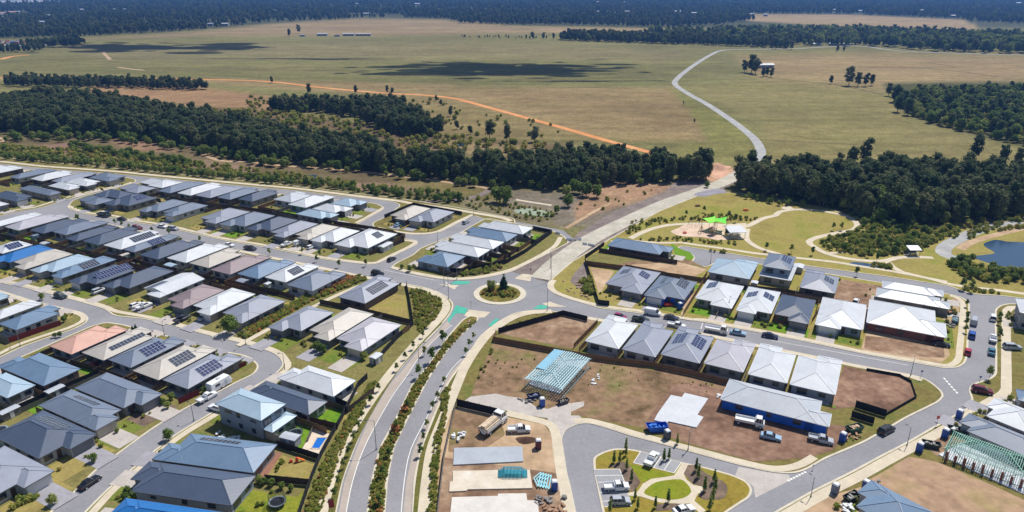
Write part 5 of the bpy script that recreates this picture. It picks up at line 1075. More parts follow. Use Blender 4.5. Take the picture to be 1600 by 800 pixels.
fence([(433, 698), (499, 719)], 'k', 'black fence between the pool and the red toys lawn'); fence([(415, 752), (484, 759)], 'b', 'brown fence between the toys lawn and the netted trampoline yard')
fence([(505, 620), (543, 637)], 'k', 'short black fence beside the white roofed house below the bulb'); fence([(460, 655), (528, 671)], 'b', 'brown fence between green lawn and the trampoline yard')
fence([(481, 690), (489, 672)], 'g', 'short grey pool fence beside the trampoline lawn', .65)
fence([(8, 651), (160, 584)], 'k', 'black fence on the upper side of the double boundary'); fence([(12, 655), (164, 587)], 'g', 'grey fence on the lower side of the double boundary', .8)
fence([(84, 563), (158, 582.5), (220, 606)], 'b', 'brown back fence behind the salmon and beige roofed houses')
fence([(142, 577), (169, 565)], 'r', 'short dark red yard fence behind the beige roofed house'); fence([(15, 536), (96, 508)], 'r', 'dark red boundary fence of the western corner house'); fence([(-8, 530), (15, 537)], 'g', 'grey fence end joining the dark red boundary fence')
fence([(280, 632), (312, 617)], 'r', 'dark red fence beside the parked caravan'); fence([(372, 577), (385, 571)], 'r', 'dark red garden fence at the curved street corner', .8)
fence([(914, 409), (935, 476), (952, 478)], 'k', 'black fence between roundabout rocks and the first eastern house', 1.05); fence([(914, 405), (944, 384)], 'k', 'black fence along the gravel road above the first eastern house')
fence([(915, 414), (969, 421), (1030, 431), (1072, 437), (1103, 442)], 't', 'timber fence along the weedy lot behind the eastern houses'); fence([(936, 394), (1000, 404), (1058, 413)], 'b', 'dark brown fence below the house at the cul-de-sac head')
fence([(1107, 449), (1171, 453), (1228, 459), (1252, 464), (1286, 469)], 'b', 'brown back fence between eastern street and park-facing houses')
fence([(1098, 444), (1067, 494)], 't', 'timber side fence beside the blue wrapped house'); fence([(1150, 452), (1118, 498)], 'g', 'grey side fence between the two white panelled houses'); fence([(1290, 470), (1268, 505)], 't', 'timber side fence beside the bare lots white house')
fence([(1354, 579), (1405, 588), (1423, 598), (1431, 622), (1384, 649)], 'k', 'black silt fence round the bare corner lot', .45); fence([(1336, 637), (1384, 652)], 'k', 'tall black fence at the bottom of the bare corner lot', 1.2); fence([(1330, 652), (1365, 663)], 'k', 'black screen fence in front of the bare corner lot', 1.1)
# ================================================================ VEHICLES
M_tyre = paint('tyre_rubber', (34, 34, 36), rough=.9); M_cglass = paint('car_glass', (30, 36, 46), rough=.06, spec=.8); M_lamp = paint('headlight', (230, 232, 235), rough=.2); M_rear = paint('tail_light', (150, 30, 30), rough=.3)
CARC = {'white': (232, 233, 236), 'silver': (176, 182, 192), 'black': (28, 30, 36), 'dark grey': (62, 66, 76), 'navy': (34, 44, 78), 'red': (176, 36, 56), 'maroon': (112, 32, 50), 'blue': (34, 84, 170), 'teal': (60, 120, 142), 'magenta': (150, 50, 100), 'pale blue': (150, 182, 210), 'dark green': (44, 62, 66), 'yellow': (220, 176, 60)}
M_car = {k: paint('car_' + k.replace(' ', '_'), c, rough=.25, spec=.6, var=.03) for k, c in CARC.items()}
def loft(m, secs, mi=0):                      # closed sections along x: (x, [(y, z) ...])
    k = len(secs[0][1]); b = len(m.v)
    for x, pr in secs: m.v += [(x, y, z) for y, z in pr]
    for i in range(len(secs) - 1):
        for j in range(k):
            a = b + i * k + j; c = b + i * k + (j + 1) % k; m.f.append([a, c, c + k, a + k]); m.m.append(mi)
    m.f.append([b + j for j in range(k)][::-1]); m.m.append(mi); e = b + (len(secs) - 1) * k; m.f.append([e + j for j in range(k)]); m.m.append(mi)
def prof(w, z0, z1, ch=.12): return [(-w, z0), (w, z0), (w * 1.02, (z0 + z1) / 2), (w - ch * .4, z1 - ch * .5), (w - ch, z1), (-w + ch, z1), (-w + ch * .4, z1 - ch * .5), (-w * 1.02, (z0 + z1) / 2)]
def car_meshes(kind):
    b = MB(); g_ = MB(); x = {}
    spec = {'sedan': (4.6, .90, 1.45), 'hatch': (4.1, .87, 1.5), 'suv': (4.7, .94, 1.75), 'ute': (5.3, .94, 1.78), 'van': (5.0, .97, 2.05), 'truck': (6.6, 1.1, 2.5)}[kind]
    L_, w, h = spec; hl = L_ / 2; zb = .32; hood = {'sedan': .92, 'hatch': .95, 'suv': 1.08, 'ute': 1.1, 'van': 1.15, 'truck': 1.2}[kind]
    P = {'sedan': [(-hl, .7), (-hl + .15, .95), (-hl + .9, 1.0), (hl - 1.2, .92), (hl - .15, .78), (hl, .6)], 'hatch': [(-hl, .8), (-hl + .12, .98), (hl - 1.1, .95), (hl - .12, .8), (hl, .6)], 'suv': [(-hl, .9), (-hl + .1, 1.1), (hl - 1.1, 1.08), (hl - .12, .95), (hl, .7)],
         'ute': [(hl - 3.1, 1.1), (hl - 1.25, 1.1), (hl - .12, .98), (hl, .7)], 'van': [(-hl, 1.2), (hl - .9, 1.2), (hl - .15, 1.0), (hl, .75)], 'truck': [(hl - 2.0, 1.5), (hl - .1, 1.4), (hl, 1.0)]}[kind]
    loft(b, [(x_, prof(w - (.06 if abs(x_) > hl - .01 else 0), zb, z_)) for x_, z_ in P])
    cab = {'sedan': (-hl + .55, -hl + 1.3, hl - 2.1, hl - 1.35), 'hatch': (-hl + .05, -hl + .5, hl - 1.9, hl - 1.1), 'suv': (-hl + .05, -hl + .4, hl - 1.9, hl - 1.15), 'ute': (hl - 3.1, hl - 2.9, hl - 1.9, hl - 1.2), 'van': (-hl + .03, -hl + .15, hl - 1.5, hl - .75), 'truck': (hl - 2.0, hl - 1.95, hl - .7, hl - .2)}[kind]
    z1 = hood - .06; wr = w - .2
    loft(g_, [(cab[0], prof(w - .05, z1, z1 + .06, .04)), (cab[1], prof(wr, z1, h - .05, .1)), (cab[2], prof(wr, z1, h - .05, .1)), (cab[3], prof(w - .06, z1, z1 + .06, .04))])
    b.box(((cab[1] + cab[2]) / 2, 0, h - .03), (cab[2] - cab[1] + .1, wr * 2 - .1, .07), 0, top=.94)
    for xx in ((cab[1] + cab[2]) / 2, cab[1], cab[2]):
        for s in (-1, 1): b.bar((xx, s * (wr + .03), z1), (xx, s * (wr - .01), h - .04), .09, .06)
    if kind == 'van':
        for s in (-1, 1): b.box((-.55, s * (wr + .02), 1.6), (3.3, .08, .75))
        b.box((-hl + .08, 0, 1.55), (.1, wr * 1.9, .8))
    if kind == 'ute':
        b.box((-hl + 1.05, 0, .78), (2.15, w * 2 - .04, .18)); 
        for s in (-1, 1): b.box((-hl + 1.05, s * (w - .06), 1.0), (2.15, .08, .42))
        b.box((-hl + .04, 0, 1.0), (.08, w * 2 - .06, .42)); b.box((hl - 3.15, 0, 1.15), (.1, w * 1.7, .9))
    if kind == 'truck':
        b.box((-hl + 2.2, 0, .95), (4.4, w * 2, .16)); b.box((-hl + 2.2, 0, .65), (4.3, .9, .4))
        for s in (-1, 1): b.box((-hl + 2.2, s * (w - .04), 1.25), (4.4, .07, .5))
        b.box((-hl + .04, 0, 1.25), (.08, w * 2, .5)); b.box((hl - 2.1, 0, 1.5), (.1, w * 1.9, 1.0))
    wh = MB(); rw = .34 if kind not in ('truck',) else .46
    wh.tube((0, -.13, 0), (0, .13, 0), rw, rw, 12, 0); wh.tube((0, -.14, 0), (0, .14, 0), rw * .6, rw * .6, 10, 1)
    return b.mesh('body', [M_car['white']]), g_.mesh('cabin_glass', [M_cglass]), wh.mesh('wheel', [M_tyre, M_alu]), MB().box((0, 0, 0), (.08, .42, .16)).mesh('headlight', [M_lamp]), MB().box((0, 0, 0), (.07, .3, .22)).mesh('tail_light', [M_rear]), spec, rw, hood
CM = {k: car_meshes(k) for k in ('sedan', 'hatch', 'suv', 'ute', 'van', 'truck')}
KN = {'sedan': 'sedan', 'hatch': 'hatchback', 'suv': 'four_wheel_drive', 'ute': 'pickup', 'van': 'van', 'truck': 'tray_truck'}
def car(px, py, ang, kind, col, label, z=.02, group='parked cars in the estate', s=1.0, cat=None):
    b, g_, wh, hd, tl, (L_, w, h), rw, hood = CM[kind]; p = G(px, py, z)
    o = empty(KN[kind], p, R(ang), label, cat or ('truck' if kind == 'truck' else 'car'), group); o.scale = (s, s, s)
    bo = new_obj('body', b, o); bo.material_slots[0].link = 'OBJECT'; bo.material_slots[0].material = M_car[col]
    new_obj('cabin_glass', g_, o)
    for sx in (-1, 1):
        for sy in (-1, 1):
            q = new_obj('wheel', wh, o); q.location = (sx * (L_ / 2 - .85), sy * (w - .1), rw)
    for sy in (-1, 1):
        q = new_obj('headlight', hd, o); q.location = (L_ / 2 - .06, sy * (w - .32), hood * .68)
        q = new_obj('tail_light', tl, o); q.location = (-L_ / 2 + .02, sy * (w - .25), hood * .8)
    return o
CARS = [
 (141, 757, 68, 'sedan', 'black', 'black sedan at the kerb beside a straw lawn', .02), (324, 624, 62, 'ute', 'white', 'white pickup behind the parked caravan', .02), (339, 640, 155, 'sedan', 'white', 'white sedan under the eave of the two-storey house', .15),
 (95, 465, -25, 'suv', 'dark green', 'dark green four-wheel drive on the curved street', .02), (213, 479, 62, 'hatch', 'white', 'white hatchback on a driveway beside a white pickup', .18), (225, 481, 62, 'ute', 'white', 'white pickup beside the white hatchback on a driveway', .18),
 (285, 501, 62, 'ute', 'dark grey', 'dark pickup on the driveway of the white hip roofed house', .18), (320, 498, 62, 'sedan', 'silver', 'silver sedan on a driveway near the dense green tree', .18), (155, 457, 62, 'suv', 'silver', 'silver car on the driveway of a charcoal roofed house', .18),
 (590, 429.5, -24, 'suv', 'black', 'black car driving towards the roundabout', .03), (215, 358, -22, 'suv', 'maroon', 'maroon car at the kerb of the roundabout road', .02), (254, 355.5, -22, 'sedan', 'white', 'white sedan parked ahead of a silver one', .02), (271, 359, -22, 'suv', 'silver', 'silver car parked behind a white sedan', .02),
 (358, 384.5, -22, 'sedan', 'white', 'white sedan at the south kerb of the roundabout road', .02), (391, 390, -22, 'ute', 'dark grey', 'dark pickup at the south kerb of the roundabout road', .02), (191, 344, -22, 'sedan', 'black', 'black sedan beside the delivery truck', .02), (163, 338, -22, 'truck', 'dark green', 'dark green tray truck loaded with materials near the side street', .02),
 (448, 384, 62, 'ute', 'white', 'white pickup on a driveway beside a white van', .18), (467, 382, 62, 'van', 'white', 'white van on a driveway of the beige roofed house', .18), (486, 388, 62, 'hatch', 'white', 'white hatchback on the driveway next to the white van', .18),
 (622, 353, 62, 'sedan', 'pale blue', 'pale blue sedan on the court island driveway', .18), (612, 407, 62, 'hatch', 'dark grey', 'dark hatchback parked off the court street', .02), (728, 349, 62, 'hatch', 'silver', 'silver hatchback at the dead end of the court', .02),
 (969, 497, -24, 'hatch', 'magenta', 'magenta hatchback on the eastern street near the roundabout', .02), (1001, 502, -24, 'ute', 'dark green', 'dark pickup beside the magenta hatchback', .02), (1020, 491.5, -24, 'van', 'white', 'white van outside the blue wrapped house', .03), (1049, 498.5, -24, 'sedan', 'dark grey', 'dark sedan in front of the white van', .03), (1057, 511, -24, 'ute', 'white', 'white pickup across from the dark sedan', .03),
 (1119, 519, -24, 'truck', 'white', 'white tray truck on the eastern street', .03), (1153, 522.5, -24, 'sedan', 'pale blue', 'pale blue sedan behind the white tray truck', .03), (1203, 527, -24, 'sedan', 'navy', 'navy sedan on the eastern street by a green lawn', .03),
 (1521, 505, 56, 'van', 'silver', 'silver van at the western kerb of the east street', .02), (1518, 526, 56, 'suv', 'blue', 'blue car behind the silver van', .02), (1551, 499, 56, 'suv', 'white', 'white car at the eastern kerb near the bend', .02), (1551, 532, 56, 'ute', 'white', 'white pickup at the eastern kerb ahead of the teal car', .02), (1511.5, 552, 56, 'hatch', 'red', 'bright red hatchback half on the verge', .08), (1549, 552, 56, 'sedan', 'teal', 'teal car behind the white pickup', .02),
 (1581, 545, -8, 'suv', 'silver', 'silver four-wheel drive across the wide footpath', .19), (1534, 613, -24, 'suv', 'maroon', 'maroon car parked on the verge by the junction', .16), (1470, 540, -24, 'sedan', 'black', 'black sedan beside the dark brick house', .16),
 (1018, 721, 58, 'ute', 'white', 'white pickup in the angled parking bays', .16), (963, 764, 4, 'ute', 'white', 'white pickup in the parking bay beside a silver car', .16), (969, 786, 2, 'hatch', 'silver', 'silver hatchback in the parking bay beside a white pickup', .16), (1068, 800, 20, 'sedan', 'white', 'white car parked below the teardrop lawn path', .16),
 (1384, 675, 32, 'suv', 'black', 'black four-wheel drive driving up the south-east street', .03), (1282, 690, -22, 'ute', 'silver', 'silver pickup on bare soil beside the blue portable toilet', .16), (1204, 685, -22, 'sedan', 'pale blue', 'pale blue car on bare soil before the blue wrapped house', .16), (1171, 663, -22, 'truck', 'white', 'white work truck on bare soil before the blue wrapped house', .16),
 (811, 674, 3, 'ute', 'white', 'white pickup on the slab building site', .16), (1337, 473, 55, 'hatch', 'white', 'white car on the bare lot behind the white house', .16)]
for c in CARS: car(c[0], c[1], c[2], c[3], c[4], c[5], c[6])
# flatbed truck with a crane load of timber
o = car(771, 668, 56, 'truck', 'white', 'white flatbed truck stacked with pale timber on the slab building site', .16, s=1.25)
m = MB()
for i in range(5): m.box((-1.3, -.85 + i * .42, 1.55 + .12 * (i % 2)), (4.2, .3, .5))
m.box((-1.3, 0, 2.0), (4.0, .9, .3)); m.build('timber_load', paint('pale_timber', (206, 186, 160), rough=.8, var=.2), o)
# caravan
p = G(343, 606, .02); o = empty('caravan', p, R(62), 'white box caravan parked at the kerb of the curved street', 'caravan')
m = MB(); loft(m, [(-3.2, prof(1.1, .5, 2.3, .25)), (-3.0, prof(1.15, .45, 2.75, .25)), (2.6, prof(1.15, .45, 2.75, .25)), (3.2, prof(1.1, .55, 1.9, .2))]); m.bar((3.1, 0, .55), (4.3, 0, .5), .15); m.build('body', M_car['white'], o)
MB().box((-1.2, 1.17, 1.8), (1.2, .05, .6)).build('window', M_cglass, o); MB().box((1.3, 1.17, 1.8), (1.0, .05, .6)).build('window', M_cglass, o); MB().box((-1.2, -1.17, 1.8), (1.4, .05, .6)).build('window', M_cglass, o); MB().box((1.4, -1.17, 1.35), (.7, .05, 1.6)).build('door', M_alu, o); MB().box((0, 0, 2.85), (.8, .7, .2)).build('roof_vent', M_alu, o)
for s in (-1, 1): MB().tube((-.3, s * 1.0, .35), (-.3, s * 1.2, .35), .35, n=12).build('wheel', M_tyre, o)
# ================================================================ STREET FURNITURE
M_steel = paint('galvanised_steel', (120, 124, 130), rough=.4); M_dsteel = paint('dark_steel', (62, 66, 74), rough=.5)
def lamp(px, py, h, ang, label, tall=False):
    o = empty('street_lamp', G(px, py, .14), R(ang), label, 'street lamp', 'street lamps')
    MB().tube((0, 0, 0), (0, 0, h), .09, .055, 8).build('pole', M_steel, o)
    MB().tube((0, 0, 0), (0, 0, .35), .17, .15, 8).build('base', M_steel, o)
    a = 1.6 if tall else .8; MB().bar((0, 0, h - .05), (a, 0, h + .12), .06).build('arm', M_steel, o)
    MB().box((a + .25, 0, h + .12), (.6, .26, .1)).build('lamp_head', M_dsteel, o)
for a in [(855, 486, 8, 100, 'tall street lamp on the south-eastern roundabout kerb', True), (861, 437, 9.5, 200, 'tallest street lamp at the mouth of the gravel road', True), (714, 436.5, 4.5, -90, 'short lamp in front of the planted roundabout bank'), (701, 467, 8.5, 20, 'tall street lamp at the western roundabout kerb', True), (694, 447, 8, 100, 'tall lamp by the western splitter island', True), (655, 577, 7.5, 30, 'tall lamp at the avenue median edge', True),
          (588, 702, 7.5, 180, 'tall lamp at the lower avenue median', True), (1267, 776, 4.8, 120, 'street lamp opposite the teardrop park'), (1417, 696, 4.8, 120, 'street lamp opposite the black four-wheel drive'), (1423, 586, 5, 60, 'street lamp at the corner of the fenced bare lot'), (257, 524, 4.6, 60, 'street lamp outside the slate roofed house with panels'), (303, 657, 4.8, 150, 'street lamp beside the two-storey house footpath'),
          (384, 538, 4.8, -90, 'street lamp at the foot of the planted strip'), (445, 577, 4.8, 180, 'street lamp on the turning bulb'), (1110, 412, 5, 90, 'street lamp on the cul-de-sac bulb'), (1138, 487, 4.8, 60, 'street lamp outside the white house on the eastern street'), (684, 378, 4.8, 150, 'street lamp at the court junction'), (740, 337, 4.8, -90, 'street lamp at the dead end of the court'), (860, 419, 7, 60, 'lamp beside the gravel approach to the roundabout'), (1075, 703, 4.8, 60, 'street lamp beside the footpath above the teardrop park'), (182, 470, 4.6, -60, 'street lamp at the curved street junction'), (32, 541, 4.6, 100, 'street lamp beside the dark red fence')]: lamp(*a)
def sign(px, py, h, ang, col, label, w=.6, hh=.5):
    o = empty('road_sign', G(px, py, .14), R(ang), label, 'sign', 'road signs'); MB().tube((0, 0, 0), (0, 0, h), .04, n=6).build('pole', M_steel, o); MB().box((0, -.05, h - hh / 2), (w, .03, hh)).build('sign_face', paint('sign_' + col[0], col[1], rough=.4), o)
sign(736, 483, 2.8, 0, ('white', (228, 228, 228)), 'small road sign on the avenue splitter island'); sign(829, 431, 2.8, 20, ('dark', (70, 72, 80)), 'small road sign on the gravel road splitter island'); sign(1438, 592, 2.6, 0, ('blue', (70, 110, 180)), 'blue street name sign at the fenced bare lot corner'); sign(1529, 601, 2.6, 0, ('blue', (70, 110, 180)), 'blue street name sign opposite the junction verge'); sign(519, 800, 3.0, 10, ('maroon', (130, 24, 44)), 'maroon estate banner sign on the avenue verge', 1.1, 1.9); sign(572, 418, 2.2, 0, ('maroon2', (110, 40, 44)), 'small maroon sign at the court street corner', .5, .6)
sign(1463, 664, 2.6, 10, ('orange', (226, 90, 60)), 'orange warning sign on the south-east footpath verge', .8, .9); sign(1270, 733, 1.2, 0, ('white', (228, 228, 228)), 'low white marker on the kerb opposite the teardrop park', .4, .5)
# ---------------------------------------------------------------- building site things
M_ploo = paint('toilet_blue', (28, 84, 176), rough=.45); M_ploow = paint('toilet_roof', (226, 230, 236), rough=.5)
def toilet(px, py, ang, label, mat=None):
    o = empty('portable_toilet', G(px, py, .15), R(ang), label, 'toilet', 'portable toilets on the building sites')
    m = MB().box((0, 0, 1.1), (1.15, 1.15, 2.1))
    for x in (-.57, .57):
        for y in (-.57, .57): m.box((x, y, 1.1), (.08, .08, 2.1))
    m.build('cabin', mat or M_ploo, o); MB().box((0, 0, 2.26), (1.2, 1.2, .22), top=.7).build('roof', M_ploow, o)
    d = MB().box((0, -.6, 1.1), (.8, .05, 1.9)).build('door', mat or M_ploo, o); MB().box((.3, -.64, 1.1), (.05, .04, .16)).build('handle', M_dsteel, d); MB().box((0, 0, .04), (1.25, 1.25, .1)).build('base', M_dsteel, o)
M_pmar = paint('toilet_maroon', (92, 40, 66), rough=.5)
for a in [(847, 634, 10, 'blue portable toilet on the grass island before the steel frame'), (841, 700, 5, 'maroon portable toilet beside the soil heap', M_pmar), (866, 765, 5, 'blue portable toilet beside the teal sheets'), (1316, 689, 40, 'blue portable toilet before the unfinished blue wrapped house'), (1436, 705, 40, 'blue portable toilet beside the black skip'), (1498, 653, 38, 'blue portable toilet on the verge by the wide path'), (1476, 683, 38, 'blue portable toilet between skip and warning sign'), (1352, 765, 40, 'blue portable toilet beside the waste pile'), (1042, 685, 25, 'dark portable toilet beside the blue skip', paint('toilet_slate', (58, 74, 92), rough=.5)), (1062, 483, 30, 'blue portable toilet beside the blue wrapped eastern house'), (1304, 770, 40, 'grey portable toilet beside the south-east footpath', paint('toilet_grey', (110, 124, 150), rough=.5))]: toilet(*a)
def skip(px, py, ang, col, label, s=1.0, fillc=(150, 150, 146)):
    o = empty('skip_bin', G(px, py, .15), R(ang), label, 'skip bin', 'skip bins on the building sites'); o.scale = (s, s, s)
    m = MB(); L1, L2, w, h = 1.3, 1.9, .85, 1.15
    for s_ in (-1, 1): m.add([(-L1, s_ * w, .1), (L1, s_ * w, .1), (L2, s_ * w, h), (-L2, s_ * w, h), (-L1, s_ * (w - .06), .1), (L1, s_ * (w - .06), .1), (L2, s_ * (w - .06), h), (-L2, s_ * (w - .06), h)], [(0, 1, 2, 3), (7, 6, 5, 4), (3, 2, 6, 7), (0, 3, 7, 4), (1, 5, 6, 2)])
    for s_ in (-1, 1): m.add([(s_ * L1, -w, .1), (s_ * L1, w, .1), (s_ * L2, w, h), (s_ * L2, -w, h), (s_ * (L1 - .06), -w, .1), (s_ * (L1 - .06), w, .1), (s_ * (L2 - .06), w, h), (s_ * (L2 - .06), -w, h)], [(0, 1, 2, 3), (7, 6, 5, 4), (3, 2, 6, 7)])
    m.box((0, 0, .12), (2 * L1, 2 * w, .08)); m.build('bin', paint('skip_' + label[:5].replace(' ', '_'), col, rough=.6), o)
    r = random.Random(int(px)); w_ = MB()
    for i in range(9): w_.box((r.uniform(-1.1, 1.1), r.uniform(-.5, .5), r.uniform(.6, 1.05)), (r.uniform(.4, 1.2), r.uniform(.2, .5), .18), 0, r.uniform(0, 3))
    w_.build('rubbish', paint('rubbish_%d_%d' % (fillc[0], fillc[2]), fillc, rough=.9, var=.3), o)
for a in [(1454, 698, -20, (44, 58, 54), 'dark green skip of rubbish beside the green timber frame'), (1495, 676, -20, (60, 70, 66), 'grey green skip of white waste near the slate roofed house', 1.1, (220, 222, 220)), (1026, 672, 5, (30, 92, 200), 'bright blue skip heaped with waste beside the pale slab', 1.3, (60, 130, 220)), (1334, 673, 20, (54, 96, 80), 'green skip of timber offcuts by the south-east kerb', 1.1, (196, 168, 140)), (1492, 503, 60, (110, 140, 150), 'pale skip in front of the lilac and white roofed house', 1.0, (150, 180, 190)), (1330, 780, 30, (62, 66, 66), 'dark skip outside the building waste house'), (833, 622, 20, (38, 50, 92), 'navy skip at the corner of the steel frame', .9, (120, 124, 150)), (1484, 490, 30, (40, 120, 88), 'green skip in front of the pale roofed three', .7, (220, 150, 110)), (1044, 478, 10, (180, 52, 52), 'red waste bag heap in front of the blue wrapped eastern house', .8, (190, 70, 70)), (880, 630, 30, (60, 60, 62), 'small dark trailer bin beside the steel frame', .8)]: skip(*a)
def pile(name, px, py, ang, pieces, mat, label, cat, seed=1, spread=(2, 1), h=.6, kind='box'):
    o = empty(name, G(px, py, .15), R(ang), label, cat); r = random.Random(seed)
    for i in range(pieces):
        m = MB().box((0, 0, 0), (r.uniform(.5, 1.3), r.uniform(.25, .7), r.uniform(.12, .4)))
        q = m.build('piece', mat, o); q.location = (r.uniform(-1, 1) * spread[0], r.uniform(-1, 1) * spread[1], r.uniform(.1, h)); q.rotation_euler = (r.uniform(-.2, .2), r.uniform(-.2, .2), r.uniform(0, 3))
M_bagw = paint('white_bag', (226, 228, 232), rough=.8); M_tanw = paint('tan_waste', (176, 140, 112), rough=.9, var=.3); M_mixw = paint('mixed_waste', (140, 136, 134), rough=.9, var=.35)
for a in [('waste_pile', 718, 684, 20, 10, M_bagw, 'heap of white bags beside the weedy strip of the slab site', 'waste', 3, (1.5, 1.2), .8), ('waste_pile', 1361, 764, 40, 16, M_mixw, 'grey heap of building waste outside the south-east house', 'waste', 4, (2.6, 1.4), 1.0), ('waste_pile', 861, 782, 0, 14, M_mixw, 'scattered grey offcuts beside the teal sheets', 'waste', 5, (3, 1.2), .5), ('waste_pile', 1322, 795, 30, 12, M_bagw, 'white bags beside the south-east footpath', 'waste', 6, (2, 1), .7), ('waste_pile', 868, 798, 0, 14, M_tanw, 'tan offcuts at the foot of the pale stepped slab', 'waste', 7, (2.4, 1.6), .6), ('waste_pile', 1328, 683, 20, 12, M_tanw, 'tan timber offcuts beside the green skip', 'waste', 8, (2.2, 1.2), .5), ('waste_pile', 1483, 508, 60, 12, M_mixw, 'grey waste in front of the white roofed brick house', 'waste', 9, (2.2, 1.2), .5), ('waste_pile', 1017, 487, -20, 14, M_mixw, 'waste heap behind the white van', 'waste', 10, (2.4, 1), .6), ('waste_pile', 1133, 622, 60, 9, M_bagw, 'white boards stacked beside the unfinished house', 'waste', 11, (.7, 2.6), .4), ('waste_pile', 930, 594, 62, 9, M_bagw, 'white roof sheets on the soil beside the steel frame', 'waste', 12, (2.8, .7), .25), ('waste_pile', 358, 684, -20, 16, M_bagw, 'white garden rubble between the two-storey and blue grey houses', 'rubble', 13, (3.6, 1.0), .4), ('brick_stack', 1361, 490, 62, 12, surf('red_brick_wall', (140, 92, 80)), 'stacks of red bricks beside the white roofed brick house', 'bricks', 14, (2.4, .7), .7), ('waste_pile', 823, 627, 0, 12, M_mixw, 'grey offcuts below the steel frame', 'waste', 15, (2.6, .8), .4)]: pile(*a)
def mound(name, px, py, rx, ry, h, mat, label, cat):
    p = G(px, py, .12); v = [(0, 0, h)]; f = []; n = 20; r = random.Random(int(px)); rings = 6
    for i in range(1, rings + 1):
        t_ = i / rings
        for j in range(n):
            a = j * 2 * math.pi / n; k = t_ * (1 + .18 * math.sin(3 * a + px) + r.uniform(-.06, .06)); v.append((rx * k * math.cos(a), ry * k * math.sin(a), h * (math.cos(t_ * math.pi) * .5 + .5) * r.uniform(.85, 1.15) - (.05 if i == rings else 0)))
    for j in range(n): f.append((0, 1 + j, 1 + (j + 1) % n))
    for i in range(rings - 1):
        for j in range(n): a = 1 + i * n + j; b = 1 + i * n + (j + 1) % n; f.append((a, a + n, b + n, b))
    o = new_obj(name, mesh(name, v, f, mat, None, True)); o.location = p; tag(o, label, cat)
mound('soil_heap', 824, 688, 3.2, 1.5, .9, surf('dark_topsoil', (96, 74, 62), .3, .5, 1, 2, spec=.05), 'dark soil heap beside the maroon portable toilet', 'soil heap'); mound('clay_heap', 1118, 262, 9, 6, 2.6, surf('pale_clay', (206, 164, 138)), 'pale clay heap where the orange track meets the gravel road', 'soil heap')
# teal truss stack and sheets
M_teal = paint('teal_steel', (64, 176, 196), rough=.4, var=.15); M_palet = paint('pale_steel', (184, 214, 220), rough=.4); M_grn = paint('green_timber', (150, 200, 184), rough=.7, var=.15)
o = empty('truss_stack', G(801, 741, .42), 0, 'stack of teal roof trusses on the cream slab', 'truss stack'); r = random.Random(2)
for i in range(9):
    m = MB(); y = -1.1 + i * .28; L1 = 3.1
    m.bar((-L1, y, .1), (L1, y, .1), .08); m.bar((-L1, y, .1), (-1.6, y, 1.1), .08); m.bar((-1.6, y, 1.1), (1.6, y, 1.1), .08); m.bar((1.6, y, 1.1), (L1, y, .1), .08)
    for k in range(6): m.bar((-2.2 + k * .85, y, .1), (-1.8 + k * .75, y, 1.1), .06)
    m.build('truss', M_teal, o)
o = empty('roof_truss_bundle', G(849, 752, .16), R(80), 'pale teal triangular frames lying beside the blue portable toilet', 'truss frames')
for i in range(5):
    m = MB(); a, b, c = Vector((-2.4, i * .55 - 1.4, .1 + .1 * i)), Vector((2.2, i * .55 - 1.4, .1 + .1 * i)), Vector((0, i * .55 - .2, .2 + .1 * i))
    m.bar(a, b, .22, .08); m.bar(b, c, .22, .08); m.bar(c, a, .22, .08); m.build('frame', paint('pale_teal', (150, 214, 226), rough=.4), o)
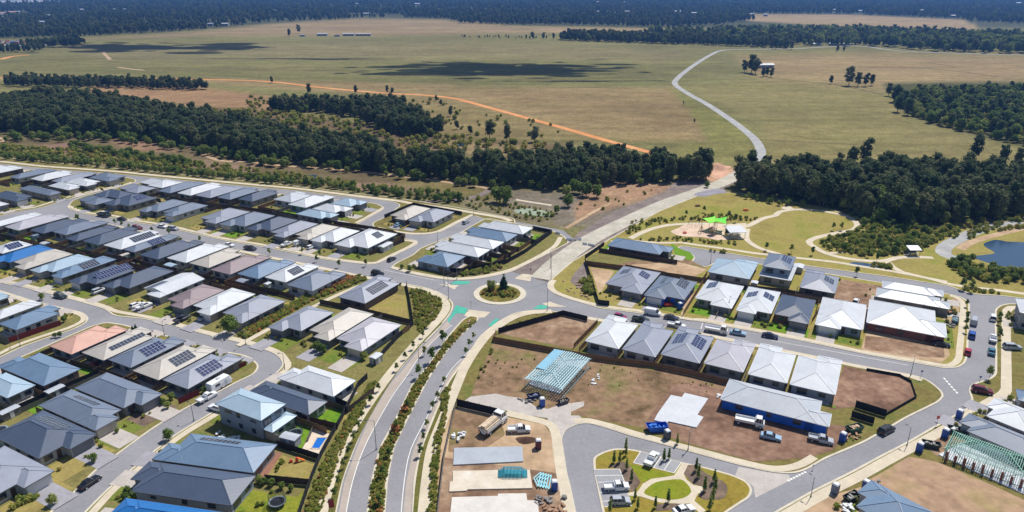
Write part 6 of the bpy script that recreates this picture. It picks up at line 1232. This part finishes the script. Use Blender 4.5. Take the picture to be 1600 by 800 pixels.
# steel house frame
def frame_house(name, corners, eave, mat, label, pitch, nraf, posts=None, sheets=None):
    A, B, C = [G(p[0], p[1], eave) for p in corners]; e1 = B - A; e2 = C - B
    v = e2.normalized(); u = Vector((v.y, -v.x, 0)); w = abs(e1.dot(u)); l = e2.length; cen = (A + C) / 2; rz = math.atan2(v.y, v.x) - math.pi / 2
    o = empty(name, (cen.x, cen.y, .34), rz, label, 'house frame'); E = eave - .34; hw, hl = w / 2, l / 2; hh = hw * math.tan(R(pitch))
    for s in (-1, 1):
        m = MB(); m.bar((s * hw, -hl, E), (s * hw, hl, E), .1); m.bar((s * hw, -hl, .05), (s * hw, hl, .05), .1)
        n = int(l / .9)
        for i in range(n + 1): y = -hl + l * i / n; m.bar((s * hw, y, 0), (s * hw, y, E), .07)
        m.build('stud_wall', mat, o); m = MB(); m.bar((-hw, s * hl, E), (hw, s * hl, E), .1)
        n = int(w / .9)
        for i in range(n + 1): x = -hw + w * i / n; m.bar((x, s * hl, 0), (x, s * hl, E), .07)
        m.build('stud_wall', mat, o)
    for x in (-.3, .25):
        m = MB(); m.bar((x * w, -hl * .9, E), (x * w, hl * .9, E), .08)
        for i in range(9): y = -hl * .9 + l * .9 * i / 8; m.bar((x * w, y, 0), (x * w, y, E), .06)
        m.build('inner_wall', mat, o)
    for i in range(nraf):
        y = -hl + l * i / (nraf - 1); k = min(1, (hl - abs(y)) / hw + .02); m = MB()
        m.bar((-hw - .4, y, E), (hw + .4, y, E), .07)
        if k > .97: m.bar((-hw - .4, y, E - .1), (0, y, E + hh), .08); m.bar((hw + .4, y, E - .1), (0, y, E + hh), .08); m.bar((0, y, E), (0, y, E + hh), .05)
        else: m.bar((-hw - .4, y, E - .1), (-hw * (1 - k), y, E + hh * k), .08); m.bar((hw + .4, y, E - .1), (hw * (1 - k), y, E + hh * k), .08); m.bar((-hw * (1 - k), y, E + hh * k), (hw * (1 - k), y, E + hh * k), .08)
        for xx in (-.5, .5): m.bar((hw * xx, y, E), (hw * xx * .8, y, E + hh * min(k, .55)), .05)
        m.build('roof_truss', mat, o)
    m = MB(); q = hl - hw; m.bar((0, -q, E + hh), (0, q, E + hh), .12)
    for sx in (-1, 1):
        for sy in (-1, 1): m.bar((sx * (hw + .3), sy * (hl + .3), E), (0, sy * q, E + hh), .14)
    m.build('hip_rafters', mat, o)
    return o, hw, hl, E
o, hw, hl, E_ = frame_house('steel_house_frame', T(760, 540)((470, 345), (830, 530), (1150, 180)), 2.9, M_palet, 'pale steel frame of a house with open roof battens', 10, 16)
for i in range(16): MB().box((-hw + 2 * hw * (i + .5) / 16, 0, E_ + .55 - abs(i - 7.5) * .06), (.32, hl * 2.05, .1)).build('roof_batten', M_palet, o)
MB().box((-hw * .72, hl * .3, E_ + .5), (hw * .5, hl * 1.3, .05)).build('roof_sheet', paint('blue_sheet', (140, 190, 214), rough=.35), o)
o, hw, hl, E_ = frame_house('timber_house_frame', [(1627, 722), (1592, 742), (1466, 696)], 2.9, M_grn, 'green timber house frame with open trusses and brick piers', 22, 36)
for i in range(10): MB().bar((-hw * (.1 + .09 * i), -hl * (.3 + .07 * i), E_ + hw * .404 * (.9 - .09 * i) + .08), (-hw * (.1 + .09 * i), hl * (.3 + .07 * i), E_ + hw * .404 * (.9 - .09 * i) + .08), .07).build('roof_batten', M_palet, o)
for i in range(9): MB().box((-hw - .35 if True else 0, -hl + .6 + i * (2 * hl - 1.2) / 8, .9), (.42, .5, 2.2 if i % 2 == 0 else 1.7)).build('brick_pier', M_brick, o)
# ---------------------------------------------------------------- park things
t = T(960, 290)
def sail(px, hs, mat, label):
    P = [G(x, y, h) for (x, y), h in zip(t(*px), hs)]; c = sum(P, Vector()) / len(P); o = empty('shade_sail', (c.x, c.y, .15), 0, label, 'shade sail')
    n = 8; v = []; f = []; off = Vector((c.x, c.y, .15)); k = len(P)
    for i in range(n + 1):
        for j in range(n + 1):
            a, b = i / n, j / n
            if k == 4: q = (P[0] * (1 - a) + P[1] * a) * (1 - b) + (P[3] * (1 - a) + P[2] * a) * b
            else: q = (P[0] * (1 - a) + P[1] * a) * (1 - b) + P[2] * b
            q = q.lerp(c, .18 * (4 * a * (1 - a) * (abs(b - .5) * 2) ** 2 + 4 * b * (1 - b) * (abs(a - .5) * 2) ** 2)); v.append(q - off)
    for i in range(n):
        for j in range(n): a = i * (n + 1) + j; f.append((a, a + 1, a + n + 2, a + n + 1))
    new_obj('sail_cloth', mesh('sail_cloth', v, f, mat, None, True), o)
    for p in P: q = p - off; MB().tube((q.x, q.y, 0), (q.x, q.y, q.z + .15), .09, .07, 8).build('post', M_dsteel, o)
M_sail = paint('lime_sail', (132, 236, 52), rough=.7); M_sail2 = paint('bright_green_sail', (96, 220, 44), rough=.7)
sail([(1000, 372), (1150, 345), (1170, 415), (1080, 430)], (5.2, 4.2, 5.0, 4.0), M_sail, 'lime green shade sail over the sand side of the playground'); sail([(1140, 372), (1285, 350), (1275, 440), (1150, 405)], (4.2, 5.6, 4.4, 5.2), M_sail2, 'lime green shade sail beside the park shelter')
def shelter(px, py, ang, w, d, h, label, n=3):
    o = empty('park_shelter', G(px, py, .2), R(ang), label, 'shelter'); m = MB()
    m.add([(-w / 2, -d / 2, h - .3), (w / 2, -d / 2, h - .3), (w / 2, d / 2, h + .5), (-w / 2, d / 2, h + .5), (-w / 2, -d / 2, h - .15), (w / 2, -d / 2, h - .15), (w / 2, d / 2, h + .65), (-w / 2, d / 2, h + .65)], [(0, 3, 2, 1), (4, 5, 6, 7), (0, 1, 5, 4), (1, 2, 6, 5), (2, 3, 7, 6), (3, 0, 4, 7)])
    m.build('roof', roof_mat('white'), o)
    for i in range(n):
        for s in (-1, 1): x = -w / 2 + .4 + (w - .8) * i / (n - 1); MB().tube((x, s * (d / 2 - .4), 0), (x, s * (d / 2 - .4), h + .05 + s * .35 - .2), .08, n=6).build('post', M_dsteel, o)
    for i in range(2): tb = MB().box((-w / 4 + i * w / 2, 0, .72), (1.6, .8, .06)).box((-w / 4 + i * w / 2, 0, .36), (.2, .5, .7)).box((-w / 4 + i * w / 2, .8, .45), (1.6, .3, .05)).box((-w / 4 + i * w / 2, -.8, .45), (1.6, .3, .05)).build('picnic_table', M_alu, o)
    MB().box((0, d / 2 - .3, 1.1), (w * .8, .1, 1.9)).build('screen_wall', paint('screen_wall', (60, 84, 96)), o)
shelter(1148, 369, 3, 7.0, 6.5, 2.9, 'white roofed picnic shelter beside the playground'); shelter(1426, 398, 0, 4.6, 3.4, 2.6, 'small white roofed shelter at the path by the lake', 2)
# play equipment
t = T(960, 290)
def item(name, pt, ang, label, cat, parts):
    q = t(pt)[0]; o = empty(name, G(q[0], q[1], .2), R(ang), label, cat)
    for pn, m, mt in parts: m.build(pn, mt, o)
    return o
M_play = paint('play_red', (200, 70, 60)); M_playy = paint('play_orange', (232, 120, 50)); M_wood = paint('play_timber', (150, 112, 82), rough=.8)
m1 = MB()
for x in (-1, 1):
    for y in (-1, 1): m1.tube((x, y, 0), (x, y, 3.0), .08, n=6)
item('play_tower', (1110, 560), 20, 'timber play tower with slide under the lime sails', 'play tower', [('posts', m1, M_wood), ('deck', MB().box((0, 0, 1.4), (2.1, 2.1, .1)), M_wood), ('roof', MB().box((0, 0, 3.2), (2.4, 2.4, .7), top=.1), paint('play_roof', (120, 60, 50))), ('slide', MB().bar((1, 0, 1.45), (3.6, 0, .2), .6, .08).bar((1, .3, 1.6), (3.6, .3, .35), .05, .25).bar((1, -.3, 1.6), (3.6, -.3, .35), .05, .25), M_alu), ('ladder', MB().bar((-1, .3, 1.4), (-1.6, .3, 0), .06).bar((-1, -.3, 1.4), (-1.6, -.3, 0), .06).bar((-1.3, -.3, .7), (-1.3, .3, .7), .05), M_wood)])
m2 = MB().tube((-2.4, 0, 2.6), (2.4, 0, 2.6), .07, n=6)
for x in (-2.4, 2.4): m2.tube((x, 0, 2.6), (x, 1.1, 0), .06, n=6).tube((x, 0, 2.6), (x, -1.1, 0), .06, n=6)
item('swing_set', (900, 470), 10, 'steel swing set on the playground sand', 'swing set', [('frame', m2, M_steel), ('swing', MB().bar((-1.1, 0, 2.6), (-1.1, 0, .5), .03).bar((-.6, 0, 2.6), (-.6, 0, .5), .03).box((-.85, 0, .48), (.55, .25, .06)), M_dsteel), ('swing', MB().bar((.6, 0, 2.6), (.6, 0, .5), .03).bar((1.1, 0, 2.6), (1.1, 0, .5), .03).box((.85, 0, .48), (.55, .25, .06)), M_dsteel)])
m3 = MB()
for k in range(6): a = k * math.pi / 3; m3.tube((1.6 * math.cos(a), 1.6 * math.sin(a), 0), (0, 0, 3.4), .05, n=5)
for z, rr_ in ((.9, 1.18), (1.8, .75)):
    for k in range(6): a, b = k * math.pi / 3, (k + 1) * math.pi / 3; m3.bar((rr_ * math.cos(a), rr_ * math.sin(a), z), (rr_ * math.cos(b), rr_ * math.sin(b), z), .04)
item('climbing_frame', (985, 540), 0, 'pyramid rope climbing frame on the playground sand', 'climbing frame', [('ropes', m3, M_wood), ('mast', MB().tube((0, 0, 0), (0, 0, 4.6), .08, n=6), M_dsteel)])
item('spinner', (800, 540), 0, 'small play spinner on the pale sand', 'spinner', [('disc', MB().tube((0, 0, .35), (0, 0, .45), .9, n=16), M_play), ('handle', MB().tube((0, 0, .4), (0, 0, 1.1), .05, n=6), M_steel)])
for pt, lb in (((945, 235), 'brown rock seat on the northern park lawn'), ((1490, 285), 'orange play mound marker on the eastern park lawn')): item('play_boulder', pt, 15, lb, 'boulder', [('rock', MB().box((0, 0, .4), (2.6, 1.4, .9), top=.55), M_playy if 'orange' in lb else M_wood)])
# ---------------------------------------------------------------- gardens
def trampoline(px, py, rad, label, net=False):
    o = empty('trampoline', G(px, py, .16), 0, label, 'trampoline')
    MB().tube((0, 0, .86), (0, 0, .9), rad * .82, n=24).build('mat', paint('trampoline_mat', (36, 42, 54)), o)
    P = circle(0, 0, rad, 24); v = []; f = []
    for p in P: v += [(p.x, p.y, .93), (p.x * .82, p.y * .82, .93), (p.x, p.y, .85)]
    for i in range(24): j = (i + 1) % 24; f += [(3 * i, 3 * j, 3 * j + 1, 3 * i + 1), (3 * i + 2, 3 * j + 2, 3 * j, 3 * i)]
    new_obj('pad', mesh('pad', v, f, paint('trampoline_pad', (150, 160, 172))), o)
    for k in range(6): a = k * math.pi / 3; MB().tube((rad * math.cos(a), rad * math.sin(a), 0), (rad * math.cos(a), rad * math.sin(a), 2.6 if net else .88), .04, n=5).build('leg', M_steel, o)
    if net:
        v = []; f = []
        for p in P: v += [(p.x, p.y, .9), (p.x, p.y, 2.5)]
        for i in range(24): j = (i + 1) % 24; f.append((2 * i, 2 * j, 2 * j + 1, 2 * i + 1))
        new_obj('safety_net', mesh('safety_net', v, f, MATS['net']), o)
mt_, nn, bb = nodes('net'); bb.inputs['Base Color'].default_value = (.03, .035, .045, 1); bb.inputs['Alpha'].default_value = .45; MATS['net'] = mt_
trampoline(462, 681, 1.7, 'round trampoline on the green lawn beside the pool', True); trampoline(434, 789, 1.7, 'netted trampoline in the lower garden', True); trampoline(202, 417, 2.1, 'round trampoline between the two western house rows'); trampoline(1, 676, 1.6, 'blue-rimmed trampoline below the double fence')
t = T(320, 600)
sheet('pool_paving', t((1095, 765), (1235, 520), (1440, 580), (1330, 810)), .175, surf('pool_paving', (222, 204, 186), .1, .6, .8, 3)); mw = paint('pool_water', (36, 112, 206), rough=.05, spec=.8)
P = fillet(t((1275, 618), (1395, 615), (1305, 745), (1205, 742)), 0); P = P if area(P) > 0 else P[::-1]
o = empty('swimming_pool', (P[0].x, P[0].y, .18), 0, 'blue backyard swimming pool beside the black avenue fence', 'pool'); q0 = P[0]
new_obj('water', mesh('water', [(p.x - q0.x, p.y - q0.y, .02) for p in P], [tuple(range(len(P)))], mw), o)
for a, b in zip(P, P[1:] + P[:1]): MB().bar((a.x - q0.x, a.y - q0.y, .05), (b.x - q0.x, b.y - q0.y, .05), .3, .1).build('coping', M_path, o)
sheet('lawn', T(320, 600)((780, 660), (900, 560), (1080, 470), (1210, 505), (1100, 750)), .185, M_lime); sheet('lawn', T(340, 560)((1080, 705), (1310, 560), (1450, 590), (1370, 780)), .185, M_lime)
sheet('lawn', T(360, 690)((410, 410), (580, 160), (960, 270), (900, 470)), .185, M_lawn2); sheet('deck', T(360, 690)((290, 410), (530, 120), (590, 140), (400, 430)), .19, surf('timber_deck', (150, 106, 88), .15, 1, .8, 6)); sheet('lawn', T(360, 690)((40, 800), (260, 560), (740, 640), (860, 560), (780, 830)), .185, surf('lawn_yellow', (140, 144, 52), .25, .4, 1, 2, c2=(104, 126, 44), spec=.05))
sheet('lawn', T(500, 420)((480, 470), (860, 290), (980, 310), (1000, 580)), .185, M_lawn2); sheet('garden_bed', RND, .15, M_under, 1); sheet('garden_bed', STRIP, .15, M_under, 1); sheet('garden_bed', PSTRIP, .15, M_under, 1); sheet('garden_bed', HEDGE, .15, M_under, 1); sheet('garden_bed', NWB, .15, M_mulch, .5)
ribbon('footpath', [(372, 541), (420, 515), (470, 490), (520, 465), (560, 448), (588, 440)], 1.8, .20, M_path)
p = G(464, 722, .19); o = empty('garden_slide', p, R(20), 'red plastic garden slide and toys on the straw lawn', 'toy slide'); MB().box((0, 0, .6), (.7, .6, 1.2), top=.6).build('steps', M_play, o); MB().bar((.2, 0, 1.1), (1.6, 0, .1), .5, .1).build('slide', M_playy, o); MB().box((-1.2, .4, .3), (.8, .6, .6), top=.7).build('toy_house', M_play, o)
def shed(px, py, ang, w, d, h, rc, wm, label):
    o = empty('garden_shed', G(px, py, .15), R(ang), label, 'shed', 'garden sheds'); MB().box((0, 0, h / 2), (w, d, h)).build('wall', wm, o); m = MB(); hip(m, -w / 2 - .15, w / 2 + .15, -d / 2 - .15, d / 2 + .15, h, R(10), True); m.build('roof', roof_mat(rc), o); MB().box((0, -d / 2 - .02, h * .45), (.9, .05, h * .85)).build('door', M_fasciaw, o)
for a in [(588, 566, 62, 3, 2.2, 2.1, 'white', M_wall[1], 'white garden shed behind the lilac roofed house'), (88, 618, 62, 4, 2, 2, 'pale', M_wall[4], 'pale roofed shed beside the double fence middle'), (17, 651, 62, 4, 2, 2, 'pale', M_wall[4], 'pale roofed shed at the lower end of the double fence'), (58, 374, 62, 3, 2.2, 2, 'slate', M_wall[7], 'slate shed behind the third house from the west end'), (72, 387, -28, 3, 2.2, 2, 'pale', M_wall[7], 'pale shed against the long brown back fence'), (196, 405, 62, 3, 2, 2, 'beige', M_wall[3], 'beige shed beside the round trampoline'), (268, 421, -28, 4, 2.4, 1.9, 'sky', M_wall[5], 'pale blue shed behind a white roofed house'), (380, 446, -28, 3.4, 2.6, 1.9, 'grey', M_wall[4], 'grey shed at the corner of the brown back fence'), (419, 450, 62, 1.8, 1.6, 1.8, 'white', M_wall[5], 'tiny white shed near the planted strip end'), (603, 390, 62, 6, 2.6, 2.1, 'white', M_wall[5], 'long white garden carport beside the curved black fence'), (1178, 449, 62, 2.2, 2, 2, 'white', M_wall[5], 'white shed at the back fence behind the panelled white houses'), (455, 694, -20, 4, 2.2, 2.2, 'pale', M_wall[1], 'pale roofed lean-to behind the two-storey house'), (1247, 424, 62, 4, 3, 2.2, 'white', M_wall[5], 'white carport beside the two-storey park house')]: shed(*a)
# road works barrier at the gravel road
t = T(780, 310)
for i, (a, b) in enumerate((((760, 475), (830, 478)), ((850, 480), (880, 482)), ((890, 470), (935, 475)), ((950, 520), (1000, 530)), ((1010, 530), (1085, 548)), ((640, 400), (690, 410)))):
    (x1, y1), (x2, y2) = t(a, b); A = G(x1, y1, .12); B = G(x2, y2, .12); d = B - A
    o = empty('road_barrier', (A + B) / 2, math.atan2(d.y, d.x), 'white plastic road barrier across the gravel road', 'barrier', 'gravel road barriers'); MB().box((0, 0, .4), (d.length, .55, .8), topy=.4).build('body', M_bagw, o); MB().box((0, 0, .85), (d.length * .9, .12, .16)).build('top_rail', M_bagw, o)
# boulder beds by the roundabout
M_rock = surf('sandstone', (184, 156, 128), .3, .8, .9, 3, obj=True); r = random.Random(3)
def rock_mesh(s):
    rr = random.Random(s); v = []; 
    for i in range(4):
        for j in range(6): a = j * math.pi / 3; k = (.6, 1, .85, .35)[i] * rr.uniform(.8, 1.15); v.append((k * math.cos(a), k * math.sin(a) * .8, (0, .25, .6, .8)[i] * rr.uniform(.85, 1.1)))
    f = [(i * 6 + j, i * 6 + (j + 1) % 6, i * 6 + 6 + (j + 1) % 6, i * 6 + 6 + j) for i in range(3) for j in range(6)] + [tuple(18 + j for j in range(6))]; return mesh('boulder', v, f, M_rock)
RM = [rock_mesh(s) for s in range(4)]
for poly, sp, lb in (([(880, 440), (905, 438), (925, 470), (900, 462), (884, 454)], 1.9, 'sandstone boulder in the bank east of the roundabout'), ([(673, 478), (686, 474), (690, 484), (672, 506), (662, 512), (668, 495)], 1.9, 'sandstone boulder beside the avenue corner path'), ([(790, 512), (860, 491), (872, 493), (800, 513)], 2.4, 'sandstone boulder below the black lot fence'), ([(733, 500), (744, 499), (728, 512), (722, 510)], 1.5, 'sandstone boulder at the tip of the avenue median'), ([(765, 460), (795, 463), (800, 457), (775, 455)], 2.0, 'sandstone boulder on the roundabout island')):
    for q in fill(poly, sp, seed=int(poly[0][0]), keep=.75): o = new_obj('boulder', RM[r.randrange(4)]); o.location = (q[0], q[1], .13); s = r.uniform(.35, .75); o.scale = (s, s, s); o.rotation_euler = (0, 0, r.uniform(0, 6)); tag(o, lb, 'boulder', lb.split(' in ')[0] + ' group' if False else 'landscape boulders')
# ================================================================ WATER
def water(px, z, label, mt=None):
    mt = mt or MATS.get('lake_water')
    if not mt:
        mt, n, b = nodes('lake_water'); b.inputs['Base Color'].default_value = (.035, .075, .14, 1); b.inputs['Roughness'].default_value = .12; b.inputs['Specular IOR Level'].default_value = .6
        no = n.nodes.new('ShaderNodeTexNoise'); no.inputs['Scale'].default_value = .8; bp = n.nodes.new('ShaderNodeBump'); bp.inputs['Strength'].default_value = .08; n.links.new(no.outputs['Fac'], bp.inputs['Height']); n.links.new(bp.outputs[0], b.inputs['Normal']); MATS['lake_water'] = mt
    o = sheet('water', px, z, mt, smooth=True); o['label'] = label
t = T(1380, 340)
water(t((1140, 300), (1280, 255), (1400, 275), (1600, 285), (1800, 300), (1800, 600), (1600, 590), (1400, 565), (1200, 520), (1010, 450), (1130, 430), (1270, 405), (1180, 350)), .16, 'blue lake at the edge of the park')
water(T(1280, 320)((310, 680), (400, 655), (560, 672), (690, 705), (640, 722), (450, 708)), .16, 'small garden pond'); water(T(0, 240)((700, 60), (740, 45), (800, 48), (800, 72), (720, 80)), .06, 'small wetland pool'); water([(478, 276), (490, 273), (503, 277), (498, 283), (482, 282)], .06, 'wetland pool'); water([(806, 327), (830, 326), (860, 332), (858, 338), (825, 336), (805, 332)], .06, 'wetland pond', surf('algae_water', (150, 162, 140), .15, .3, .5, 1.5)); water([(715, 225), (730, 223), (728, 228), (716, 229)], .06, 'wetland pool')
# ================================================================ FAR BUILDINGS
def barn(px, py, ang, w, d, h, rc, label, wm=None, name='farm_shed', cat='shed', group='sheds across the pasture'):
    o = empty(name, G(px, py, 0), R(ang), label, cat, group); MB().box((0, 0, h / 2), (w, d, h)).build('wall', wm or M_wall[1], o); m = MB(); hip(m, -w / 2 - .5, w / 2 + .5, -d / 2 - .5, d / 2 + .5, h, R(16), True); m.build('roof', roof_mat(rc), o)
    for i in range(max(2, int(w / 7))): MB().box((-w / 2 + w * (i + .5) / max(2, int(w / 7)), -d / 2 - .04, h * .5), (2.4, .1, h * .5)).build('window', M_glass, o)
barn(504, 56, 2, 20, 9, 4, 'pale', 'pale roofed farm shed beside two lone trees across the pasture'); barn(545, 56, 2, 22, 9, 4, 'pale', 'pale long farm shed in the middle of the far pasture'); barn(568, 56, 2, 30, 10, 4, 'beige', 'longest pale farm shed in the far pasture'); barn(473, 57, 2, 10, 7, 3, 'grey', 'small grey farm shed under the lone trees'); barn(527, 57, 0, 10, 6, 3, 'brown', 'small brown shed between the long pale ones'); barn(1196, 106, 5, 18, 9, 4, 'white', 'white roofed shed beside the pasture tree clump')
for i, (x, y, w, c) in enumerate(FH): barn(x, y, rnd.uniform(-20, 20), w, w * .6, 6.5 if y < 60 else 3, c, 'tiny far house with %s roof among the forest trees' % ROOFN[c], name='far_house', cat='house', group='far houses in the forest')
r = random.Random(8)
for i in range(16): barn(-14 + i * 6.5 + r.uniform(-2, 2), 7.2 + r.uniform(-1.2, 1.2), r.uniform(-8, 8), r.uniform(50, 110), r.uniform(30, 60), 12, r.choice(('white', 'white', 'pale')), 'far white warehouse roof on the western horizon', name='far_warehouse', cat='warehouse', group='far warehouses on the western horizon')
for i in range(13): barn(720 + i * 6.5, 2 + r.uniform(-.6, .6), r.uniform(-8, 8), r.uniform(60, 120), r.uniform(40, 80), 12, 'white', 'far white warehouse roof on the middle horizon', name='far_warehouse', cat='warehouse', group='far warehouses on the middle horizon')
for i in range(26): barn(r.uniform(-20, 52), r.uniform(20.5, 31), r.uniform(-40, 40), r.uniform(14, 22), r.uniform(10, 14), 5, r.choice(('pink', 'pink', 'brown', 'pale', 'white')), 'far suburban house with tiled roof at the forest edge', name='far_house', cat='house', group='far suburb at the western forest edge')
# bright rows of stored vehicles at the western pasture edge
sheet('gravel_yard', [(-40, 66), (60, 66), (78, 70), (50, 74), (-40, 80)], .05, M_gravelg)
cols = ['white', 'red', 'white', 'blue', 'yellow', 'silver', 'red', 'navy', 'magenta', 'white', 'yellow', 'pale blue']
for i in range(64):
    x = -6 + (i % 32) * 2.4 + r.uniform(-.6, .6); y = 66.6 + (i // 32) * 2.2 + r.uniform(-.4, .4)
    c = r.choice(cols); car(x, y, r.choice((0, 90, 60)), r.choice(('van', 'truck', 'van')), c, '%s vehicle in the storage yard at the western pasture edge' % c, .06, 'vehicles in the far storage yard', 1.5)
# ================================================================ CLOUDS (above the frame; their shadows lie on the pasture)
mc, n, b = nodes('cloud_white'); b.inputs['Base Color'].default_value = (.9, .9, .92, 1); b.inputs['Roughness'].default_value = 1
tr = n.nodes.new('ShaderNodeBsdfTransparent'); mx = n.nodes.new('ShaderNodeMixShader'); mx.inputs[0].default_value = .72; n.links.new(tr.outputs[0], mx.inputs[1]); n.links.new(b.outputs[0], mx.inputs[2]); n.links.new(mx.outputs[0], n.nodes['Material Output'].inputs[0])
def cloud(spots, alt, seed):
    r = random.Random(seed); v = []; f = []
    c0 = G(*spots[0][:2]) + SDIR * (alt / SDIR.z)
    for (px, py, wx, wy) in spots:
        c = G(px, py) + SDIR * (alt / SDIR.z) - c0
        for k in range(44):
            big = k < 14; cx, cy = c.x + r.gauss(0, .34 if big else .5) * wx, c.y + r.gauss(0, .34 if big else .5) * wy; rx = (r.uniform(.12, .3) if big else r.uniform(.04, .12)) * wx; ry = (r.uniform(.12, .3) if big else r.uniform(.03, .1)) * wy; rz_ = min(rx, ry) * .5; b0 = len(v)
            for i in range(7):
                th = -math.pi / 2 + math.pi * i / 6
                for j in range(12): ph = j * math.pi / 6; q = r.uniform(.85, 1.15); v.append((cx + rx * q * math.cos(th) * math.cos(ph), cy + ry * q * math.cos(th) * math.sin(ph), r.uniform(-1, 1) + rz_ * math.sin(th)))
            for i in range(6):
                for j in range(12): a = b0 + i * 12 + j; d = b0 + i * 12 + (j + 1) % 12; f.append((a, d, d + 12, a + 12))
    o = struct(new_obj('cloud', mesh('cloud', v, f, mc, None, True))); o.location = c0
cloud([(770, 109, 170, 95), (700, 107, 130, 70), (850, 106, 120, 40), (800, 113, 140, 60)], 620, 1)
cloud([(230, 74, 200, 110), (180, 71, 120, 70), (330, 75, 180, 40)], 620, 2)
cloud([(900, 127, 120, 8), (500, 92, 140, 12)], 620, 3)
# ================================================================ HAZE

m, n, b = nodes('haze'); n.nodes.remove(b); pv = n.nodes.new('ShaderNodeVolumePrincipled'); pv.inputs['Color'].default_value = (.16, .40, 1.0, 1); pv.inputs['Density'].default_value = HAZE_D; pv.inputs['Anisotropy'].default_value = .2
n.links.new(pv.outputs[0], n.nodes['Material Output'].inputs['Volume'])
hz = MB().box((0, 7000, 49.5), (40000, 16800, 101)).build('haze', m); stuff(hz)
